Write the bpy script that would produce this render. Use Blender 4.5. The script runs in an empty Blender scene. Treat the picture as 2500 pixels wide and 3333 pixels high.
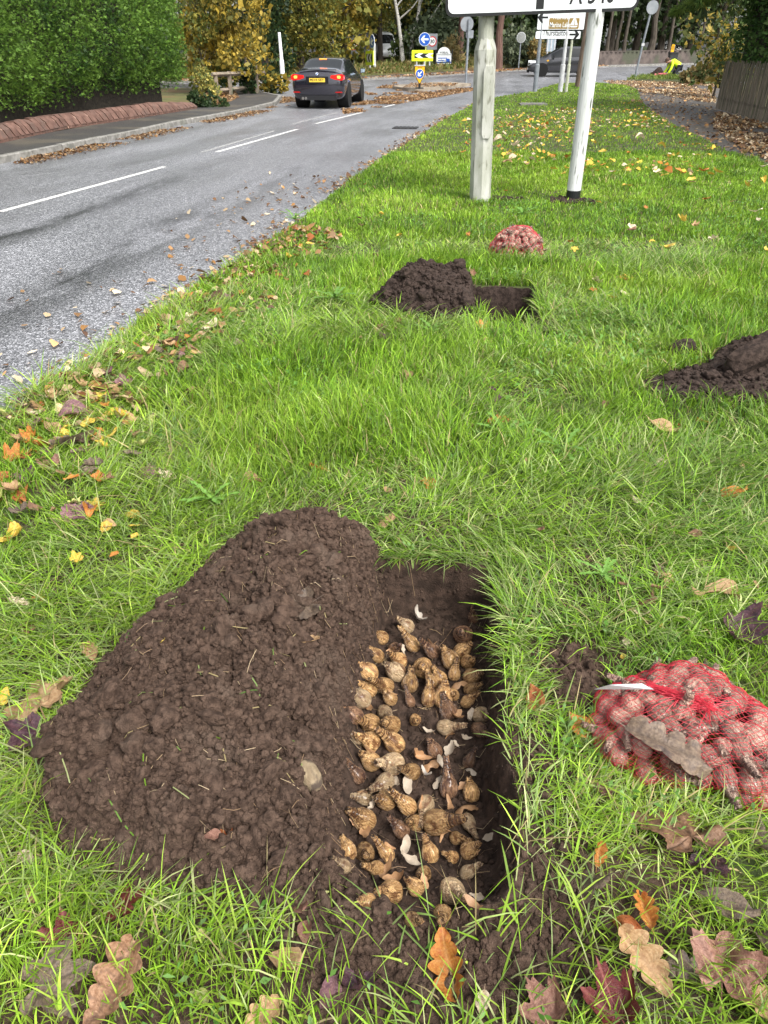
import bpy, bmesh, math, random
import numpy as np
from mathutils import Vector, Matrix, Euler
S = bpy.context.scene
COL = S.collection
R_ = math.radians
# ------------------------------------------------------------------ camera, sky, sun
F_PX, PITCH, CAM_H = 2300.0, R_(33), 1.5
cam = bpy.data.objects.new('camera', bpy.data.cameras.new('camera'))
COL.objects.link(cam)
cam.location = (0, 0, CAM_H)
cam.rotation_euler = (R_(90) - PITCH, 0, 0)
cam.data.sensor_fit = 'VERTICAL'
cam.data.sensor_height = 36
cam.data.lens = F_PX / 3333 * 36
cam.data.clip_start, cam.data.clip_end = 0.05, 900
S.camera = cam
SUN_AZ, SUN_EL = R_(140), R_(52)      # azimuth clockwise from +Y
world = bpy.data.worlds.new('World')
S.world = world
world.use_nodes = True
wn, wl = world.node_tree.nodes, world.node_tree.links
bg = wn['Background']
sky = wn.new('ShaderNodeTexSky')
sky.sky_type = 'NISHITA'
sky.sun_disc = False
sky.sun_elevation, sky.sun_rotation = SUN_EL, SUN_AZ
sky.air_density, sky.dust_density = 1.0, 4.0
hs = wn.new('ShaderNodeHueSaturation')
hs.inputs['Saturation'].default_value = 0.22
wl.new(sky.outputs[0], hs.inputs['Color'])
wl.new(hs.outputs[0], bg.inputs['Color'])
bg.inputs['Strength'].default_value = 0.15
sun = bpy.data.objects.new('sun', bpy.data.lights.new('sun', 'SUN'))
COL.objects.link(sun)
sun.data.energy, sun.data.angle, sun.data.color = 1.75, R_(20), (1.0, 0.96, 0.89)
sd = Vector((math.sin(SUN_AZ) * math.cos(SUN_EL), math.cos(SUN_AZ) * math.cos(SUN_EL), math.sin(SUN_EL)))
sun.rotation_euler = sd.to_track_quat('Z', 'Y').to_euler()
S.view_settings.view_transform = 'Standard'
S.view_settings.look = 'None'
S.view_settings.exposure = 1.13
S.view_settings.gamma = 1.0

# ------------------------------------------------------------------ ground level and pixel-to-ground helpers
def base(y):
    y = np.asarray(y, float)
    return 0.022 * 3.0 * np.logaddexp(0, (np.minimum(y, 80) - 28) / 3.0)

def ray(px, py):
    u, v = (px - 1250) / F_PX, (1666.5 - py) / F_PX
    return (u, math.cos(PITCH) + v * math.sin(PITCH), -math.sin(PITCH) + v * math.cos(PITCH))

def gp(px, py, dz=0.0):
    d = ray(px, py)
    t = 0.3
    while t < 300:
        if CAM_H + d[2] * t < float(base(d[1] * t)) + dz:
            lo, hi = t / 1.02, t
            for _ in range(30):
                m = (lo + hi) / 2
                if CAM_H + d[2] * m < float(base(d[1] * m)) + dz: hi = m
                else: lo = m
            return Vector((d[0] * hi, d[1] * hi, CAM_H + d[2] * hi))
        t *= 1.02
    return None

def vp(px, py, D):
    d = ray(px, py)
    t = D / d[1]
    return Vector((d[0] * t, D, CAM_H + d[2] * t))

def wscale(p):                      # metres covered by one photo pixel at point p
    return (p[1] * math.cos(PITCH) - (p[2] - CAM_H) * math.sin(PITCH)) / F_PX

# ------------------------------------------------------------------ noise
def _h(ix, iy, iz, s):
    n = (ix.astype(np.int64) * 374761393 + iy.astype(np.int64) * 668265263 + iz.astype(np.int64) * 2147483647 + s * 974634777) & 0xFFFFFFFF
    n = ((n ^ (n >> 13)) * 1274126177) & 0xFFFFFFFF
    n = ((n ^ (n >> 16)) * 2246822519) & 0xFFFFFFFF
    return ((n ^ (n >> 15)) & 0xFFFFFF) / float(0xFFFFFF)

def vnoise(x, y, z=0.0, s=0):
    x, y, z = np.broadcast_arrays(np.asarray(x, float), np.asarray(y, float), np.asarray(z, float))
    ix, iy, iz = np.floor(x), np.floor(y), np.floor(z)
    fx, fy, fz = x - ix, y - iy, z - iz
    fx, fy, fz = [f * f * (3 - 2 * f) for f in (fx, fy, fz)]
    o = 0
    for a in (0, 1):
        for b in (0, 1):
            for c in (0, 1):
                o = o + _h(ix + a, iy + b, iz + c, s) * (fx if a else 1 - fx) * (fy if b else 1 - fy) * (fz if c else 1 - fz)
    return o * 2 - 1

def fbm(x, y, z=0.0, s=0, o=4):
    r, a = 0, 0.55
    for i in range(o):
        r = r + a * vnoise(np.asarray(x) * 2 ** i, np.asarray(y) * 2 ** i, np.asarray(z) * 2 ** i, s + i)
        a *= 0.5
    return r

def worley(x, y, s=0):
    ix, iy = np.floor(x), np.floor(y)
    best = np.full(np.shape(x), 9.0)
    z = np.zeros_like(ix)
    for a in (-1, 0, 1):
        for b in (-1, 0, 1):
            cx, cy = ix + a, iy + b
            px = cx + _h(cx, cy, z, s)
            py = cy + _h(cx, cy, z + 1, s)
            best = np.minimum(best, np.hypot(x - px, y - py))
    return best

def sdf(x, y, poly):                # positive inside
    x, y = np.asarray(x, float), np.asarray(y, float)
    d = np.full(x.shape, 1e9)
    ins = np.zeros(x.shape, bool)
    n = len(poly)
    for i in range(n):
        (ax, ay), (bx, by) = poly[i][:2], poly[(i + 1) % n][:2]
        ex, ey = bx - ax, by - ay
        t = np.clip(((x - ax) * ex + (y - ay) * ey) / (ex * ex + ey * ey + 1e-12), 0, 1)
        d = np.minimum(d, np.hypot(x - ax - t * ex, y - ay - t * ey))
        c = ((ay > y) != (by > y)) & (x < (bx - ax) * (y - ay) / ((by - ay) if by != ay else 1e-12) + ax)
        ins ^= c
    return np.where(ins, d, -d)

def sstep(a, b, x):
    t = np.clip((np.asarray(x) - a) / (b - a), 0, 1)
    return t * t * (3 - 2 * t)

# ------------------------------------------------------------------ object helpers
def tag(o, label=None, cat=None, group=None, kind=None):
    if label: o['label'] = label
    if cat: o['category'] = cat
    if group: o['group'] = group
    if kind: o['kind'] = kind
    return o

def thing(name, label, cat, loc=(0, 0, 0), rz=0.0, group=None):
    o = bpy.data.objects.new(name, None)
    COL.objects.link(o)
    o.empty_display_size = 0.1
    o.location = loc
    o.rotation_euler = (0, 0, rz)
    return tag(o, label, cat, group)

def link(name, me, parent=None, loc=None):
    o = bpy.data.objects.new(name, me)
    COL.objects.link(o)
    if parent: o.parent = parent
    if loc is not None: o.location = loc
    return o

def copy_tree(o, parent=None):
    c = o.copy()
    COL.objects.link(c)
    c.parent = parent
    for ch in list(o.children):
        copy_tree(ch, c)
    return c

def npmesh(name, V, Fs, mat=None, tint=None, smooth=False, uv=None):
    me = bpy.data.meshes.new(name)
    V = np.asarray(V, np.float32)
    if not isinstance(Fs, (list, tuple)): Fs = [Fs]
    Fs = [np.asarray(f, np.int32) for f in Fs if len(f)]
    me.vertices.add(len(V))
    me.vertices.foreach_set('co', V.ravel())
    nl = sum(f.size for f in Fs)
    npoly = sum(len(f) for f in Fs)
    me.loops.add(nl)
    me.loops.foreach_set('vertex_index', np.concatenate([f.ravel() for f in Fs]))
    me.polygons.add(npoly)
    tot = np.concatenate([np.full(len(f), f.shape[1], np.int32) for f in Fs])
    me.polygons.foreach_set('loop_start', np.concatenate([[0], np.cumsum(tot)[:-1]]).astype(np.int32))
    if smooth: me.polygons.foreach_set('use_smooth', np.ones(npoly, bool))
    me.update(calc_edges=True)
    if tint is not None:
        a = me.color_attributes.new('tint', 'FLOAT_COLOR', 'POINT')
        t = np.ones((len(V), 4), np.float32)
        t[:, :3] = tint
        a.data.foreach_set('color', t.ravel())
    if mat: me.materials.append(mat)
    return me

class MB:
    def __init__(s): s.v, s.f = [], []
    def add(s, V, Fc, M=None):
        n = len(s.v)
        s.v += [(M @ Vector(p)) if M is not None else Vector(p) for p in V]
        s.f += [tuple(i + n for i in f) for f in Fc]
        return s
    def box(s, c, d, M=None):
        x, y, z = c
        a, b, e = d[0] / 2, d[1] / 2, d[2] / 2
        V = [(x + i * a, y + j * b, z + k * e) for k in (-1, 1) for j in (-1, 1) for i in (-1, 1)]
        return s.add(V, [(0, 2, 3, 1), (4, 5, 7, 6), (0, 1, 5, 4), (2, 6, 7, 3), (0, 4, 6, 2), (1, 3, 7, 5)], M)
    def tube(s, path, r, n=8, cap=True, M=None):
        path = [Vector(p) for p in path]
        rs = r if isinstance(r, (list, tuple)) else [r] * len(path)
        V, Fc, up = [], [], None
        for i, p in enumerate(path):
            t = (path[min(i + 1, len(path) - 1)] - path[max(i - 1, 0)]).normalized()
            if up is None:
                up = Vector((1, 0, 0)) if abs(t.x) < 0.8 else Vector((0, 1, 0))
            a = (up - t * up.dot(t)).normalized()
            up = a
            b = t.cross(a)
            V += [p + (a * math.cos(2 * math.pi * k / n) + b * math.sin(2 * math.pi * k / n)) * rs[i] for k in range(n)]
        for i in range(len(path) - 1):
            for k in range(n):
                Fc.append((i * n + k, i * n + (k + 1) % n, (i + 1) * n + (k + 1) % n, (i + 1) * n + k))
        if cap:
            Fc.append(tuple(range(n))[::-1])
            Fc.append(tuple(range((len(path) - 1) * n, len(path) * n)))
        return s.add(V, Fc, M)
    def prism(s, poly, y0, y1, M=None):          # poly in (x, z), extruded along y
        n = len(poly)
        V = [(p[0], y0, p[1]) for p in poly] + [(p[0], y1, p[1]) for p in poly]
        return s.add(V, [tuple(range(n)), tuple(range(n, 2 * n))[::-1]] + [(i, i + n, (i + 1) % n + n, (i + 1) % n) for i in range(n)], M)
    def mesh(s, name, mat=None, smooth=False):
        me = bpy.data.meshes.new(name)
        me.from_pydata([tuple(p) for p in s.v], [], s.f)
        bm = bmesh.new()
        bm.from_mesh(me)
        bmesh.ops.recalc_face_normals(bm, faces=bm.faces)
        bm.to_mesh(me)
        bm.free()
        if smooth:
            me.polygons.foreach_set('use_smooth', np.ones(len(me.polygons), bool))
        if mat: me.materials.append(mat)
        return me
    def build(s, name, mat, parent=None, loc=None, smooth=False):
        return link(name, s.mesh(name, mat, smooth), parent, loc)

def rrect(x0, x1, z0, z1, r, n=5):
    out = []
    for cx, cz, a0 in ((x1 - r, z1 - r, 0), (x0 + r, z1 - r, 90), (x0 + r, z0 + r, 180), (x1 - r, z0 + r, 270)):
        out += [(cx + r * math.cos(R_(a0 + 90 * k / n)), cz + r * math.sin(R_(a0 + 90 * k / n))) for k in range(n + 1)]
    return out

def circle(cx, cz, r, n=28):
    return [(cx + r * math.cos(2 * math.pi * k / n), cz + r * math.sin(2 * math.pi * k / n)) for k in range(n)]

def text_into(mb, txt, x0, x1, z0, z1, y, depth=0.004, bold=0.0):
    cu = bpy.data.curves.new('lettering_source', 'FONT')
    cu.body = txt
    cu.offset = bold
    cu.resolution_u = 3
    ob = bpy.data.objects.new('lettering_source', cu)
    COL.objects.link(ob)
    dg = bpy.context.evaluated_depsgraph_get()
    me = bpy.data.meshes.new_from_object(ob.evaluated_get(dg))
    V = np.array([v.co[:] for v in me.vertices])
    Fc = [tuple(p.vertices) for p in me.polygons]
    bpy.data.objects.remove(ob)
    bpy.data.curves.remove(cu)
    bpy.data.meshes.remove(me)
    a, b = V.min(0), V.max(0)
    X = x0 + (V[:, 0] - a[0]) / (b[0] - a[0]) * (x1 - x0)
    Z = z0 + (V[:, 1] - a[1]) / (b[1] - a[1]) * (z1 - z0)
    mb.add([(p, y, q) for p, q in zip(X, Z)], Fc)

def arrow_poly(cx, cz, L, ang, t=0.16, head=0.42):
    """a road-sign arrow of length L centred on (cx, cz), pointing along ang (degrees)"""
    p = [(-.5, -t / 2), (.1, -t / 2), (-.08, -head), (.12, -head), (.5, 0), (.12, head), (-.08, head), (.1, t / 2), (-.5, t / 2)]
    c, s = math.cos(R_(ang)), math.sin(R_(ang))
    return [(cx + L * (x * c - z * s), cz + L * (x * s + z * c)) for x, z in p]

# ------------------------------------------------------------------ materials
MATS = {}
def M(name, c1, c2=None, scale=8.0, rough=0.6, rough2=None, bump=0.0, bscale=None, spec=0.4, metal=0.0, c3=None, s3=1.5, a3=(0.5, 0.62),
      emit=None, estr=0.0, coat=0.0, stretch=None, rnd=0.0, coord='Object', lo=0.38, hi=0.62, sub=0.0, trans=0.0):
    if name in MATS: return MATS[name]
    m = bpy.data.materials.new(name)
    MATS[name] = m
    m.use_nodes = True
    N, L = m.node_tree.nodes, m.node_tree.links
    b = N['Principled BSDF']
    b.inputs['Base Color'].default_value = (*c1, 1)
    b.inputs['Roughness'].default_value = rough
    b.inputs['Specular IOR Level'].default_value = spec
    b.inputs['Metallic'].default_value = metal
    b.inputs['Coat Weight'].default_value = coat
    tc = N.new('ShaderNodeTexCoord')
    vec = tc.outputs[coord]
    if stretch:
        mp = N.new('ShaderNodeMapping')
        mp.inputs['Scale'].default_value = stretch
        L.new(vec, mp.inputs['Vector'])
        vec = mp.outputs[0]
    def noise(sc, det=6):
        n = N.new('ShaderNodeTexNoise')
        n.inputs['Scale'].default_value = sc
        n.inputs['Detail'].default_value = det
        L.new(vec, n.inputs['Vector'])
        return n.outputs['Fac']
    def ramp(src, a, bb):
        r = N.new('ShaderNodeMapRange')
        r.inputs[1].default_value, r.inputs[2].default_value = a, bb
        L.new(src, r.inputs[0])
        return r.outputs[0]
    def mix(f, A, B):
        x = N.new('ShaderNodeMix')
        x.data_type = 'RGBA'
        for sock, v in ((x.inputs[0], f), (x.inputs[6], A), (x.inputs[7], B)):
            if isinstance(v, tuple): sock.default_value = (*v, 1)
            elif isinstance(v, (int, float)): sock.default_value = v
            else: L.new(v, sock)
        return x.outputs[2]
    col = None
    if c2 is not None:
        f = ramp(noise(scale), lo, hi)
        col = mix(f, c1, c2)
        if rough2 is not None:
            r = N.new('ShaderNodeMapRange')
            r.inputs[3].default_value, r.inputs[4].default_value = rough, rough2
            L.new(f, r.inputs[0])
            L.new(r.outputs[0], b.inputs['Roughness'])
    if c3 is not None:
        col = mix(ramp(noise(s3, 8), *a3), col if col is not None else c1, c3)
    if rnd:
        oi = N.new('ShaderNodeObjectInfo')
        h = N.new('ShaderNodeHueSaturation')
        rr = N.new('ShaderNodeMapRange')
        rr.inputs[3].default_value, rr.inputs[4].default_value = 1 - rnd, 1 + rnd
        L.new(oi.outputs['Random'], rr.inputs[0])
        L.new(rr.outputs[0], h.inputs['Value'])
        if col is not None: L.new(col, h.inputs['Color'])
        else: h.inputs['Color'].default_value = (*c1, 1)
        col = h.outputs[0]
    if col is not None: L.new(col, b.inputs['Base Color'])
    if bump:
        bn = N.new('ShaderNodeBump')
        bn.inputs['Strength'].default_value = 1.0
        bn.inputs['Distance'].default_value = bump
        L.new(noise(bscale or scale * 4, 8), bn.inputs['Height'])
        L.new(bn.outputs[0], b.inputs['Normal'])
    if emit:
        b.inputs['Emission Color'].default_value = (*emit, 1)
        b.inputs['Emission Strength'].default_value = estr
    if trans:
        t = N.new('ShaderNodeBsdfTranslucent')
        if col is not None: L.new(col, t.inputs['Color'])
        else: t.inputs['Color'].default_value = (*c1, 1)
        ms = N.new('ShaderNodeMixShader')
        ms.inputs[0].default_value = trans
        L.new(b.outputs[0], ms.inputs[1])
        L.new(t.outputs[0], ms.inputs[2])
        L.new(ms.outputs[0], N['Material Output'].inputs['Surface'])
    return m

def tint_mat(name, rough=0.5, trans=0.3, spec=0.3):
    """foliage: each blade or leaf keeps the colour of its own 'tint' attribute"""
    m = bpy.data.materials.new(name)
    m.use_nodes = True
    N, L = m.node_tree.nodes, m.node_tree.links
    b = N['Principled BSDF']
    at = N.new('ShaderNodeAttribute')
    at.attribute_name = 'tint'
    b.inputs['Roughness'].default_value = rough
    b.inputs['Specular IOR Level'].default_value = spec
    L.new(at.outputs['Color'], b.inputs['Base Color'])
    t = N.new('ShaderNodeBsdfTranslucent')
    L.new(at.outputs['Color'], t.inputs['Color'])
    ms = N.new('ShaderNodeMixShader')
    ms.inputs[0].default_value = trans
    L.new(b.outputs[0], ms.inputs[1])
    L.new(t.outputs[0], ms.inputs[2])
    L.new(ms.outputs[0], N['Material Output'].inputs['Surface'])
    return m

m_grass = tint_mat('grass_blades', 0.52, 0.35, 0.28)
m_foliage = tint_mat('foliage', 0.55, 0.3, 0.25)
m_litter = tint_mat('dead_leaves', 0.5, 0.2, 0.3)
m_soil = M('soil', (0.041, 0.026, 0.019), (0.092, 0.060, 0.044), 55, 0.92, bump=0.006, bscale=260, spec=0.15, c3=(0.105, 0.074, 0.056), s3=9, a3=(0.55, 0.78))
m_soil2 = M('dark_soil', (0.022, 0.015, 0.012), (0.052, 0.036, 0.029), 40, 0.9, bump=0.006, bscale=120, spec=0.18)
m_hole = M('cut_soil', (0.030, 0.020, 0.015), (0.066, 0.043, 0.032), 30, 0.9, bump=0.005, bscale=180, spec=0.15)
m_thatch = M('turf_thatch', (0.030, 0.045, 0.010), (0.070, 0.085, 0.022), 14, 0.9, bump=0.01, bscale=60, c3=(0.05, 0.035, 0.02), s3=5)
m_earth = M('woodland_floor', (0.06, 0.05, 0.02), (0.10, 0.11, 0.03), 1.2, 0.9, bump=0.03, bscale=8, c3=(0.12, 0.075, 0.03), s3=0.5)

# ------------------------------------------------------------------ outlines on the ground (metres)
VERGE = [(-2.6, -0.6), (-2.2, 1.2), (-1.95, 2.4)] + [tuple(gp(x, y, -.03)[:2]) for x, y in
    ((0, 1420), (115, 1308), (301, 1220), (446, 1100), (600, 993), (751, 891), (938, 764), (1070, 656), (1203, 559), (1323, 475), (1444, 396), (1540, 342),
     (1611, 320), (1736, 301), (1817, 273), (1936, 271), (2034, 279), (2072, 293), (2083, 325), (2115, 363), (2197, 412), (2305, 466), (2370, 500), (2498, 551))] + [(6.0, 9.0), (6.2, 4.0), (6.6, -0.6)]
HOLE1 = [(-.03, 1.985), (.18, 2.0), (.395, 1.93), (.37, 1.6), (.335, 1.38), (.315, 1.2), (.315, 1.0), (.30, .88), (.24, .80), (.11, .775), (-.03, .805), (-.10, .90), (-.145, 1.04), (-.135, 1.25), (-.12, 1.47), (-.08, 1.7)]
MOUND1 = [(-.84, 1.16), (-.85, 1.30), (-.82, 1.42), (-.78, 1.54), (-.68, 1.76), (-.61, 1.96), (-.51, 2.10), (-.38, 2.17), (-.18, 2.16), (-.04, 2.07), (0.0, 1.97), (-.06, 1.70), (-.09, 1.47), (-.10, 1.25), (-.11, 1.04), (-.07, .90), (-.04, .775), (-.13, .775), (-.33, .80), (-.53, .83), (-.70, .90), (-.81, 1.04)]
HOLE2 = [(.66, 5.50), (1.13, 5.46), (1.10, 5.1), (1.04, 4.62), (.70, 4.62), (.62, 5.0)]
MOUND2 = [(-.13, 4.95), (.06, 4.74), (.32, 4.66), (.60, 4.68), (.66, 4.85), (.66, 5.0), (.70, 5.32), (.62, 5.48), (.34, 5.55), (.10, 5.40), (-.04, 5.18)]
MOUND3 = [(1.33, 3.50), (1.46, 3.34), (1.72, 3.25), (2.05, 3.22), (2.5, 3.24), (2.9, 3.5), (2.8, 4.05), (2.3, 4.10), (1.98, 4.02), (1.84, 3.82), (1.58, 3.72), (1.40, 3.62)]
SCUFF = [(.44, 1.52), (.50, 1.60), (.60, 1.60), (.66, 1.50), (.62, 1.36), (.54, 1.28), (.46, 1.34)]
TRAMPLED = [(-.95, .72), (-.5, .70), (-.02, .52), (.3, .52), (.36, .80), (.43, 1.3), (.42, 1.7), (.44, 1.96), (.16, 2.06), (-.02, 2.06), (.0, 2.0), (-.3, 1.5)]
BARE = [(-.22, .84), (-.22, .70), (-.10, .62), (.10, .58), (.34, .60), (.40, .70), (.43, 1.05), (.39, 1.36), (.30, 1.2), (.30, .9), (.2, .82)]
CLODS = [(-.735, 1.10, .075, .17), (-.31, 1.38, .055, .05), (-.62, .96, .05, .07), (-.42, 1.18, .06, .035), (-.24, 1.06, .05, .03), (-.60, 1.34, .05, .03), (-.17, .95, .045, .05), (-.46, .93, .055, .05), (-.55, 1.55, .05, .03)]

def zsoil(x, y):
    """height of the dug ground: flat turf, the heap beside the hole and the hole itself"""
    x, y = np.asarray(x, float), np.asarray(y, float)
    wob = 0.018 * fbm(x * 9, y * 9, 0, 3, 3)
    d = sdf(x, y, MOUND1) + wob
    h = 0.235 * (1 - np.exp(-np.maximum(d, 0) / 0.16)) + 0.018 * sstep(0, .015, d)
    hd = sdf(x, y, HOLE1) + 0.014 * fbm(x * 13, y * 13, 0, 51, 3)
    h = h * (.66 + .34 * sstep(1.0, 1.75, y)) * (1 - (.55 - .40 * sstep(1.3, 1.85, y)) * (1 - sstep(-.02, .24, -hd)))
    h = h * (1 + 0.58 * fbm(x * 3.1 + 5, y * 3.1, 0, 11, 3)) + .02 * np.exp(-((x + .26) / .2) ** 2 - ((y - 1.95) / .2) ** 2)
    inn = sstep(0.0, 0.05, d)
    rid = np.abs(fbm(x * 7 + .5, y * 7, 0, 13, 3))
    patchy = sstep(-.15, .25, fbm(x * 4, y * 4, 0, 91, 2))
    wx, wy = x + .012 * fbm(x * 30, y * 30, 2, 5, 2), y + .012 * fbm(x * 30, y * 30, 7, 5, 2)
    lump = 0.034 * fbm(x * 7, y * 7, 0, 21, 3) - .030 * (1 - sstep(0, .10, rid)) + patchy * (.012 * np.maximum(0, .62 - worley(wx * 21, wy * 21, 4)) + .007 * np.maximum(0, .6 - worley(wx * 52, wy * 52, 8))) + 0.017 * fbm(x * 26, y * 26, 0, 31, 5) + .010 * fbm(x * 60, y * 60, 0, 37, 3)
    h = h + inn * lump
    for cx, cy, r, a in CLODS:
        q = np.hypot(x - cx, y - cy) / (r * (1 + .35 * fbm(x * 14, y * 14, 0, 77, 2)))
        h = h + inn * a * 0.62 * np.maximum(0, 1 - q ** 4)
    flat = 0.006 * fbm(x * 14, y * 14, 0, 41, 3) + 0.006 * np.maximum(0, .5 - worley(x * 30, y * 30, 9)) * sstep(-.16, -.02, d)
    z = np.where(d > 0, h, 0) + flat
    s = sdf(x, y, SCUFF) + wob
    z = z + .025 * sstep(0, .06, s) * (1 + fbm(x * 40, y * 40, 0, 6, 3))
    depth = -0.205 + 0.12 * (1 - sstep(.76, 1.12, y)) + 0.014 * fbm(x * 8, y * 8, 0, 61, 3) + 0.010 * np.maximum(0, .6 - worley(x * 33, y * 33, 12)) * (1 - .7 * sstep(1.55, 1.8, y)) + 0.004 * fbm(x * 60, y * 60, 0, 71, 2)
    lf = sstep(.02, -.06, x) * sstep(2.0, 1.85, y)
    k = sstep(-.004 - .05 * lf, .050 + .035 * lf, hd)
    return z * (1 - k) + depth * k

def zdig2(x, y):
    x, y = np.asarray(x, float), np.asarray(y, float)
    wob = 0.03 * fbm(x * 5, y * 5, 0, 103, 3)
    d = sdf(x, y, MOUND2) + wob
    h = 0.24 * (1 - np.exp(-np.maximum(d, 0) / 0.22)) + .02 * sstep(0, .02, d)
    pk = np.hypot(x - .22, (y - 5.15) * .8)
    h = h * (.75 + .55 * np.exp(-(pk / .22) ** 2)) + .07 * np.exp(-(np.hypot(x - .57, y - 5.32) / .12) ** 3) * (d > 0)
    inn = sstep(0, .06, d)
    h = h + inn * (0.05 * fbm(x * 6, y * 6, 0, 121, 3) + .018 * np.maximum(0, .6 - worley(x * 13, y * 13, 14)) + .022 * fbm(x * 25, y * 25, 0, 33, 4))
    z = np.where(d > 0, h, 0)
    hd = sdf(x, y, HOLE2) + .02 * fbm(x * 9, y * 9, 0, 151, 2)
    k = sstep(0, .05, hd)
    return z * (1 - k) + (-.30 + .03 * fbm(x * 12, y * 12, 0, 17, 3)) * k

def zdig3(x, y):
    x, y = np.asarray(x, float), np.asarray(y, float)
    d = sdf(x, y, MOUND3) + .04 * fbm(x * 5, y * 5, 0, 203, 3)
    h = .045 * (1 - np.exp(-np.maximum(d, 0) / .08)) + .10 * np.exp(-((np.abs(x - 2.25) / .36) ** 4)) * sstep(3.50, 3.72, y) * (1 - sstep(3.9, 4.1, y))
    inn = sstep(0, .05, d)
    h = h + inn * (.02 * fbm(x * 10, y * 10, 0, 221, 3) + .025 * np.maximum(0, .6 - worley(x * 13, y * 13, 24)) + .008 * fbm(x * 45, y * 45, 0, 43, 3))
    return np.where(d > 0, h, 0)

# ------------------------------------------------------------------ setting: ground, road, verge, pavements
def sheet(name, poly, dz, mat, ys=(), cut=None, skirt=0.0, step=None, extra=None):
    bm = bmesh.new()
    vs = [bm.verts.new((p[0], p[1], 0)) for p in poly]
    f = bm.faces.new(vs)
    if f.normal.z < 0: f.normal_flip()
    bmesh.ops.triangulate(bm, faces=bm.faces[:])
    def bis(co, no):
        bmesh.ops.bisect_plane(bm, geom=bm.verts[:] + bm.edges[:] + bm.faces[:], plane_co=co, plane_no=no)
    for y in ys: bis((0, y, 0), (0, 1, 0))
    if cut:
        for c in cut:
            bis((c[0], 0, 0), (1, 0, 0)); bis((c[1], 0, 0), (1, 0, 0)); bis((0, c[2], 0), (0, 1, 0)); bis((0, c[3], 0), (0, 1, 0))
            dead = [f for f in bm.faces if c[0] < f.calc_center_median().x < c[1] and c[2] < f.calc_center_median().y < c[3]]
            bmesh.ops.delete(bm, geom=dead, context='FACES')
    if skirt:
        ed = [e for e in bm.edges if e.is_boundary]
        if cut:
            ed = [e for e in ed if not any(c[0] - .01 < (e.verts[0].co.x + e.verts[1].co.x) / 2 < c[1] + .01 and c[2] - .01 < (e.verts[0].co.y + e.verts[1].co.y) / 2 < c[3] + .01 for c in cut)]
        r = bmesh.ops.extrude_edge_only(bm, edges=ed)
        low = {v for v in r['geom'] if isinstance(v, bmesh.types.BMVert)}
    else: low = set()
    for v in bm.verts:
        e = extra(v.co.x, v.co.y) if extra else 0
        v.co.z = float(base(v.co.y)) + dz + e - (skirt if v in low else 0)
    bmesh.ops.recalc_face_normals(bm, faces=bm.faces)
    if sum(f.normal.z * f.calc_area() for f in bm.faces) < 0:
        for f in bm.faces: f.normal_flip()
    me = bpy.data.meshes.new(name)
    bm.to_mesh(me)
    bm.free()
    me.materials.append(mat)
    return tag(link(name, me), kind='structure')

CUTS = [(-1.12, .76, .45, 2.42), (-.45, 1.45, 4.35, 5.90), (1.0, 3.05, 2.9, 4.45)]
YS = [20 + 1.5 * i for i in range(42)]
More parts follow.
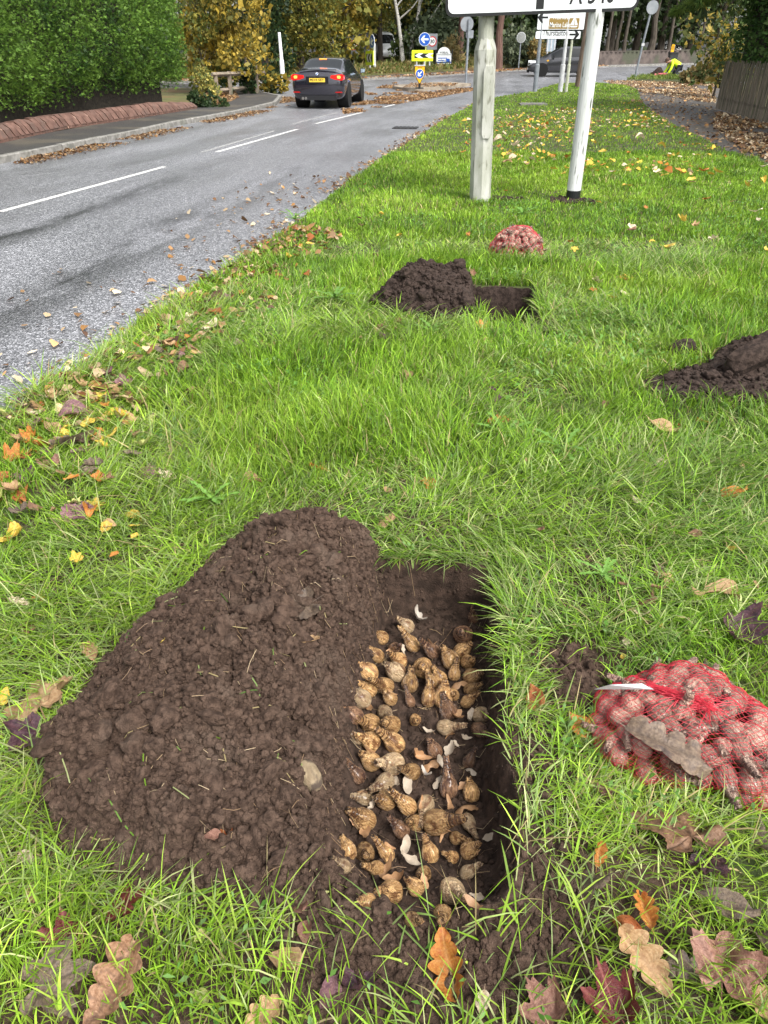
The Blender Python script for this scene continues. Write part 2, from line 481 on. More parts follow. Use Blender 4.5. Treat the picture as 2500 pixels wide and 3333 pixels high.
# wet asphalt with coarse bright chippings and darker damp wheel tracks that run along the road
def asphalt():
    m = M('road_asphalt', (0.05, 0.05, 0.053), rough=0.5)
    N, L = m.node_tree.nodes, m.node_tree.links
    b = N['Principled BSDF']
    tc = N.new('ShaderNodeTexCoord')
    vo = N.new('ShaderNodeTexVoronoi'); vo.inputs['Scale'].default_value = 92
    L.new(tc.outputs['Object'], vo.inputs['Vector'])
    r1 = N.new('ShaderNodeValToRGB')
    sp = N.new('ShaderNodeSeparateColor'); L.new(vo.outputs['Color'], sp.inputs[0])
    L.new(sp.outputs[0], r1.inputs[0])
    e = r1.color_ramp.elements
    e[0].color, e[1].color = (0.066, 0.068, 0.075, 1), (0.44, 0.445, 0.47, 1)
    e.new(0.45).color = (0.11, 0.112, 0.12, 1); e.new(0.75).color = (0.21, 0.213, 0.228, 1)
    mp = N.new('ShaderNodeMapping'); mp.inputs['Rotation'].default_value = (0, 0, R_(10.3))
    L.new(tc.outputs['Object'], mp.inputs['Vector'])
    st = N.new('ShaderNodeMapping'); st.inputs['Scale'].default_value = (1.6, 0.42, 1); L.new(mp.outputs[0], st.inputs['Vector'])
    nz = N.new('ShaderNodeTexNoise'); nz.inputs['Scale'].default_value = 1.3; nz.inputs['Detail'].default_value = 8; nz.inputs['Roughness'].default_value = .65
    L.new(st.outputs[0], nz.inputs['Vector'])
    sx = N.new('ShaderNodeSeparateXYZ'); L.new(mp.outputs[0], sx.inputs[0])
    wob = N.new('ShaderNodeMath'); wob.operation = 'MULTIPLY_ADD'; wob.inputs[1].default_value = .9; wob.inputs[2].default_value = -.45; L.new(nz.outputs['Fac'], wob.inputs[0])
    wx = N.new('ShaderNodeMath'); wx.operation = 'ADD'; L.new(sx.outputs[0], wx.inputs[0]); L.new(wob.outputs[0], wx.inputs[1])
    far = N.new('ShaderNodeMapRange'); far.inputs[1].default_value, far.inputs[2].default_value, far.inputs[3].default_value, far.inputs[4].default_value = 8, 15, 1, .12; L.new(sx.outputs[1], far.inputs[0])
    tot = None
    for cx, wd in ((-3.62, .42), (-5.15, .34)):
        a = N.new('ShaderNodeMath'); a.operation = 'ADD'; a.inputs[1].default_value = -cx; L.new(wx.outputs[0], a.inputs[0])
        c = N.new('ShaderNodeMath'); c.operation = 'ABSOLUTE'; L.new(a.outputs[0], c.inputs[0])
        d = N.new('ShaderNodeMapRange'); d.inputs[1].default_value, d.inputs[2].default_value, d.inputs[3].default_value, d.inputs[4].default_value = 0, wd, 1, 0
        L.new(c.outputs[0], d.inputs[0])
        if tot is None: tot = d.outputs[0]
        else:
            q = N.new('ShaderNodeMath'); q.operation = 'MAXIMUM'; L.new(tot, q.inputs[0]); L.new(d.outputs[0], q.inputs[1]); tot = q.outputs[0]
    nr = N.new('ShaderNodeMapRange'); nr.inputs[1].default_value, nr.inputs[2].default_value = .40, .56; L.new(nz.outputs['Fac'], nr.inputs[0])
    wet = N.new('ShaderNodeMath'); wet.operation = 'MULTIPLY'; L.new(tot, wet.inputs[0]); L.new(nr.outputs[0], wet.inputs[1])
    w0 = wet; wet = N.new('ShaderNodeMath'); wet.operation = 'MULTIPLY'; L.new(w0.outputs[0], wet.inputs[0]); L.new(far.outputs[0], wet.inputs[1])
    mx = N.new('ShaderNodeMix'); mx.data_type = 'RGBA'; mx.blend_type = 'MULTIPLY'
    L.new(wet.outputs[0], mx.inputs[0]); L.new(r1.outputs[0], mx.inputs[6]); mx.inputs[7].default_value = (.13, .13, .125, 1)
    n2 = N.new('ShaderNodeTexNoise'); n2.inputs['Scale'].default_value = .7; n2.inputs['Detail'].default_value = 6; L.new(st.outputs[0], n2.inputs['Vector'])
    v2 = N.new('ShaderNodeMapRange'); v2.inputs[1].default_value, v2.inputs[2].default_value, v2.inputs[3].default_value, v2.inputs[4].default_value = .3, .7, .8, 1.2
    L.new(n2.outputs['Fac'], v2.inputs[0])
    m2 = N.new('ShaderNodeVectorMath'); m2.operation = 'SCALE'; L.new(mx.outputs[2], m2.inputs[0]); L.new(v2.outputs[0], m2.inputs['Scale'])
    L.new(m2.outputs[0], b.inputs['Base Color'])
    rr = N.new('ShaderNodeMapRange'); rr.inputs[1].default_value, rr.inputs[2].default_value, rr.inputs[3].default_value, rr.inputs[4].default_value = .3, .7, .28, .5
    L.new(n2.outputs['Fac'], rr.inputs[0]); L.new(rr.outputs[0], b.inputs['Roughness'])
    b.inputs['Specular IOR Level'].default_value = .55
    bp = N.new('ShaderNodeBump'); bp.inputs['Distance'].default_value = .006; bp.inputs['Strength'].default_value = .8
    L.new(vo.outputs['Distance'], bp.inputs['Height']); L.new(bp.outputs[0], b.inputs['Normal'])
    return m
m_road = asphalt()
m_pave = M('pavement_asphalt', (0.035, 0.034, 0.034), (0.07, 0.066, 0.062), 30, 0.6, bump=.004, bscale=200, c3=(.09, .08, .065), s3=.9)
m_path = M('path_asphalt', (0.055, 0.052, 0.050), (0.105, 0.097, 0.09), 12, 0.5, 0.75, bump=.004, bscale=200, c3=(.10, .075, .05), s3=1.2)
m_kerb = M('kerb_concrete', (0.16, 0.155, 0.14), (0.27, 0.26, 0.24), 9, .8, bump=.003, bscale=120, c3=(.08, .09, .06), s3=2, a3=(.55, .8))

sheet('ground', [(-400, -60), (400, -60), (400, 700), (-400, 700)], -.22, m_earth, YS, cut=CUTS)
sheet('road', [(-14, -8), (3, -8), (3, 3), (9, 26), (13, 38), (46, 58), (70, 66), (70, 74), (24, 68), (8, 58), (-3, 47.5), (-13, 45), (-40, 42), (-40, 36), (-13, 37), (-9, 32), (-16, 12)], -.10, m_road, YS, cut=CUTS)
sheet('verge', VERGE, 0.0, m_thatch, YS, cut=CUTS, skirt=.14)
fpts = [tuple(gp(x, y)[:2]) for x, y in ((2332, 353), (2500, 401))]
FENCE = [(7.0, 3.0), (8.4, 11.5), fpts[1], fpts[0]]
sheet('footpath', [(5.9, -1), (6.2, 3), (5.8, 9), (5.9, 12), (6.9, 19), (8.0, 25), (9.4, 31), (11.0, 37), (11.5, 41), (13.0, 41.2), (15.5, 41.5), (15.0, 36), (12.0, 29), (10.9, 25.9), (10.1, 20.4), (8.8, 11.4), (7.5, 3), (7.2, -1)], -.035, m_path, YS, skirt=.1)
sheet('garden_ground', [(7.3, -2), (8.6, 11.5), (10.0, 20.5), (10.8, 25.9), (13.5, 31), (16, 37.5), (19, 43), (40, 52), (60, 52), (60, -2)], -.05, m_earth, YS)
sheet('far_verge', [(12.3, 42.2), (13.4, 45.3), (15.5, 48), (18.5, 49.5), (24, 51), (40, 56), (40, 52.5), (19, 43.5), (15.4, 41.7)], .0, m_thatch, YS, skirt=.12)
KERB = [Vector(p) for p in ((-10.4, -4, 0), (-8.6, 4, 0))] + [gp(x, y, -.1) for x, y in ((0, 534), (206, 491), (467, 437), (570, 411), (760, 376), (900, 343))] + [Vector((-4.0, 32, 0)), Vector((-5.4, 35, 0)), Vector((-8.5, 37.2, 0)), Vector((-14, 37.8, 0))]
WALL = [Vector((-9.6, 5.0, 0)), Vector((-8.4, 11.0, 0))] + [gp(x, y) for x, y in ((0, 467), (217, 420), (434, 388), (645, 353))]
sheet('pavement', [(p.x, p.y) for p in KERB] + [(-14, 42), (-9, 39.5), (-7.3, 36), (-6.6, 31), (-6.5, 27), (-6.9, 22), (-7.9, 15.5), (-9.6, 5), (-11.2, -4)], .0, m_pave, YS)
sheet('bank', [(-6.4, 26), (-6.4, 31), (-7.2, 36), (-9, 39.4), (-14, 41.9), (-40, 43), (-40, -6), (-11.0, -6), (-9.4, 5), (-7.9, 15.5), (-6.9, 22)], -.03, m_earth, YS)
FARK = [(-16, 42), (-8, 42.4), (-3.2, 43.6), (-1.2, 44.8), (1.5, 47.2), (4.2, 50.2), (7.2, 53.6), (10.5, 57), (15, 60.5), (22, 64.5), (34, 69), (60, 75)]
FARV = sheet('far_bank', [(x, y + 2.3) for x, y in FARK] + [(60, 110), (-60, 110), (-60, 44)], .05, m_earth, YS, skirt=.25, extra=lambda x, y: .3 * float(sstep(48, 70, y)))

def strip_along(name, path, w0, w1, z0, z1, mat, joint=0.0, seed=1, step=.915):
    """a run of stones (or one continuous band) along a polyline; w0..w1 is the offset to its left"""
    rnd = random.Random(seed)
    mb = MB()
    for a, b in zip(path, path[1:]):
        a, b = Vector((a[0], a[1], 0)), Vector((b[0], b[1], 0))
        L = (b - a).length
        t = (b - a) / L
        nrm = Vector((-t.y, t.x, 0))
        n = max(1, round(L / step))
        for i in range(n):
            p, q = a + t * (L * i / n + joint), a + t * (L * (i + 1) / n - joint)
            j = rnd.uniform(-.006, .006) if joint else 0
            V = []
            for e in (p, q):
                zb = float(base(e.y))
                V += [e + nrm * w0 + Vector((0, 0, zb + z0)), e + nrm * w1 + Vector((0, 0, zb + z0)), e + nrm * w1 + Vector((0, 0, zb + z1 + j)), e + nrm * (w0 + .012) + Vector((0, 0, zb + z1 + j)), e + nrm * w0 + Vector((0, 0, zb + z1 - .014 + j))]
            mb.add(V, [(0, 1, 2, 3, 4), (9, 8, 7, 6, 5)] + [(k, (k + 1) % 5 + 0, (k + 1) % 5 + 5, k + 5) for k in range(5)])
    return tag(mb.build(name, mat), kind='structure')
strip_along('kerb', KERB, 0, .13, -.22, .012, m_kerb, .006, 3)
strip_along('far_kerb', FARK, -.02, .14, -.2, .03, m_kerb, .006, 4)
strip_along('far_pavement', FARK, .15, 2.4, -.2, .02, m_pave, 0, 5)
strip_along('verge_edging', [(-2.85, -1), (-2.2, 1.2)] + VERGE[2:14], -.17, -.06, -.25, -.06, m_kerb, .004, 6)

# road markings, worn paint 4 mm above the asphalt
m_mark = M('road_paint', (0.62, 0.62, 0.60), (0.30, 0.30, 0.30), 40, .6, bump=.002, bscale=120, lo=.50, hi=.72)
m_markf = M('faded_road_paint', (0.42, 0.42, 0.41), (0.13, 0.13, 0.135), 22, .6, bump=.002, bscale=120, lo=.44, hi=.60)
def marking(a, b, w, mat):
    a, b = gp(*a, -.1), gp(*b, -.1)
    t = Vector((b.x - a.x, b.y - a.y, 0)).normalized()
    n = Vector((-t.y, t.x, 0)) * w / 2
    mb = MB()
    k = max(2, int((b - a).length))
    P = [a.lerp(b, i / k) for i in range(k + 1)]
    V = []
    for p in P:
        z = float(base(p.y)) - .096
        V += [Vector((p.x, p.y, z)) - n, Vector((p.x, p.y, z)) + n]
    mb.add(V, [(2 * i, 2 * i + 2, 2 * i + 3, 2 * i + 1) for i in range(k)])
    return tag(mb.build('road_marking', mat), kind='structure')
for a, b, w, mm in (((-420, 810), (-150, 732), .10, m_mark), ((0, 690), (535, 543), .10, m_mark), ((706, 495), (968, 421), .10, m_mark), ((657, 496), (895, 426), .08, m_markf),
                    ((950, 405), (1100, 366), .08, m_markf), ((1028, 403), (1179, 366), .10, m_mark), ((1250, 349), (1335, 327), .10, m_mark), ((1990, 232), (2150, 226), .3, m_markf)):
    marking(a, b, w, mm)
g = gp(1320, 417, -.1)
mb = MB(); mb.box((0, 0, 0), (.62, .52, .02))
for i in range(6): mb.box((-.25 + i * .1, 0, .012), (.05, .44, .012))
tag(mb.build('drain_cover', M('cast_iron', (.025, .025, .027), (.05, .05, .05), 20, .6, metal=.3), loc=(g.x, g.y, g.z + .006)), 'dark iron drain cover set in the road beside the grass', 'drain cover').rotation_euler = (0, 0, R_(-9))
g = gp(1735, 342)
mb = MB(); mb.box((0, 0, .01), (.9, .5, .08)); mb.box((0, 0, .055), (.8, .4, .012))
tag(mb.build('access_cover', m_kerb, loc=g), 'small concrete access cover sunk in the verge before the brown lake sign', 'access cover')
# kerbed island
ISL = [tuple(gp(x, y, -.1)[:2]) for x, y in ((1300, 294), (1330, 297), (1380, 296), (1440, 291), (1497, 284))]
isl = ISL + [(ISL[-1][0] + .6, ISL[-1][1] + .8), (ISL[-1][0] - .6, ISL[-1][1] + 2.2), (ISL[0][0] + .1, ISL[0][1] + 2.0), (ISL[0][0] - .3, ISL[0][1] + .8)]
sheet('traffic_island', isl, .02, M('island_paving', (.2, .16, .12), (.3, .26, .2), 3, .8), (), skirt=.2)

def patch(name, z, rect, step, faces_of):
    x0, x1, y0, y1 = rect
    nx, ny = int(round((x1 - x0) / step)) + 1, int(round((y1 - y0) / step)) + 1
    X, Y = np.meshgrid(np.linspace(x0, x1, nx), np.linspace(y0, y1, ny))
    Z = z(X, Y)
    e = np.minimum.reduce([X - x0, x1 - X, Y - y0, y1 - Y])
    Z = Z * sstep(0, .04, e)
    V = np.stack([X, Y, Z], -1).reshape(-1, 3)
    I = np.arange(nx * ny).reshape(ny, nx)
    Q = np.stack([I[:-1, :-1], I[:-1, 1:], I[1:, 1:], I[1:, :-1]], -1).reshape(-1, 4)
    C = V[Q].mean(1)
    cls = faces_of(C[:, 0], C[:, 1])
    out = {}
    for k in np.unique(cls):
        q = Q[cls == k]
        u, inv = np.unique(q, return_inverse=True)
        out[int(k)] = (V[u], inv.reshape(-1, 4))
    return out

# crumbs of soil: small jittered lumps merged into the heap they belong to
_ib = bmesh.new(); bmesh.ops.create_icosphere(_ib, subdivisions=1, radius=1)
ICO0 = (np.array([v.co[:] for v in _ib.verts]), np.array([[v.index for v in f.verts] for f in _ib.faces])); _ib.free()
_ib = bmesh.new(); bmesh.ops.create_icosphere(_ib, subdivisions=2, radius=1)
ICO1 = (np.array([v.co[:] for v in _ib.verts]), np.array([[v.index for v in f.verts] for f in _ib.faces])); _ib.free()

def lumps(P, r, rng, ico=ICO0, jit=.28):
    n = len(P)
    V0, F0 = ico
    nv = len(V0)
    sc = r[:, None, None] * rng.uniform(.55, 1.3, (n, 1, 3))
    q = rng.normal(size=(n, 4)); q /= np.linalg.norm(q, axis=1)[:, None]
    a, b, c, d = q.T
    Rm = np.stack([1 - 2 * (c * c + d * d), 2 * (b * c - a * d), 2 * (b * d + a * c), 2 * (b * c + a * d), 1 - 2 * (b * b + d * d), 2 * (c * d - a * b), 2 * (b * d - a * c), 2 * (c * d + a * b), 1 - 2 * (b * b + c * c)], -1).reshape(n, 3, 3)
    V = (V0[None] * (1 + rng.uniform(-jit, jit, (n, nv, 1)))) * sc
    V = np.einsum('nij,nkj->nki', Rm, V) + P[:, None]
    return V.reshape(-1, 3), (F0[None] + (np.arange(n) * nv)[:, None, None]).reshape(-1, 3)

def scatter_in(poly, n, rng, margin=0.0):
    P = np.array([p[:2] for p in poly])
    lo, hi = P.min(0), P.max(0)
    out = np.zeros((0, 2))
    while len(out) < n:
        c = rng.uniform(lo, hi, (n * 3, 2))
        out = np.vstack([out, c[sdf(c[:, 0], c[:, 1], poly) > margin]])
    return out[:n]

def crumbs(poly, z, n, rng, rmin, rmax, sink=.3, margin=-.01, reject=None):
    c = scatter_in(poly, n, rng, margin)
    if reject is not None: c = c[~reject(c)]
    r = rmin * (rmax / rmin) ** (rng.uniform(0, 1, len(c)) ** 3.4)
    P = np.column_stack([c, z(c[:, 0], c[:, 1]) + r * (1 - 2 * sink)])
    big = r > rmin * 2.5
    V1, F1 = lumps(P[~big], r[~big], rng)
    V2, F2 = lumps(P[big], r[big], rng, ICO1, .16)
    return np.vstack([V1, V2]), np.vstack([F1, F2 + len(V1)])

_ib = bmesh.new(); bmesh.ops.create_icosphere(_ib, subdivisions=3, radius=1)
ICO2 = (np.array([v.co[:] for v in _ib.verts]), np.array([[v.index for v in f.verts] for f in _ib.faces])); _ib.free()
def clods(poly, z, n, rng, rmin, rmax, margin=.0, reject=None):
    """broken clods with crumbly faces, half sunk in the heap"""
    c = scatter_in(poly, n, rng, margin)
    if reject is not None: c = c[~reject(c)]
    r = rmin * (rmax / rmin) ** (rng.uniform(0, 1, len(c)) ** 2.0)
    V, F = lumps(np.column_stack([c, z(c[:, 0], c[:, 1]) + r * .15]), r, rng, ICO2, 0.0)
    nv = len(ICO2[0]); U = np.tile(ICO2[0], (len(c), 1)); o = np.repeat(rng.uniform(0, 90, len(c)), nv); rr = np.repeat(r, nv)
    ctr = np.repeat(np.column_stack([c, z(c[:, 0], c[:, 1]) + r * .15]), nv, 0)
    k = 1 + .60 * fbm(U[:, 0] * 1.3 + o, U[:, 1] * 1.3, U[:, 2] * 1.3, 601, 2) + .17 * fbm(U[:, 0] * 4 + o, U[:, 1] * 4, U[:, 2] * 4, 605, 3)
    return ctr + (V - ctr) * k[:, None], F
def merge(*VF):
    Vs, Fs, n = [], [], 0
    for V, F in VF: Vs.append(V); Fs.append(F + n); n += len(V)
    return np.vstack(Vs), np.vstack(Fs)

def cls1(x, y):
    h, m = sdf(x, y, HOLE1) + 0.014 * fbm(x * 13, y * 13, 0, 51, 3), sdf(x, y, MOUND1) + 0.018 * fbm(x * 9, y * 9, 0, 3, 3)
    return np.where(h > -.004, 1, np.where(m > 0, 2, 0))
rng = np.random.default_rng(7)
pt = patch('soil', zsoil, CUTS[0], .0045, cls1)
def with_crumbs(name, VF, extra, mat):      # one mesh: the dug surface and the crumbs that cling to it
    V, Q = VF
    Vc, Fc = extra
    me = npmesh(name, np.vstack([V, Vc]), [Q, Fc + len(V)], mat)
    me.polygons.foreach_set('use_smooth', np.concatenate([np.ones(len(Q), bool), np.zeros(len(Fc), bool)]))
    return me
def near_edge(c): return sdf(c[:, 0], c[:, 1], HOLE1) > -.005
fr = [(-.3, .80), (-.22, .66), (.0, .58), (.34, .58), (.46, .75), (.43, 1.4), (.33, 1.3), (.3, .8)]
tag(link('bare_soil', with_crumbs('bare_soil', pt[0], merge(crumbs(fr, zsoil, 7000, rng, .0014, .010, .35, .0, near_edge), clods(fr, zsoil, 130, rng, .006, .026, .0, near_edge), crumbs(SCUFF, zsoil, 700, rng, .0016, .012, .35, -.02), clods(SCUFF, zsoil, 14, rng, .008, .02)), m_soil)), kind='structure')
o = link('planting_hole', with_crumbs('planting_hole', pt[1], merge(crumbs(HOLE1, zsoil, 5200, rng, .0014, .010, .35, .0), clods(HOLE1, zsoil, 60, rng, .006, .016, .02, lambda c: c[:, 1] > 1.65)), m_hole))
tag(o, 'straight sided hole dug in the turf with bulbs scattered over its floor', 'hole')
big = merge(crumbs(MOUND1, zsoil, 70000, rng, .0020, .011, .24, -.06, reject=lambda c: sdf(c[:, 0], c[:, 1], HOLE1) > .03), clods(MOUND1, zsoil, 620, rng, .007, .034, -.02, lambda c: sdf(c[:, 0], c[:, 1], HOLE1) > .0))
o = link('soil_heap', with_crumbs('soil_heap', pt[2], big, m_soil))
tag(o, 'large crumbly heap of brown soil along the left side of the bulb filled hole', 'soil heap')
pt2 = patch('soil', zdig2, CUTS[1], .011, lambda x, y: np.where(sdf(x, y, HOLE2) + .02 * fbm(x * 9, y * 9, 0, 151, 2) > 0, 1, np.where(sdf(x, y, MOUND2) + 0.03 * fbm(x * 5, y * 5, 0, 103, 3) > 0, 2, 0)))
tag(link('verge_soil', npmesh('verge_soil', *pt2[0], m_thatch, smooth=True)), kind='structure')
tag(link('planting_hole', npmesh('planting_hole', *pt2[1], m_soil2, smooth=True)), 'empty dark hole cut in the grass beside the pointed soil heap', 'hole')
tag(link('soil_heap', with_crumbs('soil_heap', pt2[2], merge(crumbs(MOUND2, zdig2, 5200, rng, .004, .022, .35, -.05, reject=lambda c: sdf(c[:, 0], c[:, 1], HOLE2) > -.02), clods(MOUND2, zdig2, 110, rng, .015, .06, .02, lambda c: sdf(c[:, 0], c[:, 1], HOLE2) > -.05)), m_soil2)), 'pointed heap of dark soil on the grass near the far red net bag', 'soil heap')
def slabs3():
    """upturned spits of soil standing on the right hand heap, and one stray clod behind it"""
    out = []
    rs = np.random.default_rng(71)
    for cx, cy, cz, dx, dy, dz, rx, rz_ in ((2.02, 3.66, .13, .19, .07, .09, .5, .45), (2.14, 3.74, .17, .20, .06, .10, .35, .5), (2.36, 3.70, .16, .20, .12, .11, .2, -.2), (1.76, 4.02, .03, .075, .06, .05, 0, 0)):
        U = ICO2[0]
        k = 1 + .25 * fbm(U[:, 0] * 1.5 + cx * 9, U[:, 1] * 1.5, U[:, 2] * 1.5, 611, 2) + .10 * fbm(U[:, 0] * 5 + cx * 9, U[:, 1] * 5, U[:, 2] * 5, 613, 3)
        B = np.sign(U) * np.abs(U) ** .65
        V = B * k[:, None] * np.array([dx, dy, dz])
        Mx = np.array((Matrix.Rotation(rz_, 3, 'Z') @ Matrix.Rotation(rx, 3, 'X') @ Matrix.Rotation(-.35, 3, 'Y')))
        out.append((V @ Mx.T + np.array([cx, cy, cz]), ICO2[1]))
    return merge(*out)
pt3 = patch('soil', zdig3, CUTS[2], .011, lambda x, y: np.where(sdf(x, y, MOUND3) + .04 * fbm(x * 5, y * 5, 0, 203, 3) > 0, 2, 0))
tag(link('verge_soil', npmesh('verge_soil', *pt3[0], m_thatch, smooth=True)), kind='structure')
tag(link('soil_heap', with_crumbs('soil_heap', pt3[2], merge(crumbs(MOUND3, zdig3, 4200, rng, .003, .018, .35, -.05), clods(MOUND3, zdig3, 70, rng, .012, .04, .0), slabs3()), m_soil2)), 'low spread of dark soil with upturned slabs at the picture\'s right edge', 'soil heap')

# ------------------------------------------------------------------ grass
def ok_grass(x, y):
    g = sdf(x, y, VERGE) > -.02
    for poly, mgn in ((HOLE1, -.005), (MOUND1, .0), (HOLE2, -.01), (MOUND2, .01), (MOUND3, .01), (SCUFF, .01)):
        g &= sdf(x, y, poly) < mgn
    bare = sstep(-.02, .05, sdf(x, y, BARE) + .05 * fbm(x * 9, y * 9, 0, 381, 3))
    g &= _h(np.floor(x * 4e4), np.floor(y * 4e4), np.zeros(np.shape(x)), 5) > np.where((x > -.14) & (x < .36) & (y < .9), .93, .72) * bare
    g &= ~((np.abs(x - .87) < .26) & (y > 4.3) & (y < 4.66) & (_h(np.floor(x * 4e4), np.floor(y * 4e4), np.zeros(np.shape(x)), 9) < .75))
    return g

PAL = np.array([(.085, .180, .030), (.120, .240, .022), (.165, .300, .022), (.205, .350, .028), (.260, .400, .040), (.310, .430, .060)])
PALE = np.array([(.28, .37, .11), (.36, .40, .17), (.18, .28, .07), (.24, .32, .11)])

def blades(P, rng, length, width, pressed=None, zoff=0.0):
    """P: root positions (n,2). One curved strip of three segments per blade; returns verts, quads, tris, tints"""
    n = len(P)
    x, y = P.T
    if pressed is None: pressed = np.zeros(n)
    field = fbm(x * 2.3, y * 2.3, 0, 301, 3)
    az = rng.uniform(0, 2 * np.pi, n)
    tuft = np.pi * 2 * fbm(x * 1.1 + 9, y * 1.1, 0, 311, 2) + 2.2 * fbm(x * 5, y * 5, 0, 315, 2)
    w = np.clip(.22 + .22 * pressed + rng.normal(0, .18, n), 0, .9)
    dx, dy = (1 - w) * np.cos(az) + w * np.cos(tuft), (1 - w) * np.sin(az) + w * np.sin(tuft)
    az = np.arctan2(dy, dx)
    a0 = np.clip(np.abs(rng.normal(.14, .20, n)) + .95 * pressed * rng.uniform(.6, 1.25, n), 0, 1.55)
    da = np.abs(rng.normal(.33, .22, n)) * (1 - .55 * pressed) + .05
    L = length * np.exp(rng.normal(0, .28, n)) * (1 + .70 * field) * (1 + .25 * pressed)
    W = width * np.exp(rng.normal(0, .25, n))
    ox, oy = np.cos(az), np.sin(az)
    tw = rng.normal(0, .7, n)
    sx, sy = -np.sin(az + tw), np.cos(az + tw)
    p = np.column_stack([x, y, zsurf(x, y) + zoff - .004])
    V = np.zeros((n, 7, 3), np.float32)
    for i in range(4):
        half = (W * (0.7, 1.0, .78, 0)[i] / 2)
        if i < 3:
            V[:, 2 * i] = p - np.column_stack([sx * half, sy * half, 0 * half])
            V[:, 2 * i + 1] = p + np.column_stack([sx * half, sy * half, 0 * half])
        else: V[:, 6] = p
        a = np.minimum(a0 + da * i, 1.9)
        st = L / 3
        p = p + np.column_stack([ox * np.sin(a) * st, oy * np.sin(a) * st, np.cos(a) * st])
        p[:, 2] = np.maximum(p[:, 2], .006)
    k = (np.arange(n) * 7)[:, None]
    Q = np.vstack([k + np.array([0, 1, 3, 2]), k + np.array([2, 3, 5, 4])])
    T = k + np.array([4, 5, 6])
    patchy = np.clip(.52 + .9 * fbm(x * 1.3, y * 1.3, 0, 331, 4), 0, 1)
    ci = np.clip((rng.uniform(0, 1, n) * .55 + patchy * .45) * len(PAL), 0, len(PAL) - 1).astype(int)
    C = PAL[ci]
    pale = rng.uniform(0, 1, n) < (.06 + .50 * pressed)
    C = np.where(pale[:, None], PALE[rng.integers(0, len(PALE), n)], C)
    dead = rng.uniform(0, 1, n) < .03 + .05 * sstep(.1, .5, fbm(x * 2, y * 2, 0, 335, 3))
    C = np.where(dead[:, None], np.array([.36, .29, .14]), C)
    C = C * np.exp(rng.normal(0, .26, (n, 1))) * (1 + .28 * fbm(x * 3.1, y * 3.1, 0, 341, 2))[:, None]
    return V.reshape(-1, 3), Q, T, np.repeat(C, 7, 0)

def zsurf(x, y):
    return np.where((x > -1.12) & (x < .76) & (y > .45) & (y < 2.42), 0.0, base(y))

def zone(y0, y1, n, rng):
    out = []
    y = rng.uniform(max(y0, 0) ** 1.4, y1 ** 1.4, n * 3) ** (1 / 1.4)
    x = rng.uniform(-1, 1, len(y)) * (.56 * y + 1.05 + .8 * (y < 2.7))
    P = np.column_stack([x, y])
    clump = rng.uniform(0, 1, len(y)) < .66 + .75 * fbm(x * 6, y * 6, 0, 351, 2)
    P = P[clump]
    return P[ok_grass(P[:, 0], P[:, 1])][:n]

def pressed_at(x, y):
    """where the turf has been trodden flat: round the hole, by the bag and down the middle of the verge"""
    p = np.exp(-np.maximum(0, -sdf(x, y, HOLE1)) / .28) * (x > -.05)
    p = np.maximum(p, .8 * np.exp(-((x - .70) / .4) ** 2 - ((y - 1.2) / .5) ** 2))
    p = np.maximum(p, .75 * sstep(0, .35, fbm(x * .9 + 3, y * .9, 0, 361, 3)) * (y < 7))
    p = np.maximum(p, .7 * np.exp(-((x - 1.0) / .5) ** 2 - ((y - 2.6) / .6) ** 2))
    p = np.maximum(p, .6 * np.exp(-((x - .2) / .45) ** 2 - ((y - 2.35) / .35) ** 2))
    p = np.maximum(p, .85 * np.exp(-((x - 1.35) / .45) ** 2 - ((y - 4.6) / .8) ** 2))
    p = np.maximum(p, .8 * np.exp(-((x - .75) / .4) ** 2 - ((y - 3.4) / .5) ** 2))
    p = np.maximum(p, .8 * np.exp(-(np.maximum(0, -sdf(x, y, MOUND1)) / .09) ** 2))
    return np.clip(p, 0, 1)

def far_width(y): return .0032 + .00062 * np.maximum(0, y - 1)
rng = np.random.default_rng(21)
GR = []
for y0, y1, n, ln in ((-.1, 2.7, 112000, .082), (2.7, 6.2, 125000, .100), (6.2, 14, 135000, .064), (14, 42, 125000, .042)):
    P = zone(y0, y1, n, rng)
    pr = pressed_at(P[:, 0], P[:, 1])
    wmin = .5 + .5 * sstep(0, .12, np.minimum(-sdf(P[:, 0], P[:, 1], MOUND1), 9))
    short = 1 - .45 * np.exp(-((P[:, 0] - 2.3) / 1.3) ** 2 - ((P[:, 1] - 9.4) / .7) ** 2)
    GR.append(blades(P, rng, ln * short, far_width(P[:, 1]), pr))
# long strands lying over the hole's rim and the heap's foot
for poly, n in ((HOLE1, 520), (MOUND1, 350)):
    Pp = np.array([p[:2] for p in poly])
    c = rng.uniform(Pp.min(0) - .12, Pp.max(0) + .12, (n * 40, 2))
    d = sdf(c[:, 0], c[:, 1], poly)
    c = c[(d < -.005) & (d > -.07) & ok_grass(c[:, 0], c[:, 1])][:n]
    GR.append(blades(c, rng, .085, .0035, np.full(len(c), .9), .012))
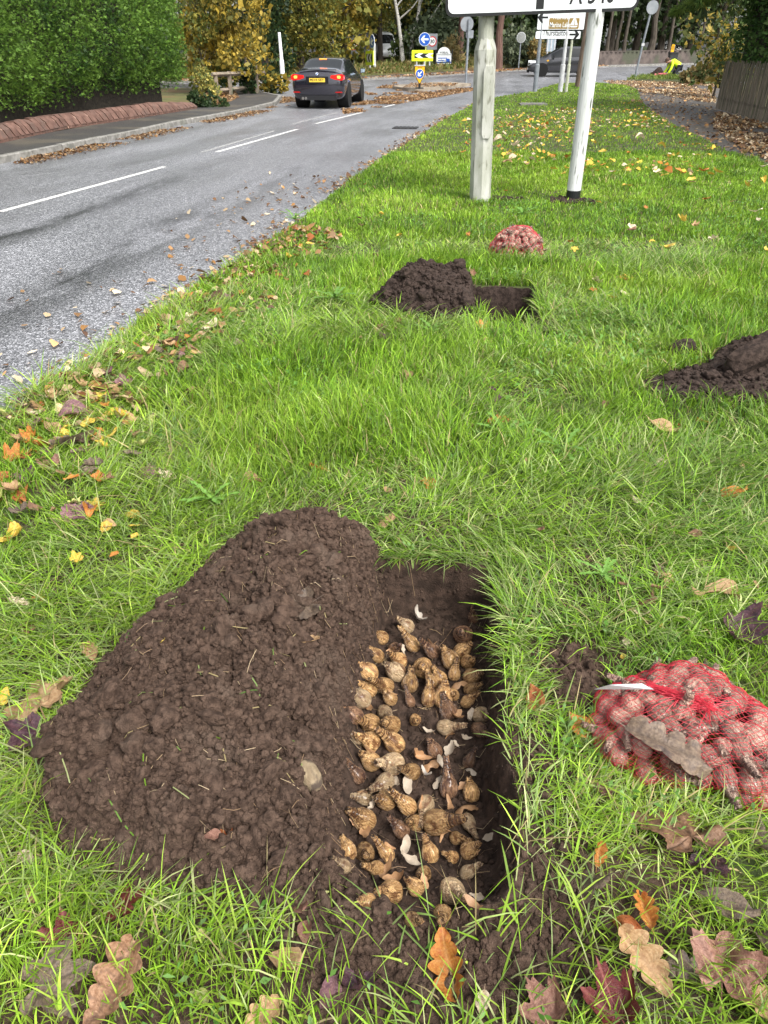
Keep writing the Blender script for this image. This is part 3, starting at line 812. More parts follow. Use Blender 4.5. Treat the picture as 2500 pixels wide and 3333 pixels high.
# bits of cut grass strewn on the soil
c = rng.uniform([-.85, .5], [.42, 1.9], (1500, 2))
c = c[(sdf(c[:, 0], c[:, 1], MOUND1) > .0) | (sdf(c[:, 0], c[:, 1], TRAMPLED) > 0)]
c = c[(sdf(c[:, 0], c[:, 1], HOLE1) < -.02)][:100]
zoff = zsoil(c[:, 0], c[:, 1]) + .006
def strands(c, z, rng, L0=.05, W=.0030):
    n = len(c); az = rng.uniform(0, 2 * np.pi, n); L = L0 * np.exp(rng.normal(0, .4, n)); k = rng.normal(0, .22, n)
    V = np.zeros((n, 6, 3))
    for i, s in enumerate((-.5, 0, .5)):
        a = az + k * s
        px, py = c[:, 0] + np.cos(a) * L * s, c[:, 1] + np.sin(a) * L * s
        pz = np.maximum(z(px, py), -1) + .007 + .006 * (1 - abs(s))
        V[:, 2 * i] = np.column_stack([px - np.sin(a) * W / 2, py + np.cos(a) * W / 2, pz])
        V[:, 2 * i + 1] = np.column_stack([px + np.sin(a) * W / 2, py - np.cos(a) * W / 2, pz + .001])
    kk = (np.arange(n) * 6)[:, None]
    Q = np.vstack([kk + np.array([0, 1, 3, 2]), kk + np.array([2, 3, 5, 4])])
    C = np.vstack([PAL[:3], PALE, [(.36, .29, .14)] * 4])[rng.integers(0, 11, n)] * .8
    return V.reshape(-1, 3), Q, np.zeros((0, 3), int), np.repeat(C, 6, 0)
GR.append(strands(c, zsoil, rng))
heap = bpy.data.objects['soil_heap']
def fine_roots(parent, poly, n, seed, mgn):
    rs = np.random.default_rng(seed)
    cc = scatter_in(poly, n, rs, mgn)
    V, Q, _, C = strands(cc, zsoil, rs, .045, .0011)
    C = np.repeat(np.array([(.30, .21, .12), (.22, .14, .08), (.38, .29, .18)])[rs.integers(0, 3, n)], 6, 0)
    tag(link('fine_roots', npmesh('fine_roots', V, Q, m_litter, C), parent), kind='stuff')
fine_roots(heap, MOUND1, 260, 41, .01)
fine_roots(bpy.data.objects['planting_hole'], HOLE1, 150, 42, .0)
# broad-leaved clover and dandelion leaves growing through the turf
def broad(n, y0, y1, size, rng):
    P = zone(y0, y1, n * 3, rng)
    cl = fbm(P[:, 0] * 1.5, P[:, 1] * 1.5, 0, 371, 3)
    P = P[cl > .08][:n]
    n = len(P)
    az = rng.uniform(0, 2 * np.pi, n); t = rng.uniform(.2, 1.0, n); L = np.minimum(size * np.exp(rng.normal(0, .35, n)), size * 1.35); w = L * rng.uniform(.25, .5, n)
    z0 = zsurf(P[:, 0], P[:, 1]) + rng.uniform(.02, .06, n)
    V = np.zeros((n, 4, 3))
    d = np.column_stack([np.cos(az) * np.cos(t), np.sin(az) * np.cos(t), np.sin(t)]); s = np.column_stack([-np.sin(az), np.cos(az), rng.normal(0, .25, n)])
    b = np.column_stack([P, z0])
    V[:, 0], V[:, 1], V[:, 2], V[:, 3] = b, b + d * (L * .6)[:, None] + s * (w / 2)[:, None], b + d * L[:, None] * np.array([1, 1, .6]), b + d * (L * .6)[:, None] - s * (w / 2)[:, None]
    C = np.array([(.09, .21, .03), (.13, .27, .05), (.17, .30, .09)])[rng.integers(0, 3, n)] * np.exp(rng.normal(0, .15, (n, 1)))
    return V.reshape(-1, 3), (np.arange(n) * 4)[:, None] + np.array([0, 1, 2, 3]), np.zeros((0, 3), int), np.repeat(C, 4, 0)
GR.append(broad(2600, .2, 3, .022, rng)); GR.append(broad(7000, 2.8, 9, .036, rng))
Vs, Qs, Ts, Cs, n0 = [], [], [], [], 0
for V, Q, T, C in GR:
    Vs.append(V); Qs.append(Q + n0); Ts.append(T + n0); Cs.append(C); n0 += len(V)
gm = npmesh('grass', np.vstack(Vs), [np.vstack(Qs), np.vstack(Ts)], m_grass, np.vstack(Cs))
tag(link('grass', gm), 'long bright green grass growing over the roadside verge', 'grass', kind='stuff')
GR = Vs = Qs = Ts = Cs = None
# far verge beyond the path and the bank behind the junction
def far_grass(name, poly, n, seed, L, W, pal, label):
    rng = np.random.default_rng(seed)
    P = scatter_in(poly, n, rng)
    V, Q, T, C = blades(P, rng, L, W, np.full(len(P), .3))
    V = V.reshape(-1, 7, 3); V[:, :, 2] += np.repeat((.06 + .3 * sstep(48, 70, P[:, 1]) * (P[:, 1] > 42.5) * (name != 'grass'))[:, None], 7, 1); V = V.reshape(-1, 3)
    pal = np.array(pal)
    C = np.repeat(pal[rng.integers(0, len(pal), len(P))] * np.exp(rng.normal(0, .25, (len(P), 1))), 7, 0)
    tag(link(name, npmesh(name, V, [Q, T], m_grass, C)), label, 'grass', kind='stuff')
far_grass('grass', [(12.4, 42.3), (13.4, 45.1), (15.5, 47.8), (18.5, 49.3), (24, 50.8), (24, 45), (19, 43.6), (15.4, 41.9)], 7000, 5, .10, .03, [(.13, .2, .03), (.2, .22, .05), (.09, .15, .02)], 'patch of short grass where the person is kneeling')
far_grass('rough_grass', [(x, y + 2.4) for x, y in FARK[:10]] + [(22, 72), (8, 66), (-3, 56), (-16, 50)], 16000, 6, .22, .06, [(.15, .16, .04), (.20, .17, .06), (.10, .14, .03), (.24, .17, .07), (.09, .12, .03)], 'rough dry grass on the bank behind the junction')
far_grass('lawn', [(-14, 42.5), (-3.6, 45.2), (-3.0, 47.5), (-14, 47)], 3500, 8, .08, .04, [(.14, .25, .03), (.11, .2, .03)], 'small strip of lawn by the white post beyond the side road')

# ------------------------------------------------------------------ flower bulbs
def bulb_mesh(seed, neck=1.0, fat=1.0):
    """unit bulb: body radius 1, base plate at z=-0.9, papery tip near z=+1.9; its axis is z"""
    r = random.Random(seed)
    NR, NS = 34, 26
    prof_z = [-.92, -.90, -.80, -.55, -.2, .15, .5, .85, 1.12, 1.35, 1.6, 1.85]
    prof_r = [.18, .34, .62, .88, 1.0, .97, .83, .61, .46, .40, .36, .27]
    V = []
    bend = r.uniform(-.25, .25)
    ph = r.uniform(0, 6.28)
    for i in range(NR):
        z = -.92 + (1.85 + .92) * i / (NR - 1)
        rad = float(np.interp(z, prof_z, prof_r))
        zz = z if z < .8 else .8 + (z - .8) * neck
        for k in range(NS):
            a = 2 * math.pi * k / NS
            q = rad * fat ** (1 if z < 1 else .5)
            q *= 1 + .035 * math.sin(a * 3 + ph) + .012 * math.sin(a * 11 + ph * 3 + z) * (z < 1) + .05 * float(vnoise(math.cos(a) * 2 + seed, math.sin(a) * 2, z * 1.7, seed))
            if z > .45: q *= 1 + (.045 + .05 * (z > 1)) * math.sin(z * 21 + 1.6 * math.sin(a + ph) + ph)      # shrunken rings round the neck
            rag = .14 * float(vnoise(math.cos(a) * 3, math.sin(a) * 3, seed, 7)) * max(0, z - 1.5) / .35
            V.append((q * math.cos(a) + bend * max(0, z) ** 2 * .35, q * math.sin(a), zz + rag))
    F = [(i * NS + k, i * NS + (k + 1) % NS, (i + 1) * NS + (k + 1) % NS, (i + 1) * NS + k) for i in range(NR - 1) for k in range(NS)]
    V += [(0, 0, -.88), (bend * 1.2, 0, .8 + .85 * neck)]
    n = NR * NS
    F += [((k + 1) % NS, k, n) for k in range(NS)] + [((NR - 1) * NS + k, (NR - 1) * NS + (k + 1) % NS, n + 1) for k in range(NS)]
    me = bpy.data.meshes.new('flower_bulb')
    me.from_pydata(V, [], F)
    me.polygons.foreach_set('use_smooth', np.ones(len(F), bool))
    return me

def bulb_mat(name, a, b, c, rough=.42):
    m = M(name, a, rough=rough, spec=.5, coat=.25)
    N, L = m.node_tree.nodes, m.node_tree.links
    bs = N['Principled BSDF']
    tc = N.new('ShaderNodeTexCoord')
    def nz(sc, det, loc=0):
        mp = N.new('ShaderNodeMapping'); mp.inputs['Scale'].default_value = sc; mp.inputs['Location'].default_value = (loc, loc, loc)
        oi = N.new('ShaderNodeObjectInfo'); ad = N.new('ShaderNodeVectorMath'); ad.operation = 'ADD'
        cm = N.new('ShaderNodeMath'); cm.operation = 'MULTIPLY'; cm.inputs[1].default_value = 37; L.new(oi.outputs['Random'], cm.inputs[0])
        L.new(tc.outputs['Object'], ad.inputs[0]); L.new(cm.outputs[0], ad.inputs[1]); L.new(ad.outputs[0], mp.inputs['Vector'])
        n = N.new('ShaderNodeTexNoise'); n.inputs['Scale'].default_value = 1; n.inputs['Detail'].default_value = det; L.new(mp.outputs[0], n.inputs['Vector'])
        return n.outputs['Fac']
    def mr(s, lo, hi):
        r = N.new('ShaderNodeMapRange'); r.inputs[1].default_value, r.inputs[2].default_value = lo, hi; L.new(s, r.inputs[0]); return r.outputs[0]
    def mx(f, A, B):
        x = N.new('ShaderNodeMix'); x.data_type = 'RGBA'; L.new(f, x.inputs[0])
        for k, v in ((6, A), (7, B)):
            if isinstance(v, tuple): x.inputs[k].default_value = (*v, 1)
            else: L.new(v, x.inputs[k])
        return x.outputs[2]
    streak = nz((11, 11, .8), 5)
    col = mx(mr(streak, .38, .62), a, b)
    col = mx(mr(nz((1.1, 1.1, 1.1), 4, 5), .52, .66), col, c)
    col = mx(mr(nz((9, 9, 16), 3, 9), .66, .78), col, tuple(x * .35 for x in a))
    sx = N.new('ShaderNodeSeparateXYZ'); L.new(tc.outputs['Object'], sx.inputs[0])
    def mul(p, q):
        k = N.new('ShaderNodeMath'); k.operation = 'MULTIPLY'; L.new(p, k.inputs[0]); L.new(q, k.inputs[1]); return k.outputs[0]
    rings = mr(nz((1.3, 1.3, 11), 3, 15), .44, .54)
    col = mx(mul(mr(sx.outputs[2], .6, 1.1), rings), col, tuple(x * .55 for x in c))
    col = mx(mul(mr(nz((2.2, 2.2, 1.4), 4, 25), .55, .62), mr(nz((20, 20, 1.2), 3, 35), .40, .5)), col, tuple(min(1, x * 1.35) for x in b))  # lighter streaky patches: highlights put into the skin colour
    oi = N.new('ShaderNodeObjectInfo'); h = N.new('ShaderNodeHueSaturation'); q = N.new('ShaderNodeMapRange'); q.inputs[3].default_value, q.inputs[4].default_value = .65, 1.3
    L.new(oi.outputs['Random'], q.inputs[0]); L.new(q.outputs[0], h.inputs['Value']); L.new(col, h.inputs['Color']); L.new(h.outputs[0], bs.inputs['Base Color'])
    bp = N.new('ShaderNodeBump'); bp.inputs['Distance'].default_value = .035; bp.inputs['Strength'].default_value = .8; L.new(streak, bp.inputs['Height']); L.new(bp.outputs[0], bs.inputs['Normal'])
    return m
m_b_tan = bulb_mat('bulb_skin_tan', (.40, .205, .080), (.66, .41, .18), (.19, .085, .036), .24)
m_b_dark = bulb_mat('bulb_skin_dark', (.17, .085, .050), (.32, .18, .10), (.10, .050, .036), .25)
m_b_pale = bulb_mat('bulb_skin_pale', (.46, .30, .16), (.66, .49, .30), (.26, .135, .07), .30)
m_flake = M('papery_skin_pale', (.42, .33, .24), (.56, .48, .38), 60, .55, trans=.25, rnd=.15)
m_flake_w = M('papery_skin_white', (.56, .52, .46), (.40, .33, .27), 50, .5, trans=.25)
m_flake_b = M('papery_skin_brown', (.32, .17, .08), (.50, .30, .16), 60, .5, trans=.2, rnd=.2)
m_root = M('dry_root', (.38, .27, .15), rough=.8)
BM = [bulb_mesh(i * 7 + 3, n, f) for i, (n, f) in enumerate(((1, 1), (1.3, .95), (.75, 1.05), (1.1, .88), (1.55, .9), (.6, 1.0), (1.0, 1.08), (1.2, .82)))]
for b in BM: b.materials.append(m_b_tan)

def place_bulb(C, axis, r, mesh, mat, name='flower_bulb'):
    o = link(name, mesh)
    q = Vector(axis).to_track_quat('Z', 'Y')
    o.rotation_mode = 'QUATERNION'
    o.rotation_quaternion = q @ Euler((0, 0, random.uniform(0, 6.28))).to_quaternion()
    o.scale = (r * .96, r * .96, r * 1.14)
    o.location = C
    if mat is not m_b_tan:
        o.material_slots[0].link = 'OBJECT'
        o.material_slots[0].material = mat
    return o

def march(px, py, z, off=0.0):
    d = ray(px, py)
    t = np.arange(.8, 7.0, .0015)
    x, y, zz = d[0] * t, d[1] * t, CAM_H + d[2] * t
    i = int(np.argmax(zz < z(x, y) + off))
    return Vector((x[i], y[i], zz[i]))

def flake_mesh(seed, curl=1.0):
    """a torn, curled scrap of papery skin, about one unit across"""
    r = random.Random(seed)
    n, k = 11, 7
    V = []
    for i in range(n):
        u = i / (n - 1) * 2 - 1
        for j in range(k):
            v = (j / (k - 1) * 2 - 1) * (.42 + .22 * float(vnoise(i * .45, seed, 2, 4))) * math.sqrt(max(.02, 1 - u * u * .95))
            e = .03 * float(vnoise(i * .9, j * .9, seed, 3))
            z = curl * (.55 * u * u + 1.3 * v * v - .1) + .12 * float(vnoise(u * 2.5, v * 2.5, seed, 5))
            V.append((u * .5 + e, v * .5 + e * .6, z * .6))
    F = [(i * k + j, (i + 1) * k + j, (i + 1) * k + j + 1, i * k + j + 1) for i in range(n - 1) for j in range(k - 1)]
    me = bpy.data.meshes.new('bulb_skin')
    me.from_pydata(V, [], F)
    me.polygons.foreach_set('use_smooth', np.ones(len(F), bool))
    me.materials.append(m_flake)
    return me
FM = [flake_mesh(i * 3 + 1, c) for i, c in enumerate((1, .6, 1.6, -.7, 1.2, .3))]
def flake(P, size, rot, mat, parent=None, i=0, name='bulb_skin'):
    o = link(name, FM[i % 6], parent)
    o.location, o.scale, o.rotation_euler = P, (size,) * 3, rot
    o.material_slots[0].link = 'OBJECT'
    o.material_slots[0].material = mat
    return o

random.seed(4)
A, B = (1050, 1700), (1050, 2300)
# (crop, cx, cy, tip x, tip y, radius, tone) read off two enlarged crops of the photograph
BULBS = [(A,650,800,605,715,50,'p'),(A,455,890,395,840,46,'t'),(A,690,940,668,858,57,'t'),(A,555,970,568,925,48,'d'),(A,590,1065,552,1015,55,'t'),(A,415,1025,368,940,58,'t'),
 (A,845,995,800,930,56,'d'),(A,1085,870,1080,825,66,'d'),(A,1160,740,1158,650,42,'d'),(A,985,1060,980,970,61,'t'),(A,1075,990,1120,900,56,'t'),(A,1120,1075,1140,1030,56,'t'),
 (A,350,1155,290,1080,72,'t'),(A,565,1155,500,1085,66,'p'),(A,775,1125,778,1070,69,'t'),(A,905,1200,893,1135,48,'t'),(A,1015,1170,1022,1105,46,'t'),(A,1150,1190,1235,1155,56,'t'),
 (A,675,1245,678,1155,56,'t'),(A,845,1245,835,1195,54,'t'),(A,355,1290,310,1235,58,'t'),(A,480,1260,430,1215,66,'t'),(A,520,1360,535,1300,48,'t'),(A,300,1360,240,1295,64,'p'),
 (A,675,1380,685,1300,40,'d'),(A,815,1350,805,1270,63,'t'),(A,930,1350,930,1290,69,'t'),(A,1120,1380,1180,1310,52,'t'),(A,1140,1290,1190,1260,45,'t'),(A,970,1450,990,1385,60,'d'),
 (A,245,1490,180,1430,62,'d'),(A,370,1550,335,1500,71,'t'),(A,480,1465,510,1490,58,'p'),(A,525,1560,490,1520,65,'t'),(A,715,1525,716,1535,48,'t'),(A,950,1580,1050,1582,60,'p'),
 (A,1225,1490,1275,1500,58,'p'),(A,1210,1600,1265,1640,60,'d'),(A,1005,1330,1010,1300,46,'t'),
 (B,265,245,235,195,45,'p'),(B,370,265,335,205,66,'t'),(B,555,280,505,205,71,'t'),(B,865,340,850,260,52,'d'),(B,375,420,315,350,66,'t'),(B,540,440,455,425,73,'p'),
 (B,685,500,665,450,71,'t'),(B,270,530,230,435,58,'d'),(B,480,580,385,640,68,'p'),(B,970,620,975,535,72,'d'),(B,1130,420,1155,375,50,'d'),(B,1145,660,1170,600,60,'t'),
 (B,320,700,205,690,55,'p'),(B,490,720,420,710,68,'t'),(B,650,760,565,690,75,'t'),(B,795,760,760,850,66,'p'),(B,880,890,1020,870,92,'t'),(B,320,870,225,800,75,'t'),
 (B,605,950,545,850,65,'d'),(B,710,900,685,870,56,'t'),(B,1125,890,1165,980,60,'p'),(B,1035,1015,1090,1030,50,'t'),(B,190,1110,180,1025,65,'t'),(B,325,1130,325,1115,66,'t'),
 (B,490,1130,465,1060,62,'t'),(B,830,1130,815,1010,62,'t'),(B,1130,1110,1195,1050,58,'t'),(B,1000,1160,960,1140,46,'t'),(B,160,1230,130,1180,55,'p'),(B,415,1250,390,1215,58,'t'),
 (B,780,1290,770,1265,50,'t'),(B,715,1390,690,1330,60,'t'),(B,525,1430,480,1400,81,'t'),(B,1120,1280,1200,1210,58,'p'),(B,1000,1420,1060,1450,90,'p'),(B,925,1600,930,1570,70,'t'),
 (B,690,1640,740,1650,58,'t'),(B,350,1510,300,1480,58,'t')]
SC = 700 / 1659
built = []
for crop, cx, cy, tx, ty, r, tone in BULBS:
    px, py, qx, qy = crop[0] + cx * SC, crop[1] + cy * SC, crop[0] + tx * SC, crop[1] + ty * SC
    C = march(px, py, zsoil, .017)
    rad = r * SC * wscale(C) * 1.16
    C = march(px, py, zsoil, rad * .72)
    d = Vector(ray(qx, qy)).normalized()
    O = Vector((0, 0, CAM_H))
    tm = (C - O).dot(d)
    foot = O + d * tm
    gap = (foot - C).length
    apart = math.hypot(qx - px, qy - py) / (r * SC)
    apart *= 1.1
    qx, qy = px + (qx - px) * 1.12, py + (qy - py) * 1.12
    d = Vector(ray(qx, qy)).normalized(); tm = (C - O).dot(d); foot = O + d * tm; gap = (foot - C).length
    Lh = rad * max(1.6, min(2.4, apart * 1.08))
    if gap < Lh: T = max((foot + d * k * math.sqrt(Lh * Lh - gap * gap) for k in (-1, 1)), key=lambda p: p.z)
    else: T = foot
    ax = (T - C).normalized()
    if cx != 1160:      # lie the neck down a little, so that it shows
        side = Vector((ax.x, ax.y, 0))
        if side.length < .25: side = Vector((random.uniform(-.5, .2), random.uniform(.1, .6), 0))
        ax = (side.normalized() * max(.62, side.length) + Vector((0, 0, min(ax.z, .72)))).normalized()
    built.append((C, ax, rad, tone, apart))
built_o = []
rows = []
for b in sorted(built, key=lambda b: -b[0].y):
    if rows and len(rows[-1]) < 7 and rows[-1][0][0].y - b[0].y < .065: rows[-1].append(b)
    else: rows.append([b])
ORD = ['first', 'second', 'third', 'fourth', 'fifth', 'sixth', 'seventh', 'eighth', 'ninth', 'tenth', 'eleventh', 'twelfth', 'thirteenth', 'fourteenth', 'fifteenth', 'sixteenth', 'seventeenth', 'eighteenth']
ti = 0
for ri, row in enumerate(rows):
    row.sort(key=lambda b: b[0].x / b[0].y)
    for k, (C, ax, rad, tone, apart) in enumerate(row):
        mi = ti % 8 if ax.z > .5 else (1, 3, 7, 4)[ti % 4]
        o = place_bulb(C, ax, rad, BM[mi], {'t': m_b_tan, 'd': m_b_dark, 'p': m_b_pale}[tone])
        look = {'t': 'brown', 'd': 'dark brown', 'p': 'pale tan'}[tone]
        pose = 'upright' if ax.z > .72 else ('leaning' if ax.z > .4 else 'fallen')
        size = 'large ' if rad > .031 else ('small ' if rad < .0205 else '')
        tag(o, f'{size}{look} {pose} bulb, {ORD[k]} from left in {ORD[ri]} row from the hole\'s far end', 'flower bulb', 'bulbs lying in the dug hole')
        built_o.append(o)
        ti += 1
        if ti % 4 == 0:      # fine dry roots round the base plate
            rb = MB()
            for w in range(9):
                a = random.uniform(0, 6.28); q = random.uniform(.5, 1.3); b = random.uniform(-.8, .8)
                rb.tube([(.25 * math.cos(a), .25 * math.sin(a), -.9), (.6 * math.cos(a), .6 * math.sin(a), -1.05), (q * math.cos(a + b), q * math.sin(a + b), -1.0 + random.uniform(-.2, .25))], [.025, .02, .01], 4)
            rb.build('roots', m_root, o)
        if ti % 3 == 1 or C.y > 1.78 and tone == 'p':      # a loose flap of skin peeling off
            a = random.uniform(0, 6.28)
            flake((.75 * math.cos(a), .75 * math.sin(a), .45), 1.3, (random.uniform(-1, 1), 1.1, a), m_flake_w if tone == 'p' and C.y > 1.75 else m_flake_b, o, ti, 'loose_skin')
# scraps of shed skin on the floor of the hole
FL = [(A,1030,1505,130,'b','pinkish cup shaped scrap of bulb skin beside a fallen bulb, right of the hole'),(A,620,1000,60,'p','small pale scrap of skin in the far left of the hole'),(A,735,750,95,'w','white peeled skin hanging from the farthest pale bulb'),
 (A,1040,1270,110,'b','curled orange brown skin between bulbs at right of the hole'),(A,1130,1520,90,'p','pale skin scrap lying between the fallen bulbs on the right'),(A,360,1440,80,'b','brown torn skin under the leaning bulb by the left wall'),
 (B,975,370,130,'p','long pinkish white strip of skin in the middle of the hole'),(B,1030,315,70,'p','pale tip of shed skin right of the middle of the hole'),(B,745,395,110,'b','crumpled brown skin left of the small dark bulb mid hole'),(B,850,460,130,'b','wide brown sheet of skin in front of the small dark bulb'),
 (B,800,545,90,'w','bright white flat scrap of skin mid hole'),(B,655,610,110,'p','pale ragged skin beside the peeled fallen bulb'),(B,570,600,90,'p','cream skin sheet leaning on a pale bulb at left'),(B,820,205,80,'p','dull skin scrap above the small dark bulb'),
 (B,1100,255,60,'p','small boat shaped scrap of skin at the right of the hole'),(B,1135,500,85,'p','pale torn skin below the small right hand bulb'),(B,920,455,90,'p','cream scrap overlapping the wide brown skin sheet'),(B,640,1090,110,'p','pale broken skin standing near the hole\'s near end'),
 (B,670,1195,120,'p','flat tan skin sheet near the hole\'s near end'),(B,505,1250,130,'b','long rust coloured curl of skin among the near bulbs'),(B,570,1340,120,'b','rolled orange brown skin over a large near bulb'),(B,1110,790,140,'b','long twisted brown skin tip of the biggest bulb'),
 (B,985,780,100,'b','brown skin flap behind the biggest bulb'),(B,1280,1020,80,'p','pale upright skin scrap against the right wall'),(B,1195,1480,85,'p','pale skin scrap at the near right corner'),(B,330,985,140,'b','brown folded skin under the large left bulb'),(B,390,770,70,'p','pale skin scrap beside the left fallen bulb'),(B,895,585,90,'p','curled tan skin left of the dark upright bulb'),(B,1180,1550,120,'b','dark hollow skin shell at the near right corner'),(B,785,1360,80,'b','thin brown skin flap between two near bulbs'),(B,1070,640,100,'b','ragged brown skin round the base of a right hand bulb')]
for i, (crop, cx, cy, sz, tone, lab) in enumerate(FL):
    P = march(crop[0] + cx * SC, crop[1] + cy * SC, zsoil, .014)
    P = P + Vector((0, 0, .008 if tone != 'w' else .014))
    tag(flake(P, sz * SC * wscale(P) * 1.45, (random.uniform(-.5, .5), random.uniform(-.5, .5), random.uniform(0, 6.28)), {'w': m_flake_w, 'p': m_flake, 'b': m_flake_b}[tone], None, i), lab, 'bulb skin', 'scraps of bulb skin in the hole')

# ------------------------------------------------------------------ net bags of bulbs
m_net = M('red_netting', (.52, .030, .050), rough=.45, spec=.4)
m_net_far = M('faded_red_netting', (.50, .035, .055), rough=.45, spec=.4)
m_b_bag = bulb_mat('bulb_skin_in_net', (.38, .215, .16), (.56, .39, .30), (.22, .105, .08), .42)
def net_bag(loc, rx, ry, h, rz, nb, r0, N, wire, seed, label, group, blabel, mat, name='net_bag'):
    rg = random.Random(seed)
    root = thing(name, label, 'net bag', loc, rz)
    Mw = Matrix.Translation(loc) @ Matrix.Rotation(rz, 4, 'Z')
    pts = []
    tries = 0
    while len(pts) < nb and tries < 6000:
        tries += 1
        a, e = rg.uniform(0, 6.283), math.asin(rg.uniform(-.12, 1))
        k = 1 + .10 * math.sin(a * 3 + seed) + .05 * math.sin(a * 5)
        rr = r0 * rg.uniform(.85, 1.2)
        p = Vector(((rx * k - rr) * math.cos(a) * math.cos(e), (ry * k - rr) * math.sin(a) * math.cos(e), max(rr * .8, (h - rr) * math.sin(e) + .01)))
        if all((p - q).length > (rr + s) * .74 for q, s in pts): pts.append((p, rr))
    bulbs = []
    for i, (p, rr) in enumerate(pts):
        ax = Vector((rg.uniform(-1, 1), rg.uniform(-1, 1), rg.uniform(-.5, .6)))
        o = place_bulb(Mw @ p, ax, rr, BM[i % 8], m_b_bag)
        tag(o, blabel, 'flower bulb', group)
    cs = np.array([p[:] for p, _ in pts]); rs = np.array([s for _, s in pts]) * 1.12
    u = np.linspace(-1, 1, N)
    U, W = np.meshgrid(u, u)
    X = U * np.sqrt(1 - W * W / 2); Y = W * np.sqrt(1 - U * U / 2)
    rho = np.hypot(X, Y); th = np.arctan2(Y, X)
    el = np.pi / 2 * (1 - rho) - .10 * rho
    k = 1 + .10 * np.sin(th * 3 + seed) + .05 * np.sin(th * 5)
    E = np.stack([rx * k * np.cos(th) * np.cos(el), ry * k * np.sin(th) * np.cos(el), h * np.sin(el) + .008], -1)
    Lb = np.linalg.norm(E, axis=-1); D = E / Lb[..., None]
    dc = D @ cs.T
    disc = rs ** 2 - ((cs ** 2).sum(1) - dc ** 2)
    t = np.where(disc > 0, dc + np.sqrt(np.maximum(disc, 0)), 0).max(-1)
    t = np.maximum(t, Lb * .86)
    raw = t.copy()
    for _ in range(5):
        q = np.pad(t, 1, mode='edge')
        t = np.maximum(raw, (q[:-2, 1:-1] + q[2:, 1:-1] + q[1:-1, :-2] + q[1:-1, 2:]) / 4)
    V = D * t[..., None]
    V[..., 2] = np.maximum(V[..., 2], .004)
    jr = np.random.default_rng(seed)
    V = V + jr.normal(0, .0009, V.shape)
    I = np.arange(N * N).reshape(N, N)
    # diamond mesh: faces joining every other grid point
    Q = []
    for i in range(1, N - 1):
        for j in range(1, N - 1):
            if (i + j) % 2 == 0: Q.append((I[i - 1, j], I[i, j + 1], I[i + 1, j], I[i, j - 1]))
    u_, inv = np.unique(np.array(Q), return_inverse=True)
    net = link('netting', npmesh('netting', V.reshape(-1, 3)[u_], inv.reshape(-1, 4), mat), root)
    wf = net.modifiers.new('strings', 'WIREFRAME')
    wf.thickness = wire
    wf.use_even_offset = False
    return root, V
P0 = gp(2245, 2400, .05)
bagloc = Vector((.80, 1.225, 0))
bag, BV = net_bag(bagloc, .262, .205, .135, R_(-18), 100, .0265, 84, .0016, 3, 'bright red net bag packed with bulbs lying on the grass beside the hole', 'bulbs inside the near red net bag',
        'pinkish flower bulb packed inside the bright red net bag beside the hole', m_net)
# the bunched neck of the net: a twist of strings and a gathered fan
def bag_top(px, py, off=.012):
    d = Vector(ray(px, py)); O = Vector((0, 0, CAM_H))
    best = None
    inv = Matrix.Rotation(R_(18), 3, 'Z')
    t = 1.0
    while t < 3:
        p = O + d * t
        q = inv @ (p - bagloc)
        e = (q.x / .262) ** 2 + (q.y / .205) ** 2
        if e < 1 and q.z < .135 * math.sqrt(1 - e) + off or q.z < 0: return p
        t += .002
tw = MB()
rg = random.Random(9)
a, b, c2_ = bag_top(2110, 2232), bag_top(2215, 2270), bag_top(2305, 2305)
for i in range(60):
    o0, o1 = [Vector((rg.gauss(0, .009), rg.gauss(0, .011), rg.uniform(-.004, .014))) for _ in range(2)]
    tw.tube([a + o0 * .6, a.lerp(b, .5) + o1 * .8, b + o0, b.lerp(c2_, .5) + o1 * 1.5, c2_ + o0 * 2.2], .0008, 4, False)
for i in range(46):      # strings spreading away from the twist over the bag
    s_ = rg.choice((a, b, c2_, c2_))
    ang, L = rg.uniform(0, 6.28), rg.uniform(.03, .085)
    e = Vector((math.cos(ang) * L, math.sin(ang) * L * .7, 0))
    def drop(p):
        q = Matrix.Rotation(R_(18), 3, 'Z') @ (p - bagloc)
        r2 = (q.x / .262) ** 2 + (q.y / .205) ** 2
        return Vector((p.x, p.y, .137 * math.sqrt(max(.02, 1 - r2)) + .012))
    tw.tube([s_, drop(s_ + e * .5) + Vector((0, 0, .004)), drop(s_ + e)], .0009, 4, False)
tw2 = link('gathered_neck', tw.mesh('gathered_neck', m_net), bag)
tw2.matrix_parent_inverse = bag.matrix_world.inverted() if False else (Matrix.Translation(bagloc) @ Matrix.Rotation(R_(-18), 4, 'Z')).inverted()
tg = MB()
c = [bag_top(*p, off=.050) for p in ((1934, 2243), (2125, 2243), (2090, 2224), (1985, 2228))]
tg.add(c + [p - Vector((0, 0, .001)) for p in c], [(0, 1, 2, 3), (7, 6, 5, 4)])
tg.tube([c[1], a], .001, 4)
t2 = tg.build('paper_tag', M('white_paper', (.82, .82, .84), (.5, .5, .5), 90, .6, lo=.62, hi=.75), bag)
t2.matrix_parent_inverse = tw2.matrix_parent_inverse.copy()
fb = gp(1690, 835)
net_bag(Vector((fb.x, fb.y + .08, 0)), .235, .19, .235, R_(10), 90, .028, 34, .0035, 5, 'faded red net bag full of bulbs standing on the grass behind the pointed soil heap', 'bulbs inside the far red net bag',
        'pink tinted flower bulb inside the faded red net bag behind the pointed heap', m_net_far)
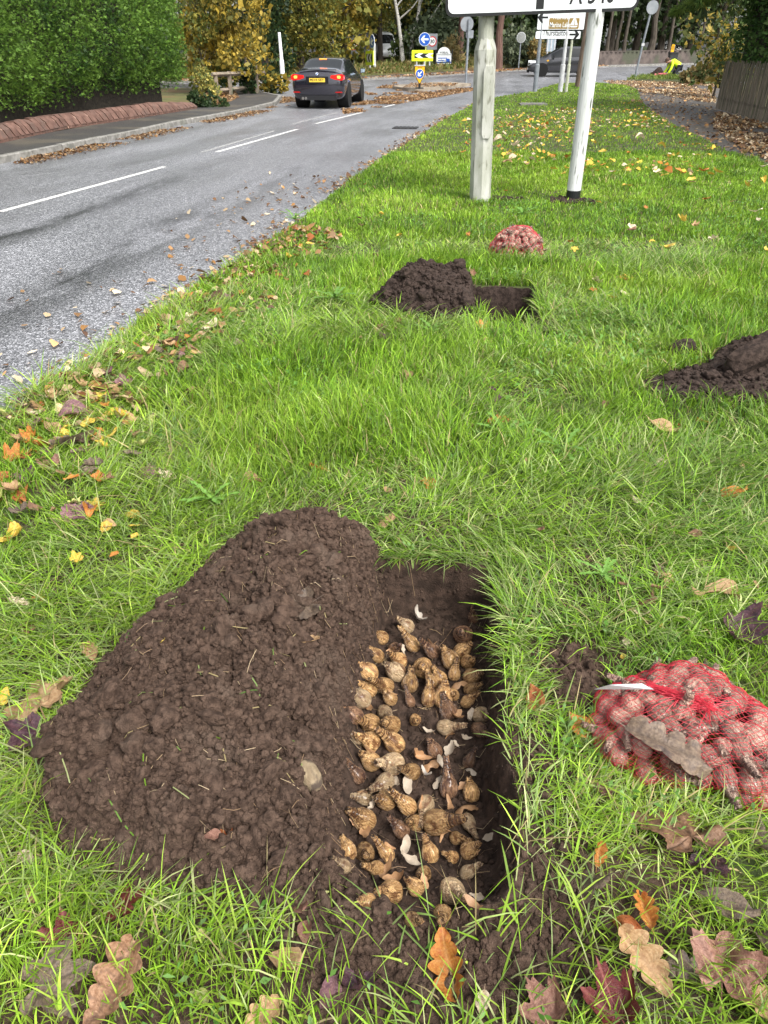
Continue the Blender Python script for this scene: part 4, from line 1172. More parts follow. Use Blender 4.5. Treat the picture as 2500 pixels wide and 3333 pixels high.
# ------------------------------------------------------------------ stone on the heap
P = march(1008, 2522, zsoil, .006)
V1, F1 = lumps(np.array([[0, 0, 0.]]), np.array([.034]), np.random.default_rng(2), ICO1, .05)
so = link('stone', npmesh('stone', V1, F1, M('muddy_stone', (.17, .125, .075), (.27, .21, .13), 60, .8, bump=.003, bscale=160, c3=(.06, .042, .03), s3=25), smooth=True), None, P)
so.scale = (.95, 1.25, .8); so.rotation_euler = (.4, 0, .15)
tag(so, 'oval muddy yellow stone half sunk in the large soil heap', 'stone')

# ------------------------------------------------------------------ fallen leaves
def leaf_strip(name, wfun, seed, curl, roll, NS=54, NT=9, stalk=.22):
    """a leaf laid out along its midrib: s from base to tip, t across"""
    r = random.Random(seed)
    V, vein = [], []
    for i in range(NS):
        s = i / (NS - 1)
        w = wfun(s) * (1 + .16 * float(vnoise(s * 6, seed, 0, 12)))
        for j in range(NT):
            t = j / (NT - 1) * 2 - 1
            x = w * t
            z = 1.5 * roll * w * (abs(t) ** 1.7) + 1.5 * curl * (s - .5) ** 2 + .055 * float(vnoise(s * 4, t * 2, seed, 3)) + .16 * float(vnoise(s * 1.7, t * .9, seed, 9))
            V.append((x + .05 * math.sin(s * 3 + seed) , s - .08 * abs(t) * w, z))
            vein.append(1.0 if j == NT // 2 else (.55 if (i % 8 == 0 and abs(t) < .85) else 0))
    F = [(i * NT + j, i * NT + j + 1, (i + 1) * NT + j + 1, (i + 1) * NT + j) for i in range(NS - 1) for j in range(NT - 1)]
    n = len(V); b = V[NT // 2]
    V += [(b[0] - .008, b[1] + .02, b[2]), (b[0] + .008, b[1] + .02, b[2]), (b[0] + .03, -stalk, b[2] + .05), (b[0] + .018, -stalk, b[2] + .05)]
    F.append((n, n + 1, n + 2, n + 3)); vein += [1] * 4
    V = [(x, y - .45, z) for x, y, z in V]
    return leaf_finish(name, V, F, vein)

def leaf_maple(name, seed, curl, lobes=(0, 52, -52, 108, -108), lens=(.62, .58, .58, .36, .36), NA=72, NR=7):
    r = random.Random(seed)
    V, vein = [(0, 0, 0)], [1.0]
    for q in range(1, NR + 1):
        for k in range(NA + 1):
            a = -150 + 300 * k / NA
            R = .26
            tipn = 0
            for la, ll in zip(lobes, lens):
                d = abs(a - la) / 37
                if d < 1: R = max(R, .26 + (ll - .26) * (1 - d ** 1.25) * (1 + .09 * math.cos(d * 19)) )
                tipn = max(tipn, max(0, 1 - abs(a - la) / 4.5))
            R *= 1 + .10 * float(vnoise(a * .05, seed, 0, 8)) + .05 * float(vnoise(a * .3, seed, 0, 9))
            f = q / NR
            rad = R * f
            x, y = rad * math.sin(R_(a)), rad * math.cos(R_(a))
            z = curl * rad * rad * 2.2 + .42 * rad * float(vnoise(math.sin(R_(a)) * 1.6, math.cos(R_(a)) * 1.6, seed, 4)) + .04 * float(vnoise(x * 9, y * 9, seed, 6)) - .05 * tipn * f
            V.append((x, y, z)); vein.append(tipn)
    W = NA + 1
    F = [(0, 1 + k + 1, 1 + k) for k in range(NA)] + [(1 + (q - 1) * W + k, 1 + (q - 1) * W + k + 1, 1 + q * W + k + 1, 1 + q * W + k) for q in range(1, NR) for k in range(NA)]
    n = len(V)
    V += [(-.008, .02, .004), (.008, .02, .004), (.05, -.4, .05), (.036, -.4, .05)]
    F.append((n, n + 1, n + 2, n + 3)); vein += [1] * 4
    V = [(x, y - .12, z) for x, y, z in V]
    return leaf_finish(name, V, F, vein)

def leaf_finish(name, V, F, vein):
    me = bpy.data.meshes.new(name)
    me.from_pydata(V, [], F)
    me.polygons.foreach_set('use_smooth', np.ones(len(F), bool))
    a = me.color_attributes.new('vein', 'FLOAT_COLOR', 'POINT')
    for i, v in enumerate(vein): a.data[i].color = (v, v, v, 1)
    me.materials.append(None)
    return me

oakw = lambda s: (.30 * math.sin(math.pi * min(1, s * .93 + .05)) ** .8 * (.45 + .75 * s)) * (.56 + .50 * abs(math.sin(math.pi * (s * 4.4 + .1))) ** .55) + .012
ovw = lambda s: .33 * math.sin(math.pi * (s * .96 + .02) ** .85) ** .8 + .004
lanw = lambda s: .19 * math.sin(math.pi * (s * .96 + .02) ** .9) + .004
LEAF = {'oak': [leaf_strip('oak_leaf', oakw, i * 5 + 1, c, r) for i, (c, r) in enumerate(((.25, .35), (-.3, .5), (.5, -.3), (.1, .15)))],
        'ovate': [leaf_strip('ovate_leaf', ovw, i * 5 + 2, c, r, 20, 9) for i, (c, r) in enumerate(((.3, .3), (-.2, .5), (.1, .1)))],
        'long': [leaf_strip('long_leaf', lanw, i * 5 + 3, c, r, 20, 9) for i, (c, r) in enumerate(((.5, .6), (-.5, .8), (.3, .3)))],
        'maple': [leaf_maple('maple_leaf', i * 5 + 4, c) for i, c in enumerate((.35, -.5, .9, .05))]}
def leaf_mat(name, a, b, c, vein, rough=.5):
    m = M(name, a, b, 22, rough, c3=c, s3=9, a3=(.52, .68), rnd=.22, bump=.0025, bscale=40, trans=.18, spec=.35)
    N, L = m.node_tree.nodes, m.node_tree.links
    bs = N['Principled BSDF']
    src = bs.inputs['Base Color'].links[0].from_socket
    at = N.new('ShaderNodeAttribute'); at.attribute_name = 'vein'
    f = N.new('ShaderNodeMath'); f.operation = 'MULTIPLY'; f.inputs[1].default_value = .55; L.new(at.outputs['Fac'], f.inputs[0])
    x = N.new('ShaderNodeMix'); x.data_type = 'RGBA'; L.new(f.outputs[0], x.inputs[0]); L.new(src, x.inputs[6]); x.inputs[7].default_value = (*vein, 1)
    L.new(x.outputs[2], bs.inputs['Base Color'])
    return m
LM = {'yellow': leaf_mat('leaf_yellow', (.62, .42, .05), (.70, .52, .10), (.45, .22, .03), (.62, .50, .2)),
      'orange': leaf_mat('leaf_orange', (.42, .145, .025), (.50, .22, .045), (.36, .10, .025), (.5, .28, .1)),
      'tan': leaf_mat('leaf_tan', (.36, .22, .11), (.46, .31, .17), (.28, .16, .08), (.28, .17, .09), .55),
      'brown': leaf_mat('leaf_brown', (.20, .105, .058), (.30, .175, .105), (.11, .06, .038), (.10, .055, .035)),
      'greybrown': leaf_mat('leaf_grey_brown', (.125, .09, .068), (.21, .155, .11), (.095, .072, .062), (.08, .06, .045), .45),
      'dark': leaf_mat('leaf_dark_maroon', (.055, .026, .036), (.11, .055, .066), (.03, .018, .024), (.10, .035, .035), .28),
      'purple': leaf_mat('leaf_purple', (.15, .070, .085), (.24, .13, .14), (.085, .036, .048), (.26, .13, .12), .4),
      'red': leaf_mat('leaf_red', (.10, .014, .017), (.16, .034, .032), (.11, .018, .02), (.38, .14, .12), .3),
      'pink': leaf_mat('leaf_pink_brown', (.20, .095, .07), (.29, .16, .115), (.13, .055, .042), (.14, .06, .04), .4),
      'beige': leaf_mat('leaf_beige', (.58, .46, .32), (.70, .60, .45), (.42, .31, .19), (.40, .28, .17), .6),
      'rust': leaf_mat('leaf_rust', (.34, .10, .035), (.45, .16, .055), (.20, .055, .025), (.26, .09, .04)),
      'lime': leaf_mat('leaf_yellow_green', (.45, .47, .13), (.55, .56, .22), (.36, .36, .08), (.55, .55, .3))}
def put_leaf(kind, colour, P, size, head, tilt=.2, i=None):
    i = random.randrange(9) if i is None else i
    o = link({'oak': 'oak_leaf', 'maple': 'maple_leaf', 'ovate': 'round_leaf', 'long': 'narrow_leaf'}[kind], LEAF[kind][i % len(LEAF[kind])])
    o.location = P
    o.rotation_euler = (random.uniform(-tilt, tilt), random.uniform(-tilt, tilt), R_(head))
    o.scale = (size, size, size * random.uniform(.8, 1.2))
    o.material_slots[0].link = 'OBJECT'
    o.material_slots[0].material = LM[colour]
    return o
def zall(x, y):
    x, y = np.asarray(x, float), np.asarray(y, float)
    z = base(y)
    z = np.where((x > -1.12) & (x < .76) & (y > .45) & (y < 2.42), zsoil(x, y), z)
    z = np.where((x > -.45) & (x < 1.45) & (y > 4.35) & (y < 5.9), zdig2(x, y), z)
    return np.where((x > 1.0) & (x < 3.05) & (y > 2.9) & (y < 4.45), zdig3(x, y), z)
random.seed(11)
LEAVES = [
 ('maple','red',211,3050,.15,30,'glossy dark red maple leaf lying on a larger grey brown leaf, bottom left'),('maple','greybrown',163,3190,.22,-70,'large veined grey brown maple leaf under the glossy red leaf'),
 ('oak','brown',356,3224,.21,-22,'long upright brown oak leaf on the grass at the bottom left'),('maple','red',398,2941,.15,10,'dark red ribbed maple leaf against the foot of the large soil heap'),
 ('ovate','tan',931,3101,.09,80,'flat tan oval leaf on grass below the large soil heap'),('ovate','lime',648,3240,.055,75,'small pale yellow leaf on the grass at bottom centre left'),
 ('ovate','pink',975,2925,.075,20,'rosy red speckled leaf on grass at the hole\'s near left corner'),('ovate','pink',995,3010,.06,170,'dull red leaf just below the rosy speckled leaf'),
 ('oak','tan',848,3322,.12,-40,'tan oak leaf cut by the bottom edge of the picture'),('ovate','beige',75,2790,.05,90,'pale curled leaf left of the large soil heap'),('oak','tan',105,2880,.07,200,'tan ragged leaf hanging in grass left of the glossy red leaf'),
 ('ovate','lime',651,3037,.045,-50,'small yellow green leaf on grass below the large heap'),('ovate','lime',1045,2900,.04,-60,'yellow green leaf scrap beside the rosy speckled leaf'),
 ('oak','orange',1467,3110,.17,178,'mottled orange oak leaf on bare soil in front of the hole'),('maple','dark',1166,3200,.13,180,'wet dark leaf pressed into the soil in front of the hole'),('ovate','purple',1070,3215,.09,150,'dull purple leaf half under grass left of the wet dark leaf'),
 ('ovate','beige',1575,3240,.055,170,'cream leaf scrap on soil right of the mottled orange leaf'),('maple','pink',1790,3290,.14,30,'reddish brown maple leaf at the bottom edge right of the hole'),
 ('maple','brown',2230,2700,.27,8,'big brown maple leaf with orange underside standing below the red net bag'),('maple','dark',2310,2800,.12,150,'dark maroon leaf beneath the big brown maple leaf'),
 ('oak','greybrown',1878,2846,.20,80,'dark grey oak leaf lying on grass right of the hole'),('oak','orange',1946,2775,.065,-20,'small orange leaf behind the dark grey oak leaf'),
 ('oak','orange',2105,2980,.11,-8,'bright orange oak leaf standing upright in grass'),('long','rust',2047,3005,.085,60,'curled rust leaf beside the upright orange oak leaf'),
 ('oak','tan',2100,3140,.18,25,'tan lobed oak leaf on grass below the upright orange leaf'),('oak','greybrown',2240,3155,.14,70,'dark mottled curled leaf between two tan leaves at bottom right'),
 ('maple','pink',2356,3160,.21,-30,'big pinkish tan maple leaf at the bottom right'),('oak','tan',2438,3245,.17,200,'yellowish tan oak leaf beneath the big pinkish maple leaf'),
 ('maple','red',2009,3285,.16,15,'shiny red brown maple leaf at the bottom edge, right half'),('long','greybrown',2380,2957,.17,50,'long grey brown leaf sunk in grass below the net bag'),
 ('oak','greybrown',2485,2716,.10,170,'crinkled grey leaf at the right edge below the net bag'),('ovate','greybrown',2490,3060,.08,0,'dull brown leaf at the right edge above the big pinkish leaf'),
 ('maple','dark',2404,2060,.19,-100,'glossy dark purple maple leaf on grass above the net bag'),('maple','dark',2312,2195,.11,60,'dark maroon leaf touching the net bag\'s upper edge'),
 ('ovate','yellow',2380,1779,.055,10,'round yellow leaf on grass above the dark purple leaf'),('maple','purple',2364,1706,.085,20,'folded maroon leaf above the round yellow leaf'),
 ('long','orange',2388,1604,.14,75,'curled orange leaf on grass at right, above the folded maroon leaf'),('oak','beige',2238,1462,.11,-65,'pale beige oak leaf below the right hand soil slabs'),
 ('ovate','purple',2290,1508,.075,-75,'brown purple leaf below the pale beige oak leaf'),('long','orange',2297,1366,.09,80,'orange leaf just in front of the right hand soil spread'),('long','orange',2228,1378,.06,80,'narrow orange scrap left of the orange leaf by the right hand soil'),
 ('maple','purple',2275,1412,.07,10,'dull purple leaf above the pale beige oak leaf'),('maple','tan',2175,1862,.12,-60,'tan crumpled leaf overlapping a maroon leaf right of the hole\'s far end'),('maple','purple',2140,1838,.11,90,'maroon leaf under the tan crumpled leaf'),
 ('oak','brown',2110,1945,.11,150,'brown leaf in long grass below the tan crumpled leaf'),('long','tan',2364,1930,.15,80,'long beige curled leaf above the glossy dark purple leaf'),('ovate','pink',2475,1960,.06,60,'pinkish leaf at the right edge by the long beige leaf'),
 ('ovate','lime',2010,1571,.07,0,'round pale green leaf standing in the grass'),('ovate','yellow',2145,2030,.04,30,'small bright yellow leaf left of the dark purple leaf'),('ovate','beige',2038,2082,.04,0,'small cream leaf right of the hole, above the scuffed soil'),
 ('oak','orange',1621,1368,.14,-80,'large orange leaf in the middle of the verge'),('oak','tan',1259,1597,.08,-10,'pale tan oak leaf behind the hole\'s far left corner'),('maple','orange',1401,1567,.10,90,'curled orange brown leaf behind the hole'),
 ('maple','tan',1259,1690,.12,40,'crumpled tan leaf just behind the hole'),('oak','greybrown',1621,1676,.09,75,'grey brown leaf behind the hole\'s far right corner'),('maple','purple',1492,1538,.06,0,'small maroon leaf beside a yellow and maroon leaf'),('maple','lime',1552,1528,.08,0,'yellow green and maroon leaf in flattened grass behind the hole'),
 ('oak','orange',1232,1359,.06,10,'small orange leaf in the grass left of the middle'),('ovate','orange',1401,1214,.05,0,'small orange tan leaf below the far empty hole'),('oak','orange',1042,1528,.11,80,'orange ragged strip of leaf behind the large soil heap'),
 ('maple','orange',1577,1060,.12,20,'bright orange leaf at the lip of the far empty hole'),('ovate','yellow',2176,798,.15,70,'large yellow leaf on the verge beyond the right hand soil'),('ovate','tan',2290,853,.13,80,'yellowish tan leaf right of the large yellow leaf'),
 ('long','brown',1298,1043,.12,20,'brown leaf in grass in front of the pointed soil heap'),('oak','brown',1232,1078,.15,-40,'long brown leaf left of the brown leaf before the pointed heap'),
 ('maple','yellow',344,1428,.17,0,'big yellow spotted maple leaf near the road edge'),('maple','purple',482,1522,.19,170,'large purple maple leaf among leaves near the road'),('oak','beige',548,1548,.12,60,'pale beige oak leaf right of the large purple leaf'),
 ('maple','orange',874,1296,.11,10,'upright orange leaf left of the middle of the verge'),('maple','dark',90,1546,.12,30,'dark purple leaf at the left edge of the verge'),('oak','rust',72,1588,.17,200,'long rust coloured leaf at the left edge'),
 ('maple','orange',39,1492,.12,0,'orange leaf cut by the left picture edge above the dark purple leaf'),('maple','orange',102,1456,.11,30,'broad orange leaf near the kerb at the left edge'),('maple','greybrown',765,1335,.19,60,'large grey brown leaf in the leaf drift left of the middle'),
 ('oak','beige',747,1373,.12,80,'pale flat leaf below the large grey brown leaf'),('ovate','lime',693,1240,.10,40,'pale yellow oval leaf above the large grey brown leaf'),('maple','greybrown',352,1325,.15,70,'large grey leaf in the drift beside the kerb'),
 ('long','yellow',370,1346,.13,90,'pale yellow edged leaf under the large grey leaf by the kerb'),('maple','pink',482,1405,.09,0,'pinkish star shaped leaf among the drift by the kerb'),('maple','tan',425,1368,.12,80,'orange tan leaf above the pinkish star shaped leaf'),
 ('maple','red',826,1459,.11,100,'dark red leaf in grass behind the large soil heap'),('oak','rust',700,1440,.13,220,'rust leaf standing on edge left of the dark red leaf'),('long','tan',815,1566,.12,90,'tan leaf with a yellow patch just behind the large soil heap'),
 ('maple','yellow',307,1640,.10,0,'bright yellow speckled leaf in grass left of the large heap'),('long','yellow',434,1678,.09,60,'yellow strip of leaf right of the bright yellow speckled leaf'),('maple','pink',163,1516,.13,40,'pinkish brown crinkled leaf right of the dark purple edge leaf'),
 ('maple','red',868,1124,.12,0,'dark red leaf standing in grass left of the pointed heap'),('maple','tan',127,2284,.26,35,'big tan maple leaf beside the large heap at the left edge'),('maple','dark',100,2392,.16,150,'blackish wet leaf beneath the big tan maple leaf'),
 ('maple','yellow',35,1746,.15,60,'yellow leaf cluster cut by the left picture edge'),('oak','tan',296,2126,.09,30,'tan eaten leaf at the back foot of the large heap'),('maple','orange',121,1930,.07,0,'small orange leaf in grass at far left'),
 ('oak','beige',61,1965,.09,70,'beige folded leaf below the small orange leaf at far left'),('ovate','brown',92,2042,.08,30,'brown curled leaf at far left above the big tan leaf'),('ovate','yellow',8,2262,.06,0,'yellow orange leaf scrap at the very left edge'),
 ('maple','greybrown',985,1960,.17,120,'muddy grey leaf half buried in the large soil heap'),('oak','tan',1000,2074,.10,80,'torn tan leaf sticking out of the heap below the muddy grey leaf'),('ovate','yellow',526,2066,.035,20,'tiny yellow leaf on the large soil heap'),
 ('long','rust',730,2690,.07,10,'reddish leaf stuck upright in the foot of the large heap'),('ovate','pink',690,2712,.05,80,'pink leaf scrap lying on the foot of the large heap'),
 ('ovate','rust',1742,2270,.09,0,'rust brown leaf beside the scuffed soil near the net bag'),('ovate','orange',1885,2360,.09,30,'yellow brown leaf tucked under the net bag\'s left end'),('oak','pink',1966,2570,.06,190,'small pinkish leaf on grass left of the net bag'),
 ('oak','beige',2095,1985,.06,60,'pale scrap of leaf above the small cream leaf'),('ovate','yellow',2030,2128,.03,0,'tiny yellow scrap right of the scuffed soil'),('ovate','beige',2075,1620,.05,20,'pale spotted leaf below the round pale green leaf'),
 ('long','beige',2150,1500,.09,80,'bleached strip of leaf left of the pale beige oak leaf'),('long','tan',2160,1390,.16,70,'large bleached leaf flattened in front of the right hand soil'),('oak','beige',1880,1420,.07,60,'pale leaf in grass right of the large orange leaf')]
def on_grass(x, y, size):
    near = bool(ok_grass(np.array([x]), np.array([y]))[0])
    return float(zall(x, y)) + ((.020 + .06 * size) if near else .012)
for kind, colour, px, py, size, head, lab in LEAVES:
    G = march(px, py, zall, .035) if py > 1050 and abs(ray(px, py)[2]) > .4 else gp(px, py, .04)
    if G.y > 2.95: G = gp(px, py, .04)
    o = put_leaf(kind, colour, (G.x, G.y, on_grass(G.x, G.y, size)), size * (.80 if kind == 'maple' else .86) * (.86 if py > 2900 else 1), head, .45)
    tag(o, lab, 'leaf', 'large fallen leaves')
G = bag_top(2172, 2421, .022)
o = put_leaf('oak', 'greybrown', G + Vector((0, 0, .012)), .205, 235, 0, 1)
o.rotation_euler = (R_(-14), R_(4), R_(238))
tag(o, 'large grey brown oak leaf lying on top of the near red net bag', 'leaf', 'large fallen leaves')
# smaller leaves strewn over the verge, the gutter and the path: alike within each patch
def strew(n, sample, cols, kinds, size, label, group, lift=.05):
    k = 0
    tries = 0
    while k < n and tries < n * 60:
        tries += 1
        p = sample()
        if p is None: continue
        colour = random.choices(list(cols), list(cols.values()))[0]
        nm = {'tan': 'tan', 'beige': 'pale beige', 'greybrown': 'grey brown', 'purple': 'purplish', 'lime': 'yellow green'}.get(colour, colour)
        o = put_leaf(random.choice(kinds), colour, (p[0], p[1], float(zall(p[0], p[1])) + lift + .035 * (p[1] > 6)), size * math.exp(random.gauss(0, .28)), random.uniform(0, 360), .35)
        tag(o, f'small {nm} {label}', 'leaf', f'{nm} {group}')
        k += 1
def samp(px0, px1, py0, py1, dz=0, cond=None, bias=None):
    def f():
        px, py = random.uniform(px0, px1), random.uniform(py0, py1)
        if bias and random.random() > bias(px, py): return None
        g = gp(px, py, dz)
        if g is None: return None
        if cond and not cond(g.x, g.y): return None
        return g
    return f
onv = lambda m=.02: (lambda x, y: float(sdf(np.array([x]), np.array([y]), VERGE)[0]) > m and all(float(sdf(np.array([x]), np.array([y]), q)[0]) < -.03 for q in (HOLE2, MOUND2, MOUND3, MOUND1, HOLE1)))
WARM = {'yellow': 5, 'orange': 4, 'beige': 4, 'tan': 3, 'rust': 1}
strew(60, samp(1500, 2500, 330, 640, 0, onv(), lambda x, y: math.exp(-((y - 480 - (x - 1900) * .05) / 110) ** 2)), WARM, ['ovate', 'ovate', 'maple', 'long'], .125, 'leaf on the short grass behind the big sign\'s posts', 'leaves behind the big sign')
strew(26, samp(1850, 2500, 600, 1000, 0, onv()), {'yellow': 4, 'tan': 3, 'beige': 3, 'orange': 2, 'brown': 1}, ['ovate', 'maple'], .085, 'leaf on the grass right of the far net bag', 'leaves right of the far bag')
strew(22, samp(700, 1650, 620, 1000, 0, onv(.15)), {'rust': 3, 'yellow': 2, 'brown': 2, 'red': 2, 'orange': 2}, ['maple', 'ovate', 'oak'], .07, 'leaf in the grass between the road and the pointed heap', 'leaves between road and heap')
edge = lambda lo, hi: (lambda x, y: lo < float(sdf(np.array([x]), np.array([y]), VERGE)[0]) < hi)
strew(95, samp(0, 800, 980, 1700, 0, edge(.0, .85)), {'orange': 2, 'tan': 5, 'beige': 2, 'yellow': 1, 'purple': 3, 'greybrown': 5, 'rust': 3, 'brown': 4, 'lime': 1}, ['maple', 'oak', 'ovate', 'maple'], .085, 'leaf in the drift on the grass along the road edge', 'leaves in the roadside drift')
strew(12, samp(0, 560, 1480, 1900, 0, onv()), {'orange': 3, 'tan': 2, 'yellow': 2, 'brown': 2}, ['maple', 'ovate'], .065, 'leaf caught in grass left of the large heap', 'leaves left of the large heap')
strew(10, samp(1250, 2500, 1450, 2000, 0, onv()), {'brown': 2, 'tan': 2, 'yellow': 1, 'lime': 1}, ['ovate', 'oak'], .045, 'leaf in the grass behind the bulb hole', 'leaves behind the bulb hole')
strew(14, samp(1100, 2000, 1080, 1450, 0, onv()), {'brown': 2, 'orange': 2, 'tan': 2, 'dark': 1}, ['ovate', 'oak'], .05, 'leaf in the grass between the two soil heaps', 'leaves between the soil heaps')
# leaf litter too dense to count: gutters, island, path edge, under the shrubs
def litter(name, spots, n, size, pal, label, seed, zf):
    rng = np.random.default_rng(seed)
    P = np.concatenate([np.column_stack(s(rng, max(1, int(n * f)))) for s, f in spots])
    n = len(P)
    az, L = rng.uniform(0, 6.283, n), size * np.exp(rng.normal(0, .3, n))
    W = L * rng.uniform(.5, .9, n)
    tl = rng.normal(0, .35, (n, 2))
    d = np.column_stack([np.cos(az), np.sin(az), tl[:, 0]]) * L[:, None] / 2
    s = np.column_stack([-np.sin(az), np.cos(az), tl[:, 1]]) * W[:, None] / 2
    c = np.column_stack([P, zf(P[:, 0], P[:, 1]) + .012 + np.abs(rng.normal(0, .006, n))])
    up = np.array([0, 0, 1.0]) * (L * rng.uniform(-.1, .35, n))[:, None]
    V = np.stack([c - d, c - d * .3 + s + up, c + d * .45 + s * .8 + up, c + d, c + d * .45 - s * .8 + up * .5, c - d * .3 - s + up * .6], 1)
    V[:, :, 2] = np.maximum(V[:, :, 2], zf(V[:, :, 0], V[:, :, 1]) + .004)
    k = (np.arange(n) * 6)[:, None]
    Q = np.vstack([k + np.array([0, 1, 2, 5]), k + np.array([5, 2, 3, 4])])
    pal = np.array(pal)
    C = np.repeat(pal[rng.integers(0, len(pal), n)] * np.exp(rng.normal(0, .25, (n, 1))), 6, 0)
    return tag(link(name, npmesh(name, V.reshape(-1, 3), Q, m_litter, C)), label, 'leaf litter', kind='stuff')
def along(path, o0, o1, clump=0.0):
    P = np.array([[p[0], p[1]] for p in path])
    def f(rng, n):
        seg = np.hypot(*(P[1:] - P[:-1]).T)
        i = rng.choice(len(seg), n * 2, p=seg / seg.sum()); t = rng.uniform(0, 1, n * 2)
        a, b = P[i], P[i + 1]
        tt = (b - a) / seg[i][:, None]
        o = o0 + (o1 - o0) * rng.beta(1.2, 2.2, n * 2)
        q = a + (b - a) * t[:, None] + np.column_stack([-tt[:, 1], tt[:, 0]]) * o[:, None]
        if clump: q = q[fbm(q[:, 0] * .9, q[:, 1] * .9, 0, 401, 2) > clump * .35 - .40]
        return q[:n, 0], q[:n, 1]
    return f
def region(poly, clump=0.0, sc=.9):
    def f(rng, n):
        q = scatter_in(poly, n * 2, rng)
        if clump: q = q[fbm(q[:, 0] * sc, q[:, 1] * sc, 0, 411, 3) > clump - .45]
        return q[:n, 0], q[:n, 1]
    return f
LIT = [(.24, .135, .06), (.33, .20, .095), (.16, .085, .042), (.44, .32, .19), (.29, .15, .05), (.11, .06, .038)]
gpl = lambda pts, dz=0: [tuple(gp(x, y, dz)[:2]) for x, y in pts]
zr = lambda x, y: base(y) - .098
litter('leaf_litter', [(along(VERGE[3:10], -.02, -.75, .5), 1)], 700, .055, LIT + [(.42, .31, .19), (.3, .1, .03)], 'brown leaf fragments along the grass side of the road edge', 39, lambda x, y: base(y) + .03)
litter('leaf_litter', [(region([(5.9, 10), (6.6, 17), (7.7, 24), (9.2, 31), (11, 37), (12.3, 36), (11, 29), (9.9, 22), (8.6, 13), (8.2, 10)]), 1)], 1300, .075, LIT, 'scattered leaves lying over the whole footpath', 40, lambda x, y: base(y) - .03)
litter('leaf_litter', [(region(gpl([(1480, 400), (2080, 330), (2180, 410), (2480, 560), (2400, 640), (1900, 600), (1560, 520)]), .3, .5), 1)], 900, .072, [(.62, .42, .05), (.50, .17, .025), (.58, .46, .32), (.36, .22, .11), (.60, .40, .06)], 'small yellow and orange leaves thickly scattered over the far verge', 38, lambda x, y: base(y) + .045)
zv = lambda x, y: base(y) + .0
litter('leaf_litter', [(along(KERB[2:], -.03, -.75, .6), 1)], 6500, .045, [tuple(v * .8 for v in c) for c in LIT], 'brown leaves drifted in the gutter along the left kerb', 31, zr)
litter('leaf_litter', [(along(VERGE[2:16], .02, .5, .7), .85), (along(VERGE[2:12], .1, 1.8), .15)], 1900, .05, LIT + [(.6, .5, .35)], 'scattered pale leaves in the gutter along the grass edge', 32, zr)
litter('leaf_litter', [(region(gpl([(1110, 352), (1190, 330), (1300, 300), (1400, 300), (1540, 284), (1560, 292), (1420, 318), (1290, 340), (1180, 366), (1120, 372)], -.1), .25), .75), (region(gpl([(1180, 300), (1290, 268), (1310, 296), (1230, 325)], -.1), .3), .25)], 12000, .06, LIT, 'brown leaves gathered on the road round the traffic island', 33, zr)
litter('leaf_litter', [(region(gpl([(1310, 288), (1480, 282), (1490, 274), (1340, 272)]), .1), 1)], 900, .06, LIT, 'brown leaves lying on the traffic island', 34, lambda x, y: base(y) + .02)
litter('leaf_litter', [(region(gpl([(2095, 300), (2330, 335), (2325, 270), (2060, 262), (1960, 262)]), .15, .6), .75), (region(gpl([(2330, 360), (2500, 400), (2500, 520), (2400, 470), (2320, 410)]), .15), .25)], 9000, .065, LIT + [(.62, .50, .34), (.6, .48, .3)], 'pale leaves covering the footpath beside the paling fence', 35, lambda x, y: base(y) - .025)
litter('leaf_litter', [(along(FARK, 2.3, 4.4), .6), (along(FARK[:9], -1.8, 0), .4)], 7000, .10, LIT + [(.42, .17, .06)], 'leaves strewn along the far kerb and bank', 36, lambda x, y: base(y) + .06)
litter('leaf_litter', [(region([(-6.3, 26.3), (-5.4, 27), (-5.5, 31), (-6.5, 35.6), (-7.4, 36), (-7, 31)], 0), 1)], 5000, .06, LIT, 'brown leaves heaped at the foot of the rail fence', 37, zv)

# ------------------------------------------------------------------ hedge, walls and fences
def path_point(path, s):
    L = [(Vector((b[0] - a[0], b[1] - a[1], 0))).length for a, b in zip(path, path[1:])]
    for a, b, l in zip(path, path[1:], L):
        if s <= l or b is path[-1]:
            t = Vector((b[0] - a[0], b[1] - a[1], 0)).normalized()
            return Vector((a[0], a[1], 0)) + t * s, t
        s -= l
def path_len(path): return sum(math.hypot(b[0] - a[0], b[1] - a[1]) for a, b in zip(path, path[1:]))

